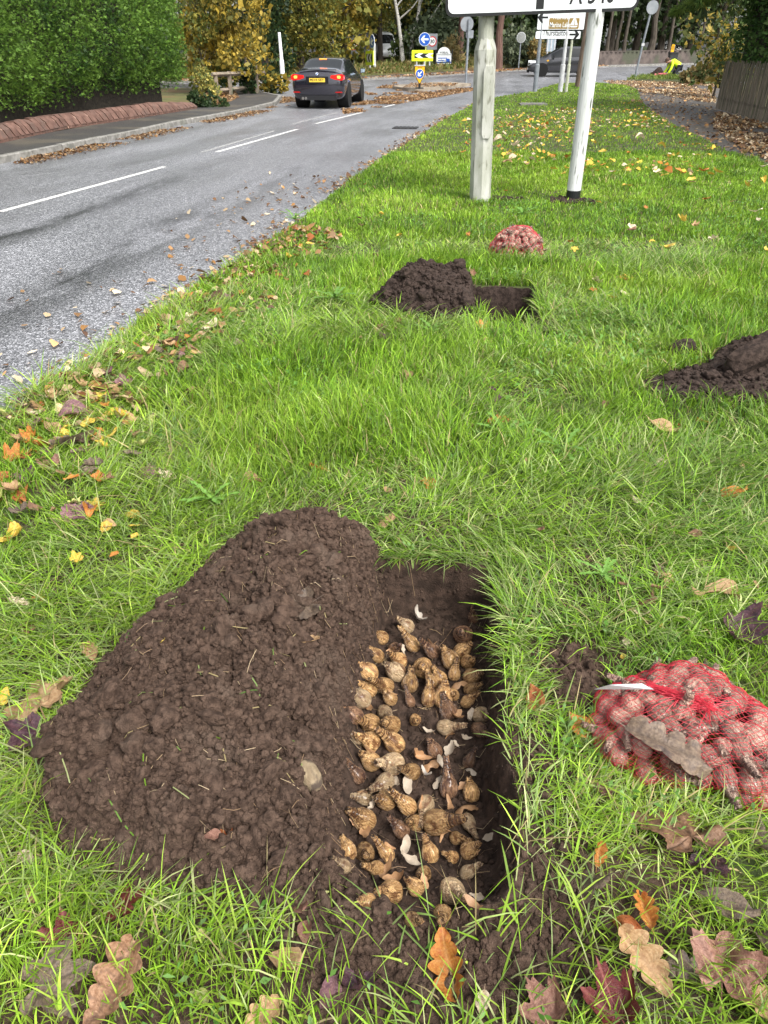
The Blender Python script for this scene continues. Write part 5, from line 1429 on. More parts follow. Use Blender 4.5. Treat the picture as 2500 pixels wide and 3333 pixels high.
m_stone = M('red_sandstone', (.105, .056, .043), (.175, .098, .075), 5, .85, bump=.006, bscale=70, c3=(.12, .075, .06), s3=3)
m_mortar = M('mortar', (.42, .26, .20), (.52, .36, .28), 12, .9, bump=.004, bscale=90)
wall = thing('stone_wall', 'low red sandstone wall with slanted coping stones under the tall hedge', 'wall', (WALL[2].x, WALL[2].y, 0))
wo = wall.location
rg = random.Random(2)
WL = path_len(WALL)
base_mb, joint_mb, cop = MB(), MB(), MB()
s = 0
while s < WL - .05:
    p, t = path_point(WALL, s)
    n = Vector((-t.y, t.x, 0))           # away from the road
    w = rg.uniform(.20, .27)
    zb = float(base(p.y))
    fade = min(1, (WL - s) / 2.5)
    H0, H1 = .06, .17 + .13 * fade
    Mx = Matrix.Translation(p - wo + Vector((0, 0, zb))) @ Matrix(((t.x, n.x, 0, 0), (t.y, n.y, 0, 0), (0, 0, 1, 0), (0, 0, 0, 1)))
    for k in range(2):                    # squared stones of the base course
        base_mb.box((w * (.25 + .5 * k), .16, .035), (w * .5 - .012, .30 + rg.uniform(-.01, .01), H0), Mx)
    j = [rg.uniform(-.012, .012) for _ in range(8)]
    lean = -.10
    V = [(.016 + j[0], 0, H0), (w - .016 + j[1], 0, H0), (w - .016, .36, H0), (.016, .36, H0),
         (.012 + lean + j[2], .05 + j[3], H1 * .72 + j[4]), (w - .012 + lean + j[5], .05 + j[3], H1 * .72 + j[4]), (w - .012 + lean, .36, H1 + j[6]), (.012 + lean, .36, H1 + j[6]), (.012 + lean + j[2], .15, H1 + j[7]), (w - .012 + lean + j[5], .15, H1 + j[7])]
    cop.add(V, [(0, 1, 5, 4), (4, 5, 9, 8), (8, 9, 6, 7), (2, 3, 7, 6), (1, 2, 6, 9, 5), (3, 0, 4, 8, 7), (0, 3, 2, 1)], Mx)
    joint_mb.add([(0, .018, .0), (w, .018, .0), (w, .34, .0), (0, .34, .0), (lean, .068, H1 * .70), (w + lean, .068, H1 * .70), (w + lean, .34, H1 - .03), (lean, .34, H1 - .03), (lean, .16, H1 - .03), (w + lean, .16, H1 - .03)], [(0, 1, 5, 4), (4, 5, 9, 8), (8, 9, 6, 7), (2, 3, 7, 6), (1, 2, 6, 9, 5), (3, 0, 4, 8, 7)], Mx)
    s += w
base_mb.build('base_course', m_stone, wall)
joint_mb.build('mortar', m_mortar, wall)
cop.build('coping', m_stone, wall)

def spray_cloud(P, Nrm, size, rng, pal, droop=.0, spread=.7, aspect=.35, fan=3):
    """sprays of leaf-sized faces at points P growing out along Nrm"""
    n = len(P)
    d = Nrm + rng.normal(0, spread, (n, 3)); d[:, 2] -= droop
    d /= np.linalg.norm(d, axis=1)[:, None] + 1e-9
    r = rng.normal(size=(n, 3)); s = np.cross(d, r); s /= np.linalg.norm(s, axis=1)[:, None] + 1e-9
    L = size * np.exp(rng.normal(0, .35, n))
    V = np.zeros((n, fan * 4, 3))
    for f in range(fan):
        a = (f - (fan - 1) / 2) * .7
        dd = d * math.cos(a) + s * math.sin(a)
        ss = s * math.cos(a) - d * math.sin(a)
        l = L * (1 if f == fan // 2 else .75)
        w = l * aspect
        up = np.cross(dd, ss)
        V[:, 4 * f] = P
        V[:, 4 * f + 1] = P + dd * (l * .5)[:, None] + ss * (w / 2)[:, None] + up * (w * .15)[:, None]
        V[:, 4 * f + 2] = P + dd * l[:, None]
        V[:, 4 * f + 3] = P + dd * (l * .5)[:, None] - ss * (w / 2)[:, None]
    Q = (np.arange(n * fan) * 4)[:, None] + np.array([0, 1, 2, 3])
    pal = np.array(pal)
    cl = np.clip(.5 + .8 * fbm(P[:, 0] * 1.3, P[:, 1] * 1.3, P[:, 2] * 1.3, 501, 3) + rng.normal(0, .22, n), 0, .999)
    C = pal[(cl * len(pal)).astype(int)] * np.exp(rng.normal(0, .18, (n, 1)))
    return V.reshape(-1, 3), Q, np.repeat(C, fan * 4, 0)

def hedge(name, label, path, off, z0f, h, depth, n, size, pal, seed, twig_shade, droop=.0, fan=3, aspect=.35, overhang=0.0, core=None, stems=True):
    rng = np.random.default_rng(seed)
    L = path_len(path)
    p0, _ = path_point(path, L / 2)
    root = thing(name, label, 'hedge', (p0.x, p0.y, 0))
    # face, far end and top as points with outward normals
    K = 400
    pts = np.array([path_point(path, L * i / (K - 1))[0][:2] for i in range(K)]); tg = np.array([path_point(path, L * i / (K - 1))[1][:2] for i in range(K)])
    nr = np.column_stack([tg[:, 1], -tg[:, 0]])            # towards the road side of the path
    nf, ne, nt = int(n * .78), int(n * .12), int(n * .10)
    i = rng.integers(0, K, nf); u = rng.uniform(0, 1, nf)
    z0 = z0f(i / K)
    z = z0 + (h - z0) * u
    q = pts[i] + nr[i] * (off + overhang * sstep(-.05, .3, u))[:, None]
    b = .20 * fbm(i / K * L * .9, z * .9, 0, seed, 3) + .06 * fbm(i / K * L * 3, z * 3, 0, seed + 1, 2)
    q = q + nr[i] * (b - rng.uniform(0, .30, nf))[:, None]
    Pf = np.column_stack([q, z + .10 * (u < .06) * rng.normal(0, 1, nf)]); Nf = np.column_stack([nr[i], np.full(nf, .25)])
    e, te = pts[-1], tg[-1]
    w = rng.uniform(-depth, 0, ne); ze = z0f(1.0) + (h - z0f(1.0)) * rng.uniform(0, 1, ne)
    Pe = np.column_stack([e + te * (.05 + .12 * fbm(w * 2, ze * 2, 0, seed + 4, 2))[:, None] + nr[-1] * (off + w)[:, None], ze]); Ne = np.tile([te[0], te[1], .25], (ne, 1))
    i = rng.integers(0, K, nt); w = rng.uniform(-depth, 0, nt)
    Pt = np.column_stack([pts[i] + nr[i] * (off + w)[:, None], h + .08 * rng.normal(0, 1, nt)]); Nt = np.tile([0, 0, 1.0], (nt, 1))
    P = np.vstack([Pf, Pe, Pt]); N = np.vstack([Nf, Ne, Nt])
    P[:, 2] += base(P[:, 1])
    V, Q, C = spray_cloud(P, N, size, rng, pal, droop, .55, aspect, fan)
    V = V - np.array([p0.x, p0.y, 0])
    link('foliage', npmesh('foliage', V, Q, m_foliage, C), root)
    mb = MB()                                              # the hedge's inside as one solid, its deep shade put into the dark colour
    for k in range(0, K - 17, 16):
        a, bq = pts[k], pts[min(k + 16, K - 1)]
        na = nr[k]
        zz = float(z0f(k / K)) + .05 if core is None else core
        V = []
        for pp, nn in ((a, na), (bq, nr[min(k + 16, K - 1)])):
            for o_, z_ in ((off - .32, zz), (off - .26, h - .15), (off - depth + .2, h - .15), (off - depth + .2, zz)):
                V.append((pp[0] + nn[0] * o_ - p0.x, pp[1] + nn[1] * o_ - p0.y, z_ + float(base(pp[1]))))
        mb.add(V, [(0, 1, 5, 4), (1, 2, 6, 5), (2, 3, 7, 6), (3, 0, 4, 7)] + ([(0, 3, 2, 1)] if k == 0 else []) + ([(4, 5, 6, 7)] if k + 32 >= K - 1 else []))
    mb.build('inner_shade', twig_shade, root)
    for k in range(int(L / .9) if stems else 0):
        st = MB()
        p, t = path_point(path, .4 + k * .9)
        x, y = p.x - t.y * (-off + .55) * -1 - p0.x, p.y
        nn = Vector((t.y, -t.x, 0))
        b0 = p + nn * (off - .6 - rng.uniform(0, .4)) - Vector((p0.x, p0.y, 0))
        zb = float(base(p.y))
        st.tube([b0 + Vector((0, 0, zb - .1)), b0 + Vector((rng.normal(0, .06), rng.normal(0, .06), zb + .6)), b0 + Vector((rng.normal(0, .1), 0, zb + 1.3))], [.06, .05, .04], 7)
        st.build('stem', twig_shade, root)
    return root
m_twig_shade = M('twigs_and_inner_shade', (.016, .013, .009), (.03, .024, .016), 12, .95, bump=.03, bscale=20)  # for the stems, and near-black to carry the shade inside the hedges
HPATH = [(-10.2, 4.6), (-8.9, 11), (-8.15, 15.5), (-7.95, 18.8), (-7.2, 21.7), (-6.35, 25.6)]
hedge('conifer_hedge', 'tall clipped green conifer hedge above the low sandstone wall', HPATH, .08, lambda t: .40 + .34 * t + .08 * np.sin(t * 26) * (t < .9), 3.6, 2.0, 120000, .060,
      [(.022, .055, .012), (.05, .11, .018), (.095, .185, .028), (.125, .230, .034), (.160, .275, .044), (.115, .215, .03), (.08, .155, .026)], 3, m_twig_shade, droop=.15, fan=3, aspect=.24, overhang=.30, core=-.1)
# paling fence on the right with an ivy hedge over it
m_pale = M('weathered_palings', (.13, .105, .08), (.24, .20, .155), 3.5, .85, stretch=(9, 9, .6), bump=.003, bscale=30, c3=(.07, .075, .045), s3=1.5)
FP = [(8.15, 10.0), (8.75, 13.8), (fpts[1][0], fpts[1][1]), (fpts[0][0], fpts[0][1] + .05)]
FLn = path_len(FP)
pf = thing('paling_fence', 'grey weathered paling fence along the footpath under the ivy hedge', 'fence', (fpts[1][0], fpts[1][1], 0))
pal_mb, rail = MB(), MB()
rg = random.Random(6)
s = 0
while s < FLn:
    p, t = path_point(FP, s)
    zb = float(base(p.y))
    M4 = Matrix.Translation(p - pf.location + Vector((0, 0, zb))) @ Matrix.Rotation(math.atan2(t.y, t.x) + rg.uniform(-.12, .12), 4, 'Z') @ Matrix.Rotation(rg.uniform(-.03, .03), 4, 'Y')
    h = 1.28 + rg.uniform(-.05, .04)
    w = rg.uniform(.045, .065)
    pal_mb.box((0, 0, h / 2), (w, .018, h), M4)
    s += rg.uniform(.088, .125)
for z in (.3, 1.0):
    rail = MB()
    for k in range(14):
        (a, ta), (b, tb) = path_point(FP, FLn * k / 14), path_point(FP, FLn * (k + 1) / 14)
        o_ = Vector((ta.y, -ta.x, 0)) * .035
        rail.tube([a + o_ - pf.location + Vector((0, 0, float(base(a.y)) + z)), b + o_ - pf.location + Vector((0, 0, float(base(b.y)) + z))], .03, 5)
    rail.build('rail', m_pale, pf)
pal_mb.build('palings', m_pale, pf)
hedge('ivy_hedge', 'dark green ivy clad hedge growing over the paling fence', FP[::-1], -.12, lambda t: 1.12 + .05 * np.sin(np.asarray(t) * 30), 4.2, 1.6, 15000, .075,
      [(.045, .10, .03), (.07, .15, .04), (.11, .21, .055), (.08, .14, .04), (.17, .26, .08)], 9, m_twig_shade, droop=.1, fan=2, aspect=.8, overhang=.1, stems=False).rotation_euler = (0, 0, 0)
# post and rail fence at the end of the stone wall
m_wood = M('weathered_wood', (.15, .12, .09), (.27, .22, .17), 4, .85, bump=.004, bscale=40, c3=(.09, .10, .06), s3=2)
rf = thing('rail_fence', 'short two rail wooden fence between the hedge and the white post', 'fence', (*vp(760, 310, 32.5)[:2], .15))
def rl(px, py, D): return vp(px, py, D) - rf.location
a, b = rl(690, 243, 31.2), rl(862, 237, 34.0)
c, d = rl(690, 298, 31.2), rl(808, 285, 33.2)
for nm, p, q in (('rail', a, b), ('rail', c, d)):
    mb = MB(); mb.tube([p, q], .075, 4); mb.build(nm, m_wood, rf)
for px, D, top in ((745, 32.1, 232), (831, 33.4, 212), (700, 31.4, 236)):
    t = rl(px, top, D); mb = MB(); mb.box((t.x, t.y, t.z / 2 - .25), (.13, .13, t.z + .5)); mb.build('post', m_wood, rf)
# far stone wall along the junction
m_farwall = M('old_sandstone', (.07, .056, .05), (.125, .10, .088), 2.2, .9, bump=.02, bscale=9, c3=(.07, .075, .05), s3=.6)
FW = [vp(1936, 205, 62), vp(2060, 203, 64), vp(2180, 200, 66.5), vp(2330, 196, 69)]
fw = MB()
for a, b in zip(FW, FW[1:]):
    n = Vector((-(b - a).y, (b - a).x, 0)).normalized() * .35
    za, zb = float(base(a.y)), float(base(b.y))
    fw.add([(a.x, a.y, za - .2), (b.x, b.y, zb - .2), (b.x + n.x, b.y + n.y, zb - .2), (a.x + n.x, a.y + n.y, za - .2), (a.x, a.y, za + .80), (b.x, b.y, zb + .80), (b.x + n.x, b.y + n.y, zb + .80), (a.x + n.x, a.y + n.y, za + .80)], [(0, 1, 5, 4), (4, 5, 6, 7), (2, 3, 7, 6), (1, 2, 6, 5), (3, 0, 4, 7)])
    for k in range(9):
        p = a.lerp(b, (k + .5) / 9); z = float(base(p.y)) + .80
        fw.box((p.x + n.x / 2, p.y + n.y / 2, z + .03), ((b - a).length / 9 - .03, .44, .1), None)
tag(fw.build('stone_wall', m_farwall), 'far brownish stone wall across the junction below the dark trees', 'wall')

# ------------------------------------------------------------------ trees and shrubs
Y1 = [(.30, .22, .035), (.40, .29, .04), (.20, .17, .035), (.46, .34, .06), (.12, .12, .03)]
Y2 = [(.17, .17, .035), (.24, .22, .04), (.11, .13, .03), (.30, .25, .05), (.07, .09, .02)]
G1 = [(.065, .105, .028), (.095, .145, .04), (.045, .07, .022), (.13, .165, .045), (.17, .165, .05)]
D1 = [(.030, .050, .02), (.048, .078, .028), (.022, .035, .015), (.065, .10, .034)]
IV = [(.018, .036, .014), (.028, .055, .018), (.045, .075, .025)]
m_bark = M('bark', (.045, .036, .028), (.09, .075, .058), 5, .9, bump=.02, bscale=12, stretch=(3, 3, .6))
m_pine = M('pine_bark', (.085, .045, .035), (.14, .08, .06), 5, .9, bump=.02, bscale=12, stretch=(3, 3, .6))
m_birch = M('birch_bark', (.52, .50, .46), (.62, .60, .55), 3, .7, c3=(.06, .055, .05), s3=5, a3=(.58, .64), stretch=(1, 1, 3))
def tree(name, label, px, D, h, tr, blobs, n, size, pal, seed, bark=None, lean=(0, 0), fan=2, aspect=.7, droop=.25, group=None, cat='tree', limbs=5):
    rng = np.random.default_rng(seed)
    p = vp(px, 300, D)
    zb = float(base(D)) + .3 * float(sstep(48, 70, D)) * (D > 43) - .05
    root = thing(name, label, cat, (p.x, D, zb), 0, group)
    mb = MB()
    pts = [Vector((lean[0] * k / 6 + rng.normal(0, .05) * (k > 0), lean[1] * k / 6, h * k / 6)) for k in range(7)]
    if tr:
        mb.tube(pts, [tr * (1.25 if k == 0 else 1 - .13 * k) for k in range(7)], 9)
        for k in range(limbs):
            z = h * rng.uniform(.22, .85); a = rng.uniform(0, 6.28); l = h * rng.uniform(.16, .30)
            b = pts[0].lerp(pts[-1], z / h)
            mb.tube([b, b + Vector((math.cos(a) * l * .5, math.sin(a) * l * .5, l * .35)), b + Vector((math.cos(a) * l, math.sin(a) * l, l * .9))], [tr * .45, tr * .28, tr * .1], 6)
        mb.build('trunk', bark or m_bark, root)
    if not blobs: return root
    w = np.array([b[3] * b[4] * b[5] for b in blobs]) ** .75
    i = rng.choice(len(blobs), n, p=w / w.sum())
    B = np.array(blobs)[i]
    d = rng.normal(size=(n, 3)); d /= np.linalg.norm(d, axis=1)[:, None]
    rr = rng.uniform(.25, 1, n) ** .45
    P = B[:, :3] + d * rr[:, None] * B[:, 3:6]
    gap = fbm(P[:, 0] * .9 / max(size, .1) * .25, P[:, 1] * .9, P[:, 2] * .9 / max(size, .1) * .25, seed, 3)
    P, d = P[gap > -.30], d[gap > -.30]
    k = P[:, 2] > .02
    V, Q, C = spray_cloud(P[k], d[k], size, rng, pal, droop, .8, aspect, fan)
    link('crown', npmesh('crown', V, Q, m_foliage, C), root)
    return root
def crown(h, r, z0, n, seed, flat=.7):
    g = random.Random(seed)
    return [(g.uniform(-r, r) * .6, g.uniform(-r, r) * .6, g.uniform(z0, h), r * g.uniform(.35, .6), r * g.uniform(.35, .6), r * g.uniform(.3, .5) * flat + .2) for _ in range(n)]
tree('maple_tree', 'yellow leaved maple with dark stem behind the rail fence', 742, 34.5, 6.5, .11, crown(6, 2.2, 1.2, 12, 1), 9000, .125, Y1, 1, limbs=8, lean=(.3, 0))
tree('hazel_bush', 'straggly yellowing bush between the hedge end and the maple', 672, 33.5, 3.5, .05, crown(3.6, 1.3, .5, 8, 2), 3600, .11, Y2, 2, limbs=8)
tree('ivy_tree', 'dark ivy covered tree between the yellow maple and the white post', 868, 46, 9, .3, [(0, 0, z, 1.5 + .3 * math.sin(z * 2), 1.2, 1.2) for z in (1, 2.2, 3.4, 4.6, 5.8, 7, 8.2)], 8000, .15, IV, 3)
tree('woodland_tree', 'olive yellow tree just right of the white post', 985, 50, 9, .2, crown(9, 3.2, .8, 16, 4), 16150, .13, Y2, 4)
tree('woodland_tree', 'bright yellow tree above the dark saloon car', 1075, 55, 10, .25, crown(10, 3.6, 1.6, 18, 5), 9350, .23, Y1[:3] + Y2, 5)
tree('woodland_tree', 'olive tree left of the wooden telegraph pole', 1120, 66, 11, .25, crown(11, 4, .8, 18, 6), 14535, .16, Y2 + G1, 6)
tree('woodland_tree', 'yellow green tree over the parked vans', 1235, 64, 11, .25, crown(11, 4.2, 2.4, 18, 7), 17765, .15, Y2, 7)
tree('woodland_tree', 'green and gold tree left of the birches', 1290, 72, 12, .25, crown(12, 4.2, 1, 18, 8), 14535, .18, G1 + Y2, 8)
for px, dx, ln, lab in ((1310, 0, -.9, 'white barked birch leaning left beside the blue arrow sign'), (1336, .2, .8, 'white barked birch leaning right, nearer the blue arrow sign')):
    t = tree('birch_tree', lab, px, 60 + dx * 3, 8.5, .15, [(b[0] + ln, b[1], b[2] + 4.2, b[3], b[4], b[5]) for b in crown(5, 2.2, 1.0, 9, 9 + int(dx * 10))], 1500, .24, Y2, 11 + int(dx * 10), m_birch, (ln * 1.5, 0), limbs=6)
tree('bush', 'grey green bush between the birches and the blue arrow sign', 1420, 60.5, 2.6, 0, crown(2.4, 2.4, .4, 12, 31, 1), 3200, .20, [(.07, .095, .05), (.10, .13, .07), (.045, .065, .035)], 31, cat='bush')
tree('bush', 'dark low bush beside the birch trunks', 1345, 61.5, 1.6, 0, crown(1.3, 1.7, .2, 8, 32, 1), 1600, .18, G1, 32, cat='bush')
tree('pine_tree', 'pine with bare reddish trunk right of the white notice board', 1491, 60, 12, .24, [(b[0], b[1], b[2] + 5, b[3], b[4], b[5]) for b in crown(6, 3, .2, 9, 33)], 2500, .3, D1, 33, m_pine, (.1, 0), fan=3, aspect=.25)
tree('pine_tree', 'pine with dark reddish trunk seen behind the big sign\'s left post', 1616, 54, 12, .24, [(b[0], b[1], b[2] + 5, b[3], b[4], b[5]) for b in crown(6, 3, .2, 9, 34)], 2500, .3, D1, 34, m_pine, (-.2, 0), fan=3, aspect=.25)
for px, D, h, sd, pal, lab in ((1400, 74, 13, 41, D1, 'dark evergreen behind the birches'), (1470, 70, 13, 42, G1[:3] + D1, 'dark green tree behind the white notice board'), (1560, 72, 13, 43, G1, 'green tree behind the round backed sign'), (1640, 68, 12, 44, D1 + G1[:2], 'dark tree behind the round mirror'), (1720, 73, 13, 45, D1, 'dark evergreen behind the brown lake sign'),
    (1800, 70, 13, 46, D1, 'blackish evergreen above the dark hatchback'), (1885, 74, 13, 47, D1, 'blackish evergreen behind the right hand white post'), (1965, 72, 13, 48, D1, 'blackish evergreen above the left end of the far wall'), (2045, 75, 13, 49, D1, 'dark conifer behind the tilted grey signpost'), (2125, 74, 13, 50, D1, 'dark conifer above the middle of the far wall'), (2215, 78, 13, 51, D1, 'dark conifer above the right end of the far wall'), (2300, 76, 13, 52, G1 + D1, 'green tree behind the autumn laurel')):
    tree('evergreen_tree' if pal is D1 else 'woodland_tree', lab, px, D, h, .28, [(b[0], b[1], b[2], b[3], b[4], b[5]) for b in crown(h, 3.9, (.4 if px < 1900 else 2.4), 22, sd)], 5200, .34, pal, sd, limbs=6, fan=3 if pal is D1 else 2, aspect=.4)
for px, D, sd in ((1985, 69, 61), (2010, 68.6, 62), (2092, 70, 63), (2150, 70, 64), (2245, 72, 65), (1955, 68, 66)):
    tree('bare_trunk', {61: 'thin dark tree trunk behind the far wall, left of the signpost', 62: 'dark tree trunk behind the far wall nearest the signpost', 63: 'thicker grey tree trunk behind the far wall', 64: 'dark tree trunk behind the far wall above the kneeling person', 65: 'tree trunk right of the parked car behind the far wall', 66: 'leftmost thin tree trunk behind the far wall'}[sd], px, D, 8, .16 if sd != 63 else .3, [], 0, .2, D1, sd, limbs=3, lean=(.2, 0))
tree('bush', 'rounded grey green bush behind the dark hatchback\'s bonnet', 1690, 58.5, 2.2, 0, crown(1.9, 2.3, .3, 12, 71, 1), 3000, .19, [(.07, .09, .05), (.10, .12, .065), (.05, .065, .04)], 71, cat='bush')
tree('bush', 'low golden bush beside the dark hatchback\'s bonnet', 1752, 57, 1.3, 0, crown(1.0, 1.0, .2, 7, 72, 1), 1300, .15, [(.24, .17, .05), (.17, .14, .05), (.30, .2, .07)], 72, cat='bush')
tree('bush', 'tall straw coloured grasses left of the pine trunk', 1468, 58.5, 1.5, 0, crown(1.3, .9, .3, 7, 73, 1.2), 1200, .25, [(.32, .24, .10), (.25, .19, .08), (.20, .18, .07)], 73, cat='bush', aspect=.2, droop=-.4)
tree('laurel_shrub', 'laurel with yellowing leaves beside the end of the paling fence', 2325, 31.5, 2.6, .04, [(b[0] - .1, b[1], b[2] * .8 + .6, b[3], b[4], b[5]) for b in crown(2.5, 1.25, .5, 9, 74, 1)], 1100, .17, [(.07, .12, .03), (.36, .27, .05), (.12, .14, .04), (.05, .08, .03), (.25, .2, .05)], 74, cat='shrub', aspect=.45)
tree('brush_pile', 'heap of cut branches and leaves behind the kneeling person', 2292, 40.5, .9, 0, [(-.5, 0, .25, .8, .7, .45), (.5, .1, .4, .9, .8, .55), (.1, 0, .5, .6, .5, .4)], 1500, .18, [(.17, .13, .05), (.09, .11, .04), (.25, .19, .08), (.06, .08, .03)], 75, cat='brush pile')
tree('variegated_shrub', 'small shrub with pale yellow leaves at the end of the stone wall', 672, 27.6, 1.6, .02, [(0, 0, .70, .26, .26, .36), (.12, 0, .4, .34, .3, .3), (-.1, -.1, .95, .2, .2, .22)], 1100, .065, [(.45, .38, .10), (.30, .30, .08), (.10, .14, .04), (.5, .42, .16)], 76, cat='shrub')
tree('ivy_clump', 'dark ivy spilling over the end of the stone wall', 655, 26.3, .7, 0, [(0, .1, .28, .40, .3, .28), (.35, .3, .15, .4, .35, .2)], 1500, .075, IV + [(.06, .09, .03)], 77, cat='ivy')
tree('ivy_clump', 'ivy covered stump in the rail fence', 808, 33.2, 1.3, .1, [(0, 0, .6, .32, .3, .65)], 900, .09, IV, 78, cat='ivy')
tree('bramble_bush', 'yellow leaved brambles under the rail fence', 845, 34.6, 1.0, 0, [(0, 0, .45, .7, .5, .45), (.7, .3, .3, .5, .4, .35), (-1.5, -1, .35, .6, .5, .35)], 1500, .12, Y1 + IV, 79, cat='bush')
# overhanging conifer behind the ivy hedge, reaching over the path
t = thing('conifer_tree', 'conifer whose drooping green boughs hang over the footpath from the right', 'tree', (13.2, 25.5, 0))
rngc = np.random.default_rng(81)
mb = MB(); mb.tube([(0, 0, -.1), (.1, 0, 4), (0, .1, 9)], [.35, .28, .12], 10); mb.build('trunk', m_bark, t)
bm_ = MB(); P, Nn = [], []
for bx, by, bz, ex, ey, ez in ((0, 0, 4.1, -4.6, -1.5, 2.75), (0, 0, 4.6, -5.6, -.5, 3.0), (0, 0, 5.0, -6.3, .6, 3.2), (0, 0, 4.4, -3.2, -3.0, 3.0), (0, 0, 5.4, -4.6, -2.6, 3.7), (0, 0, 3.9, -4.4, .8, 2.55), (0, 0, 5.8, -6.0, -1.4, 4.1), (0, 0, 5.3, -2.2, -4.5, 3.4), (0, 0, 6.4, -5, 1.2, 4.8)):
    a, b = Vector((bx, by, bz)), Vector((ex, ey, ez))
    mid = a.lerp(b, .5) + Vector((0, 0, .35))
    bm_.tube([a, mid, b], [.09, .05, .015], 6)
    for k in range(1000):
        u = rngc.uniform(.12, 1)
        q = (a * (1 - u) ** 2 + mid * 2 * u * (1 - u) + b * u * u)
        sp = .85 * math.sin(math.pi * min(1, u * .85 + .12))
        dv = Vector((rngc.normal(0, .5), rngc.normal(0, .5) * 1.2, -abs(rngc.normal(0, .16)))) * sp
        P.append(q + dv); Nn.append(dv * 1.2 + (b - a).normalized() * .6)
bm_.build('boughs', m_bark, t)
V, Q, C = spray_cloud(np.array(P), np.array(Nn), .17, rngc, [(.08, .15, .035), (.13, .22, .045), (.18, .27, .06), (.22, .30, .075), (.06, .11, .03)], .35, .5, .20, 5)
link('crown', npmesh('crown', V, Q, m_foliage, C), t)
# the wood that closes the view beyond the single trees
rngw = np.random.default_rng(91)
n = 26000
X = rngw.uniform(-70, 95, n); Yw = 84 + 8 * rngw.uniform(0, 1, n) + np.maximum(0, X - 15) * .12; Zw = rngw.uniform(0, 1, n) ** .8 * (13 + 3 * fbm(X * .12, 0 * X, 0, 95, 3))
keep = fbm(X * .35, Zw * .35, 0, 97, 3) > -.45
P = np.column_stack([X, Yw, Zw + 1.2])[keep]
V, Q, C = spray_cloud(P, np.tile([0, -1.0, .1], (len(P), 1)), .75, rngw, D1 + G1[:3] + Y2[2:3], .2, .9, .6, 2)
sel = V[:, 0] < 12
C = np.where((sel & (np.repeat(rngw.uniform(0, 1, len(P)), 8) < .35))[:, None], np.array([.17, .15, .04]) * np.exp(rngw.normal(0, .2, (len(C), 1))), C)
tag(link('woodland', npmesh('woodland', V, Q, m_foliage, C)), 'dense autumn woodland closing the view beyond the junction', 'woodland', kind='stuff')
n = 9000
X = rngw.uniform(-75, -9, n); Yw = 44.5 + 14 * rngw.uniform(0, 1, n) + np.maximum(0, -X - 12) * .1; Zw = rngw.uniform(0, 1, n) * 9
P = np.column_stack([X, Yw, Zw + .5])
V, Q, C = spray_cloud(P, np.tile([0, -1.0, .1], (len(P), 1)), .5, rngw, Y2 + G1, .2, .9, .6, 2)
tag(link('woodland', npmesh('woodland', V, Q, m_foliage, C)), 'yellowing wood on the far side of the left hand side road', 'woodland', kind='stuff')

# ------------------------------------------------------------------ signs and posts
m_white = M('sign_white', (.78, .81, .82), (.70, .74, .75), 3, .35, spec=.5)
m_black = M('sign_black', (.012, .013, .014), rough=.4)
m_back = M('sign_back_grey', (.20, .22, .24), (.27, .29, .31), 3, .5)
m_galv = M('grey_painted_steel', (.16, .18, .20), (.22, .24, .26), 6, .5)
m_galv2 = M('pale_galvanised_steel', (.40, .41, .42), (.52, .53, .54), 6, .5)
m_postw = M('weathered_white_paint', (.66, .66, .63), (.54, .55, .50), 3.5, .5, c3=(.19, .20, .15), s3=5, a3=(.56, .72), stretch=(3, 3, .55), bump=.002, bscale=40)
m_postw2 = M('scuffed_white_paint', (.64, .65, .65), (.50, .52, .50), 2.5, .45, c3=(.10, .11, .09), s3=6, a3=(.58, .68), stretch=(4, 4, .7))
m_algae = M('mossy_white_paint', (.48, .48, .44), (.29, .30, .24), 2.2, .6, c3=(.17, .17, .13), s3=9, a3=(.56, .70), stretch=(2.5, 2.5, .9), bump=.003, bscale=50, lo=.35, hi=.6)
m_blue = M('sign_blue', (.012, .085, .42), rough=.35)
m_yel = M('bollard_yellow', (.80, .42, .01), rough=.35)
m_lime = M('fluorescent_yellow', (.72, .90, .02), rough=.45)
m_brown = M('sign_brown', (.24, .16, .045), (.28, .19, .06), 4, .4)
m_redsign = M('sign_red', (.55, .02, .02), rough=.4)

def sign_frame(name, label, cat, px, py_base, D, rz=0.0, top=None, group=None):
    p = vp(px, py_base, D)
    return thing(name, label, cat, (p.x, D, float(base(D))), rz, group)

# the big direction sign
LP, RP = gp(1560, 650), gp(1863, 656)
DS = (LP.y + RP.y) / 2 - .14
big = thing('direction_sign', 'large white black-bordered direction sign on two pale posts, cut by the picture\'s top edge', 'road sign', (LP.x, DS, 0))
a, b = vp(1450, 57, DS), vp(2076, 34, DS)
tilt = math.atan2(b.z - a.z, b.x - a.x)
Wd = (b - a).length
HB = 1.55
MS = Matrix.Translation(a - big.location) @ Matrix.Rotation(-tilt, 4, 'Y')
mb = MB(); mb.prism(rrect(0, Wd, 0, HB, .085), 0, .03, MS); mb.build('panel_edge', m_black, big)
mb = MB(); mb.prism(rrect(.028, Wd - .028, .028, HB - .028, .062), -.003, -.0005, MS); mb.build('white_face', m_white, big)
mb = MB()
def bl(px, py):
    v = MS.inverted() @ (vp(px, py, DS) - big.location)
    return v.x, v.z
x0, z0 = bl(1744, 30); x1, _ = bl(1769, 30)
xm = (x0 + x1) / 2
mb.prism([(x0, z0), (x1, z0), (x1, z0 + .52), (xm + .16, z0 + .46), (xm + .16, z0 + .60), (xm, z0 + .86), (xm - .16, z0 + .60), (xm - .16, z0 + .46), (x0, z0 + .52)], -.006, -.0035, MS)
mb.build('arrow', m_black, big)
mb = MB(); tm_ = MB()
(xa, za), (xb, zb2) = bl(1852, 15), bl(1999, 9)
text_into(tm_, 'A 540', xa, xb, za, za + .165, -.006, bold=.012)
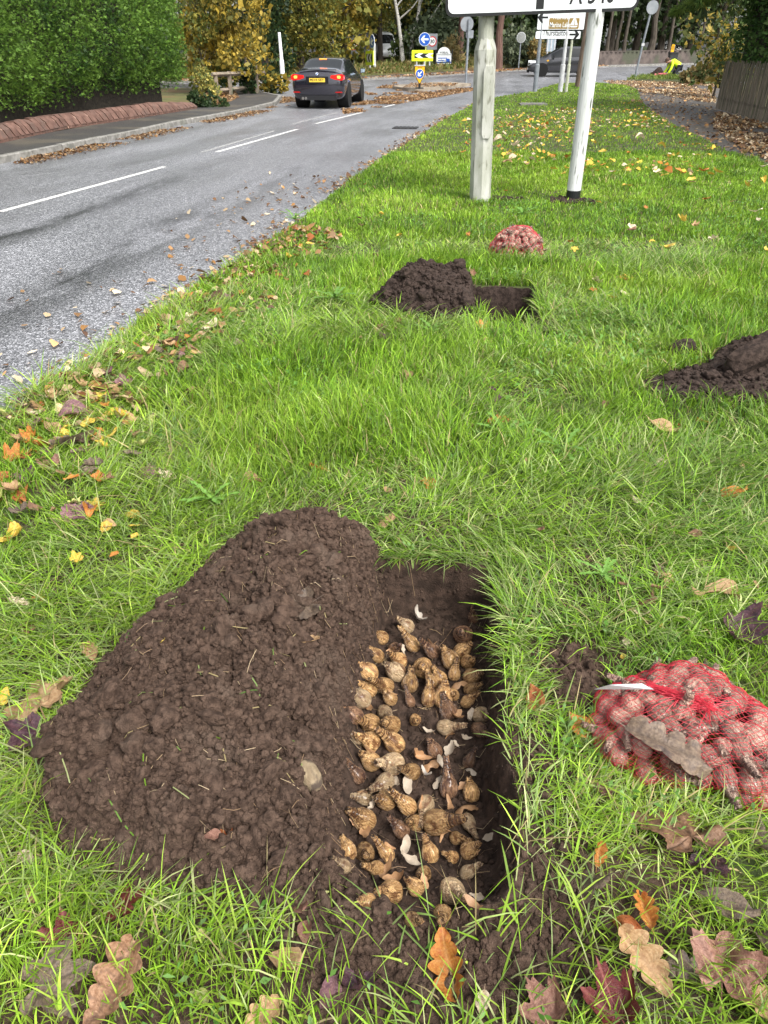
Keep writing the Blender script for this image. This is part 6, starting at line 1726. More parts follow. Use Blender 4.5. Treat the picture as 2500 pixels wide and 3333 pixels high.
mb.add([MS @ v for v in tm_.v], tm_.f)
mb.build('lettering', m_black, big)
# left post: wide octagonal base box, shoulder, narrower tube and a cable door
mb = MB()
top, lean = a.z + 1.3, -.055
pts = [Vector((lean * z / 1.63, .14, z)) for z in (-.1, .0, 1.53, 1.63, top)]
n8 = lambda k: 8
mb.tube(pts[:4], [.128, .128, .120, .088], 8)
mb.build('post_base', m_algae, big)
mb = MB(); mb.tube([pts[3] + Vector((0, 0, -.01)), pts[4]], [.085, .083], 16); mb.build('post', m_algae, big)
mb = MB(); mb.prism([(.045 + x * .055, z) for x, z in ((-1, .72), (-.7, .68), (.7, .68), (1, .72), (1, 1.34), (.7, 1.38), (-.7, 1.38), (-1, 1.34))], -.012, .02, Matrix.Translation((-.012, .016, 0)) @ Matrix.Rotation(R_(-2), 4, 'Y')); mb.build('cable_door', m_algae, big)
# right post
r0 = Vector((RP.x - LP.x, RP.y - DS, 0))
mb = MB(); mb.tube([r0 + Vector((0, 0, .125)), r0 + Vector((-.02, -.0, top))], [.083, .083], 20); mb.build('post', m_postw2, big)
mb = MB(); mb.tube([r0 + Vector((0, 0, -.1)), r0 + Vector((0, 0, .128))], [.0835, .0832], 20); mb.build('painted_foot', m_black, big)
mb = MB()
for x in (.0, r0.x): mb.box((x - .02, .04, a.z + .5), (.26, .06, .05)); mb.box((x - .02, .04, a.z + 1.1), (.26, .06, .05))
mb.build('clamps', m_galv, big)
# soil disturbed round the posts
V, F1 = lumps(np.column_stack([np.random.default_rng(3).normal([RP.x - .02, RP.y - .02], [.10, .07], (260, 2)), np.full(260, .015)]), np.random.default_rng(4).uniform(.012, .04, 260), np.random.default_rng(5))
tag(link('loose_soil', npmesh('loose_soil', V, F1, m_soil2)), 'loose dark soil scattered round the foot of the right hand white post', 'soil', kind='stuff')
V, F1 = lumps(np.column_stack([np.random.default_rng(6).normal([LP.x + .22, LP.y], [.10, .05], (120, 2)), np.full(120, .012)]), np.random.default_rng(7).uniform(.010, .03, 120), np.random.default_rng(8))
tag(link('loose_soil', npmesh('loose_soil', V, F1, m_soil2)), 'loose dark soil scattered beside the mossy left hand post', 'soil', kind='stuff')

# the smaller two-panel direction sign beyond
D2 = 34.3
sg = sign_frame('lake_sign', 'white sign reading West Kirby Marine Lake above Thurstaston on grey posts', 'road sign', 1736, 298, D2)
def L2(px, py): return vp(px, py, D2) - sg.location
def panel(root, q, name, mat, edge, r=.05, y=-.06, b=.018):
    mb = MB(); mb.prism(rrect(q[0], q[1], q[2], q[3], r), y, y + .03); o = mb.build(name + '_edge', edge, root)
    mb = MB(); mb.prism(rrect(q[0] + b, q[1] - b, q[2] + b, q[3] - b, r - b * .7), y - .004, y - .0005); mb.build(name, mat, root)
bx0, bx1 = L2(1740, 128).x, L2(1888, 128).x
zb_, zm_, zt_ = L2(1740, 128).z, L2(1740, 99).z, L2(1740, 50).z + .16
panel(sg, (bx0, bx1, zb_, zm_ - .01), 'lower_panel', m_white, m_black)
panel(sg, (bx0 + .03, bx1 + .10, zm_ + .01, zt_), 'upper_panel', m_white, m_black)
q0, q1 = L2(1784, 94), L2(1886, 59)
mb = MB(); mb.prism(rrect(q0.x, q1.x, q0.z, q1.z, .03), -.0685, -.0645); mb.build('brown_patch', m_brown, sg)
mb = MB()
W_ = q1.x - q0.x
text_into(mb, 'West Kirby', q0.x + .12, q0.x + W_ * .69, q0.z + .27, q0.z + .45, -.0725, bold=.01)
text_into(mb, 'Marine Lake', q0.x + .04, q0.x + W_ * .71, q0.z + .05, q0.z + .22, -.0725, bold=.01)
sx = q0.x + W_ * .85
mb.prism([(sx - .015, q0.z + .12), (sx - .015, q0.z + .42), (sx - .17, q0.z + .13)], -.0725, -.069)
mb.prism([(sx + .01, q0.z + .13), (sx + .13, q0.z + .13), (sx + .01, q0.z + .38)], -.0725, -.069)
mb.prism([(sx - .17, q0.z + .10), (sx + .13, q0.z + .10), (sx + .09, q0.z + .05), (sx - .13, q0.z + .05)], -.0725, -.069)
mb.build('lettering', m_white, sg)
mb = MB()
lx0, lz0 = L2(1764, 118).x, zb_ + .12
text_into(mb, 'Thurstaston', lx0, L2(1847, 118).x, lz0, lz0 + .19, -.067, bold=.012)
mb.build('lettering', m_black, sg)
mb = MB()
mb.prism(arrow_poly(L2(1766, 59).x, L2(1766, 59).z + .02, .42, 180), -.067, -.0645)
mb.build('arrow', m_black, sg)
mb = MB(); mb.prism(arrow_poly((L2(1853, 113).x + L2(1884, 113).x) / 2, (zb_ + zm_) / 2 + .01, .40, 0), -.067, -.0645); mb.build('arrow', m_black, sg)
for px, mat, r in ((1741, m_galv, .085), (1823, m_galv2, .09), (1842, M('mossy_grey_steel', (.33, .36, .25), (.45, .46, .38), 3, .6), .06)):
    g = L2(px, 298)
    mb = MB(); mb.tube([(g.x, 0, -.2), (g.x, 0, .95), (g.x, 0, .97), (g.x, 0, zt_ - .1)], [r * 1.12, r * 1.12, r * .85, r * .8], 14); mb.build('post', mat, sg)
def pole(name, label, cat, px, D, r, h, mat, rtop=None, lean=(0, 0), extra=None):
    root = sign_frame(name, label, cat, px, 300, D)
    mb = MB(); mb.tube([(0, 0, -.15), (lean[0] * .3, lean[1] * .3, h * .3), (lean[0], lean[1], h)], [r, r * .97, rtop or r], 14); mb.build('pole', mat, root)
    return root
m_tel = M('telegraph_pole_wood', (.12, .085, .06), (.19, .14, .105), 4, .85, stretch=(5, 5, .5), bump=.006, bscale=30)
pole('telegraph_pole', 'thick brown telegraph pole right behind the lake sign', 'telegraph pole', 1880, 37.4, .17, 8, m_tel, .12, (.28, 0))
pole('telegraph_pole', 'slim weathered telegraph pole left of the speed limit sign', 'telegraph pole', 1133, 57, .16, 8, M('pale_pole_wood', (.20, .18, .13), (.28, .25, .19), 4, .85, stretch=(5, 5, .5)), .11)
wp = sign_frame('lamp_post', 'tapered white post on the lawn left of the dark saloon car', 'post', 921, 262, 41.5)
mb = MB(); mb.tube([(0, 0, -.1), (0, 0, .85), (0, 0, .95), (-.03, 0, 2.05)], [.115, .11, .085, .07], 14); mb.build('column', M('clean_white_paint', (.82, .83, .84), (.74, .75, .76), 3, .4), wp)
# round-backed sign on a grey post
def disc(root, name, cx, cz, r, y, mat, th=.02, M_=None):
    mb = MB(); mb.prism(circle(cx, cz, r), y, y + th, M_); return mb.build(name, mat, root)
rs = sign_frame('round_sign', 'round sign seen from the back on a grey post left of the mossy post', 'road sign', 1516, 268, 41)
def LL(root, px, py, D): return vp(px, py, D) - root.location
mb = MB(); mb.tube([(0, 0, -.1), (0, 0, LL(rs, 1516, 62, 41).z)], .055, 12); mb.build('post', m_galv, rs)
t = LL(rs, 1524, 78, 41); disc(rs, 'disc', t.x - .05, t.z, .31, .06, m_back)
t = LL(rs, 1530, 112, 41); mb = MB(); mb.prism(rrect(t.x - .19, t.x + .17, t.z - .15, t.z + .17, .03), .06, .08); mb.build('plate', m_back, rs)
rs = sign_frame('round_sign', 'round sign seen from the back on the tilted grey post beyond the footpath', 'road sign', 2066, 252, 44.5)
e = LL(rs, 2098, 20, 44.5)
mb = MB(); mb.tube([(0, 0, -.1), (.14, 0, e.z * .5), (.30, 0, e.z)], .055, 12); mb.build('post', m_galv, rs)
disc(rs, 'disc', .30, e.z - .05, .30, -.085, m_back)
mb = MB(); mb.box((.145, -.02, e.z * .48), (.15, .08, .12)); mb.build('bracket', m_galv2, rs)
# blue arrow signs, chevron boards, bollard
def keep_left(root, name, cx, cz, r, y, ang, M_=None):
    o = disc(root, name + '_rim', cx, cz, r, y, m_white, .02, M_)
    mb = MB(); mb.prism(circle(cx, cz, r * .93), y - .004, y - .0005, M_); mb.build(name, m_blue, root)
    mb = MB(); mb.prism(arrow_poly(cx, cz, r * 1.35, ang, .20, .40), y - .008, y - .0045, M_); mb.build('arrow', m_white, root)
D3 = 54.5
s3 = sign_frame('blue_arrow_sign', 'round blue sign with white left arrow on a thin lime post above the chevron board', 'road sign', 1384, 225, D3)
t = LL(s3, 1382, 128, D3); keep_left(s3, 'blue_disc', t.x, t.z, .37, -.10, 180)
mb = MB(); mb.tube([(.0, 0, -.3), (0, 0, t.z + .3)], .045, 10); mb.build('post', M('lime_post', (.5, .55, .18), (.58, .6, .25), 5, .5), s3)
D4 = 53.9
s4 = sign_frame('chevron_board', 'black and white left pointing chevron board with a fluorescent yellow border', 'road sign', 1375, 225, D4)
q = LL(s4, 1340, 199, D4); q2 = LL(s4, 1410, 163, D4)
mb = MB(); mb.prism(rrect(q.x, q2.x, q.z, q2.z, .04), -.03, .0); mb.build('border', m_lime, s4)
mb = MB(); bw = .17; mb.prism(rrect(q.x + bw, q2.x - bw, q.z + bw, q2.z - bw, .02), -.034, -.0305); mb.build('black_panel', m_black, s4)
mb = MB(); hh = (q2.z - q.z) / 2 - bw; cz = (q.z + q2.z) / 2
for k in range(2):
    x = q.x + bw + .03 + k * .66
    mb.prism([(x, cz), (x + .24, cz + hh), (x + .54, cz + hh), (x + .30, cz), (x + .54, cz - hh), (x + .24, cz - hh)], -.038, -.0345)
mb.build('chevrons', m_white, s4)
for px in (1356, 1381, 1398):
    x = LL(s4, px, 215, D4).x; mb = MB(); mb.tube([(x, .04, -.3), (x, .04, q.z + .3)], .05, 8); mb.build('post', m_galv2, s4)
D5 = 36.0
bo = sign_frame('traffic_bollard', 'yellow traffic bollard with a round blue keep left arrow on the island', 'bollard', 1365, 291, D5)
def B5(px, py): return LL(bo, px, py, D5)
zt = B5(1362, 211).z
zi = .02
mb = MB(); mb.prism([(-.36 * .62, zt - .04), (.36 * .62, zt - .04), (.225, .55), (.03, .20), (-.03, .20), (-.225, .55)], -.05, .05); mb.build('edge', m_black, bo)
mb = MB(); mb.prism([(-.205, zt - .06), (.205, zt - .06), (.207, .56), (.02, .225), (-.02, .225), (-.207, .56)], -.056, -.0505); mb.build('yellow_face', m_yel, bo)
mb = MB(); mb.box((0, 0, zt - .02), (.47, .13, .04)); mb.build('cap', m_galv2, bo)
mb = MB(); mb.box((0, 0, zi + .10), (.09, .09, .22)); mb.box((0, 0, zi + .02), (.36, .2, .04)); mb.build('foot', m_black, bo)
keep_left(bo, 'blue_disc', 0, zt - .33, .175, -.0625, 225)
mb = MB(); mb.box((0, -.058, .80), (.20, .003, .018)); mb.build('maker_strip', m_black, bo)
# edge-on sign and board on the far left of the junction, turned away
D6 = 52.5
s6 = sign_frame('blue_arrow_sign', 'round blue sign turned almost edge-on, on a grey post right of the saloon car', 'road sign', 1219, 228, D6)
mb = MB(); mb.tube([(0, 0, -.2), (0, 0, .35), (0, 0, .37), (0, 0, LL(s6, 1219, 142, D6).z), ], [.10, .10, .085, .075], 12); mb.tube([(0, 0, LL(s6, 1219, 142, D6).z - .02), (-.13, -.02, LL(s6, 1219, 128, D6).z)], .06, 10); mb.build('post', m_galv2, s6)
t = LL(s6, 1211, 135, D6); M6 = Matrix.Translation((t.x, -.1, t.z)) @ Matrix.Rotation(R_(-66), 4, 'Z')
keep_left(s6, 'blue_disc', 0, 0, .37, 0, 200, M6)
s7 = sign_frame('chevron_board', 'yellow bordered chevron board turned almost edge-on beside the parked vans', 'road sign', 1204, 228, D6 - .6)
q = LL(s7, 1204, 212, D6 - .6); q2 = LL(s7, 1204, 165, D6 - .6)
M7 = Matrix.Rotation(R_(-70), 4, 'Z')
mb = MB(); mb.prism(rrect(-.72, .72, q.z, q2.z, .04), -.03, 0, M7); mb.build('border', m_lime, s7)
mb = MB(); mb.prism(rrect(-.54, .54, q.z + .16, q2.z - .16, .02), -.034, -.0305, M7); mb.build('black_panel', m_black, s7)
mb = MB(); hh = (q2.z - q.z) / 2 - .16; cz = (q.z + q2.z) / 2
for k in range(2):
    x = -.5 + k * .5
    mb.prism([(x, cz), (x + .2, cz + hh), (x + .42, cz + hh), (x + .22, cz), (x + .42, cz - hh), (x + .2, cz - hh)], -.038, -.0345, M7)
mb.build('chevrons', m_white, s7)
mb = MB(); mb.tube([(0, .04, -.3), (0, .04, q.z + .2)], .05, 8); mb.build('post', m_galv2, s7)
def speed_sign(label, px, py, D, hw):
    s_ = sign_frame('speed_limit_sign', label, 'road sign', px, 230, D)
    t = LL(s_, px, py, D)
    mb = MB(); mb.tube([(0, 0, -.3), (0, 0, t.z)], .045, 10); mb.build('post', m_galv, s_)
    mb = MB(); mb.prism(rrect(-hw, hw, t.z - hw * 1.35, t.z + hw * 1.35, .03), -.08, -.05); mb.build('backing_board', m_back, s_)
    disc(s_, 'red_ring', 0, t.z + .02, hw * .86, -.086, m_redsign, .005)
    disc(s_, 'white_disc', 0, t.z + .02, hw * .68, -.0905, m_white, .004)
    mb = MB(); text_into(mb, '30', -hw * .44, hw * .44, t.z + .02 - hw * .32, t.z + .02 + hw * .32, -.094, bold=.02); mb.build('lettering', m_black, s_)
speed_sign('grey backed 30 speed limit sign above the roof of the saloon car', 1152, 148, 56.5, .33)
speed_sign('grey backed 30 speed limit sign half hidden behind the blue arrow disc', 1404, 136, 57.5, .34)
# notice board
D8 = 56.2
nb = sign_frame('notice_board', 'white village notice board with an arched top between dark posts', 'notice board', 1444, 228, D8)
q, q2 = LL(nb, 1420, 208, D8), LL(nb, 1469, 181, D8)
cx = (q.x + q2.x) / 2
mb = MB(); mb.prism([(q.x, q.z), (q2.x, q.z), (q2.x, q2.z + .12)] + [(cx + .42 * math.cos(R_(k * 15)), q2.z + .12 + .36 * math.sin(R_(k * 15))) for k in range(13)] + [(q.x, q2.z + .12)], -.03, .01); mb.build('board', m_white, nb)
mb = MB(); text_into(mb, 'WIRRAL', cx - .30, cx + .30, q2.z + .10, q2.z + .23, -.034, bold=.015); mb.box((cx, -.032, q2.z + .045), (q2.x - q.x - .05, .004, .03)); mb.build('heading', m_black, nb)
mb = MB()
for k, w in enumerate((.62, .44, .36)): mb.box((q.x + .1 + w / 2, -.032, q2.z - .14 - k * .13), (w, .004, .05))
mb.box((cx, -.032, q.z + .09), (1.0, .004, .07)); mb.box((q2.x - .22, -.032, (q.z + q2.z) / 2 - .05), (.24, .004, .22)); mb.build('blue_print', m_blue, nb)
for x in (q.x - .05, q2.x + .05):
    mb = MB(); mb.box((x, .0, q2.z / 2 + .1), (.07, .07, q2.z + .5)); mb.build('post', m_black, nb)
# round mirror and a ribbed sign back beyond the hatchback
D9 = 55.5
rm = sign_frame('traffic_mirror', 'round pale traffic mirror on a thin post among the bushes', 'traffic mirror', 1688, 215, D9)
t = LL(rm, 1688, 122, D9)
mb = MB(); mb.tube([(0, 0, -.2), (0, 0, t.z)], .04, 8); mb.build('post', m_galv, rm)
disc(rm, 'rim', 0, t.z, .30, -.08, m_galv2); disc(rm, 'mirror', 0, t.z, .27, -.085, M('mirror_glass', (.55, .58, .58), rough=.12, metal=.8), .004)
D9 = 53.5
rb = sign_frame('sign_back', 'pale blue grey ribbed back of a sign above the hatchback\'s windscreen', 'road sign', 1793, 215, D9)
q, q2 = LL(rb, 1777, 168, D9), LL(rb, 1811, 126, D9)
mb = MB(); mb.box(((q.x + q2.x) / 2, 0, (q.z + q2.z) / 2), (q2.x - q.x, .03, q2.z - q.z)); mb.build('panel', M('blue_grey_metal', (.25, .31, .36), (.32, .38, .43), 4, .5), rb)
mb = MB()
for x in (.12, .5, .88): mb.box((q.x + (q2.x - q.x) * x, -.03, (q.z + q2.z) / 2), (.07, .03, q2.z - q.z - .02))
mb.build('ribs', m_galv2, rb)
for x in (q.x + .1, q2.x - .1): mb = MB(); mb.tube([(x, .05, -.2), (x, .05, q2.z - .05)], .05, 8); mb.build('post', m_galv2, rb)
# litter bin by the kneeling person
D10 = 51
bn = sign_frame('litter_bin', 'black litter bin with a yellow panel on top behind the kneeling person', 'litter bin', 2189, 240, D10)
bn.location.z = float(base(D10))
q = LL(bn, 2178, 214, D10); q2 = LL(bn, 2200, 170, D10)
cx = (q.x + q2.x) / 2; zt = q2.z
mb = MB(); mb.prism([(cx - .17, 0), (cx + .17, 0), (cx + .24, zt - .06), (cx - .24, zt - .06)], -.2, .2); mb.build('body', M('bin_black', (.02, .022, .022), (.035, .037, .035), 5, .5), bn)
mb = MB(); mb.box((cx, 0, zt - .03), (.52, .46, .06)); mb.build('lid', M('bin_black'  , (.02, .02, .02)), bn)
mb = MB(); mb.box((cx - .12, -.05, zt + .20), (.17, .05, .38)); mb.build('yellow_panel', m_yel, bn)
mb = MB(); mb.box((cx - .15, -.078, zt + .24), (.02, .006, .22)); mb.box((cx - .09, -.078, zt + .24), (.02, .006, .22)); mb.build('marks', m_black, bn)

# ------------------------------------------------------------------ vehicles
m_tyre = M('tyre_rubber', (.014, .014, .015), (.022, .022, .022), 20, .8)
m_rim = M('alloy', (.42, .43, .44), rough=.3, metal=.9)
m_rimb = M('black_alloy', (.015, .015, .016), rough=.35, metal=.5)
m_glass = M('car_glass', (.010, .012, .013), rough=.05, spec=.35, coat=.0)
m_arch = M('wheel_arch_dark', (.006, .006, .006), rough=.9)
m_tail = M('tail_lamp', (.45, .006, .006), rough=.2, emit=(1.0, .03, .015), estr=.28, coat=.5)
m_tail_on = M('lit_tail_lamp', (.9, .25, .03), rough=.2, emit=(1.0, .16, .03), estr=2.6)
m_head = M('head_lamp', (.75, .77, .78), rough=.1, spec=.8, coat=1)
m_chrome = M('chrome', (.6, .6, .6), rough=.15, metal=1)
def car(name, label, cat, loc, rz, st, paint, R=.33, yf=1.4, yr=-1.4, track=.76, win=None, rim=None, ztop_seg=True, group=None):
    """body lofted through stations (y, z floor, z belt, z top, half widths low/mid/belt/top); forward is +y"""
    root = thing(name, label, cat, loc, rz, group)
    ys = np.array([s[0] for s in st]); K = 90
    fine = np.linspace(ys[0], ys[-1], K)
    P = [np.interp(fine, ys, [s[i] for s in st]) for i in range(1, 8)]
    ker = np.array([1, 2, 3, 2, 1]) / 9
    for i in range(7):
        q = np.convolve(np.pad(P[i], 2, mode='edge'), ker, 'valid'); q[0], q[-1] = P[i][0], P[i][-1]; P[i] = q
    zb, zl, zt, wl, wm, wb, wt = P
    zm = zb + (zl - zb) * .55
    half = [(0 * zb, zb), (wl * .8, zb), (wl, zb + .07), (wm, zm), (wb, zl), (wt, zt - .07), (wt * .80, zt - .012), (0 * zb, zt + .012)]
    pts = []
    for i in range(7):
        for k in range(4):
            f = k / 4
            pts.append((half[i][0] * (1 - f) + half[i + 1][0] * f, half[i][1] * (1 - f) + half[i + 1][1] * f))
    pts.append(half[7])
    X = np.stack([p[0] for p in pts]); Z = np.stack([p[1] for p in pts])
    for _ in range(2):
        X[1:-1] = (X[:-2] + 2 * X[1:-1] + X[2:]) / 4; Z[1:-1] = (Z[:-2] + 2 * Z[1:-1] + Z[2:]) / 4
    n = len(pts)
    Xa = np.vstack([X, -X[::-1][1:]]); Za = np.vstack([Z, Z[::-1][1:]])
    N2 = len(Xa)
    V = np.stack([Xa, np.broadcast_to(fine, Xa.shape), Za], -1)          # (N2, K, 3)
    idx = np.arange(N2 * K).reshape(N2, K)
    body, glass = [], {}
    for i in range(N2 - 1):
        seg = (i if i < n - 1 else 2 * (n - 1) - 1 - i)
        s4_ = seg // 4
        for k in range(K - 1):
            y = (fine[k] + fine[k + 1]) / 2
            key = None
            for nm, (s0, s1, y0, y1) in (win or {}).items():
                if s0 <= seg <= s1 and y0 < y < y1: key = nm + ('' if nm in ('rear_window', 'windscreen') else ('_l' if i >= n - 1 else '_r'))
            q = (idx[i, k], idx[i, k + 1], idx[i + 1, k + 1], idx[i + 1, k])
            (body if key is None else glass.setdefault(key, [])).append(q)
    body += []
    Vf = V.reshape(-1, 3)
    caps = [tuple(idx[:, 0][::-1]), tuple(idx[:, -1])]
    me = bpy.data.meshes.new('body'); me.from_pydata(Vf.tolist(), [], [tuple(int(a) for a in q) for q in body] + [tuple(int(a) for a in c) for c in caps])
    bm = bmesh.new(); bm.from_mesh(me); bmesh.ops.recalc_face_normals(bm, faces=bm.faces); bmesh.ops.delete(bm, geom=[v for v in bm.verts if not v.link_faces], context='VERTS'); bm.to_mesh(me); bm.free()
    me.polygons.foreach_set('use_smooth', np.ones(len(me.polygons), bool)); me.materials.append(paint)
    link('body', me, root)
    for key, fs in glass.items():
        fs = np.array(fs); u, inv = np.unique(fs, return_inverse=True)
        link(key.replace('_l', '').replace('_r', '') if key not in ('rear_window',) else key, npmesh('window', Vf[u], inv.reshape(-1, 4), m_glass, smooth=True), root)
    for y in (yf, yr):
        for sx in (-1, 1):
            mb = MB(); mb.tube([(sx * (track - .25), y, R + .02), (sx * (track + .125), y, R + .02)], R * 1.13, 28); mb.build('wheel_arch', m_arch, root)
            mb = MB()
            prof = [(R * .62, -.10), (R * .95, -.105), (R, -.07), (R, .07), (R * .95, .105), (R * .62, .10)]
            ns = 32
            Vw = [(sx * (track + w), y + r_ * math.cos(2 * math.pi * k / ns), R + r_ * math.sin(2 * math.pi * k / ns)) for k in range(ns) for r_, w in prof]
            mb.add(Vw, [(k * 6 + j, k * 6 + (j + 1) % 6, ((k + 1) % ns) * 6 + (j + 1) % 6, ((k + 1) % ns) * 6 + j) for k in range(ns) for j in range(6)])
            wh = mb.build('wheel', m_tyre, root, smooth=False)
            mb = MB(); xo = sx * (track + .10)
            mb.tube([(sx * (track - .04), y, R), (sx * (track + .02), y, R)], R * .63, 24)
            for k in range(5):
                a = 2 * math.pi * k / 5 + .3
                for da in (-.16, .16):
                    mb.tube([(xo, y, R), (xo - sx * .01, y + R * .62 * math.cos(a + da), R + R * .62 * math.sin(a + da))], R * .06, 5)
            mb.tube([(xo - sx * .03, y, R), (xo + sx * .012, y, R)], R * .16, 12)
            mb.build('rim', rim or m_rim, wh)
    return root
def wedge(root, name, mat, sx, pts, y0, y1, parent=None):      # a lamp hugging a corner: (x, z) outline mirrored by sx
    mb = MB(); p = [(sx * x, z) for x, z in pts]; mb.prism(p if sx > 0 else p[::-1], y0, y1); return mb.build(name, mat, parent or root)
m_navy = M('dark_navy_paint', (.014, .013, .022), rough=.22, spec=.6, coat=1.0)
SED = [(-2.31, .40, .78, .84, .60, .74, .72, .58), (-2.28, .30, .92, 1.00, .74, .84, .80, .66), (-2.18, .24, .97, 1.07, .82, .88, .84, .70), (-1.80, .22, .97, 1.10, .85, .90, .86, .70), (-1.62, .21, .96, 1.13, .85, .905, .865, .69),
       (-.95, .20, .95, 1.39, .85, .905, .87, .64), (-.4, .20, .945, 1.44, .85, .90, .865, .645), (.2, .20, .94, 1.435, .85, .90, .86, .645), (.62, .20, .93, 1.37, .85, .90, .86, .64), (1.25, .20, .91, 1.03, .85, .90, .85, .68), (1.5, .20, .88, .97, .85, .90, .84, .68), (2.0, .22, .78, .86, .82, .88, .80, .62), (2.25, .26, .62, .70, .70, .80, .72, .5), (2.31, .34, .52, .58, .55, .66, .6, .4)]
RC = Vector((-2.18, 27.0, 0))
hd = R_(-7.5)
cy_ = 2.31
cpos = RC + Vector((-math.sin(hd) * cy_, math.cos(hd) * cy_, 0))
cz_ = float(base(cpos.y)) - .10
sal = car('saloon_car', 'dark navy saloon car with lit brake lights driving away on the left lane', 'car', (cpos.x, cpos.y, cz_), hd, SED, m_navy, .335, 1.42, -1.39, .78,
          {'rear_window': (21, 27, -1.66, -.98), 'side_window': (16, 19, -1.38, 1.05), 'windscreen': (21, 27, .66, 1.2)})
for sx in (-1, 1):
    lp = wedge(sal, 'tail_light', m_tail, sx, [(.46, .935), (.80, .965), (.87, .92), (.875, .82), (.80, .79), (.58, .815), (.43, .86)], -2.300, -2.05)
    wedge(sal, 'lit_bulb', m_tail_on, sx, [(.66, .92), (.75, .925), (.78, .89), (.76, .84), (.67, .85)], -2.312, -2.2975, lp)
    mb = MB(); mb.box((sx * .70, -2.293, .46), (.24, .03, .035)); mb.build('reflector', M('red_reflector', (.35, .01, .01), rough=.25), sal)
    mr = MB(); mr.add([(sx * (.93 + .0), .78, .93), (sx * 1.10, .74, .95), (sx * 1.12, .78, 1.08), (sx * .93, .80, 1.08), (sx * .93, .90, .93), (sx * 1.06, .88, .95), (sx * 1.08, .89, 1.06), (sx * .93, .92, 1.06)], [(0, 1, 2, 3), (4, 5, 6, 7), (0, 1, 5, 4), (1, 2, 6, 5), (2, 3, 7, 6), (3, 0, 4, 7)])
    mo = mr.build('door_mirror', m_navy, sal)
    mg = MB(); mg.add([(sx * .95, .772, .95), (sx * 1.09, .735, .965), (sx * 1.105, .765, 1.065), (sx * .95, .785, 1.065)], [(0, 1, 2, 3)]); mg.build('mirror_glass', M('pale_mirror', (.45, .55, .62), rough=.08, metal=.6), mo)
mb = MB(); mb.box((-.04, -1.02, 1.375), (.25, .05, .022)); mb.build('high_brake_light', m_tail_on, sal)
np_ = MB(); np_.box((0, -2.325, .80), (.52, .012, .112)); npl = np_.build('number_plate', M('plate_yellow', (.80, .55, .06), rough=.4), sal)
mb = MB(); text_into(mb, 'MJ18 SEY', -.235, .235, .762, .838, -2.3335, bold=.014); mb.build('lettering', m_black, npl)
mb = MB(); mb.box((0, -2.316, .80), (.74, .02, .20)); mb.build('plate_recess', M('dark_recess', (.006, .006, .010), rough=.4), sal)
bd = disc(sal, 'badge', 0, .975, .042, -2.318, m_white, .03)
mb = MB()
for a0 in (0, 180): mb.prism([(0, .975)] + [(.034 * math.cos(R_(a0 + 90 * k / 6)), .975 + .034 * math.sin(R_(a0 + 90 * k / 6))) for k in range(7)], -2.3215, -2.3185)
mb.build('badge_quarters', m_blue, bd)
mb = MB(); text_into(mb, '335i', .42, .60, .945, .985, -2.312, bold=.01); mb.build('lettering', m_chrome, sal)
mb = MB(); mb.box((0, -2.27, .30), (1.2, .10, .14)); mb.build('diffuser', M('dark_plastic', (.012, .012, .014), rough=.6), sal)
for x in (-.50, -.40):
    mb = MB(); mb.tube([(x, -2.2, .285), (x, -2.335, .285)], .042, 14); mb.build('exhaust', m_chrome, sal)
mb = MB(); mb.add([(-.01, -.75, 1.43), (.01, -.75, 1.43), (.004, -.92, 1.50), (-.004, -.92, 1.50), (-.02, -.95, 1.41), (.02, -.95, 1.41)], [(0, 1, 2, 3), (0, 3, 4), (1, 5, 2), (3, 2, 5, 4)]); mb.build('roof_aerial', m_navy, sal)
mb = MB(); mb.box((0, -2.19, 1.082), (1.26, .05, .02)); mb.build('boot_lip', m_navy, sal)
# dark hatchback crossing the junction, facing left
m_char = M('charcoal_paint', (.022, .022, .026), rough=.22, spec=.6, coat=1.0)
HAT = [(-1.98, .38, .82, .98, .55, .70, .68, .56), (-1.92, .28, .92, 1.20, .72, .82, .78, .60), (-1.6, .22, .96, 1.42, .80, .85, .82, .58), (-1.0, .20, .96, 1.49, .82, .86, .83, .58), (-.2, .20, .95, 1.50, .82, .86, .83, .58), (.25, .20, .94, 1.44, .82, .86, .83, .57), (.85, .20, .92, 1.16, .82, .86, .82, .62), (1.12, .20, .90, 1.02, .82, .86, .80, .64), (1.55, .22, .82, .90, .80, .84, .76, .58), (1.86, .25, .66, .76, .72, .78, .68, .46), (1.99, .32, .50, .58, .55, .62, .55, .36)]
HD = 48.0
h0 = vp(1724, 240, HD)
hat = car('hatchback_car', 'dark hatchback with black wheels crossing the junction behind the lake sign posts', 'car', (h0.x + 2.0, HD + .85, float(base(HD)) - .10), R_(84), HAT, m_char, .315, 1.22, -1.27, .755,
          {'rear_window': (21, 27, -1.95, -1.6), 'side_window': (16, 19, -1.5, .72), 'windscreen': (21, 27, .30, 1.0)}, m_rimb)
for sx in (-1, 1):
    wedge(hat, 'headlight', m_head, sx, [(.44, .66), (.70, .74), (.79, .80), (.80, .70), (.70, .60), (.50, .58)], 1.60, 1.915)
    mb = MB(); mb.box((sx * .862, .92, .80), (.02, .10, .06)); mb.build('side_repeater', M('amber_lens', (.8, .42, .03), rough=.3), hat)
    mb = MB(); mb.box((sx * .96, .62, 1.0), (.18, .10, .13)); mb.build('door_mirror', m_char, hat)
mb = MB(); mb.box((0, 1.985, .40), (.52, .014, .112)); pl_ = mb.build('number_plate', m_white, hat)
mb = MB(); mb.box((0, 1.975, .60), (.62, .04, .09)); mb.build('grille', m_chrome, hat)
mb = MB(); mb.box((0, 1.95, .27), (1.1, .08, .14)); mb.build('lower_grille', m_arch, hat)
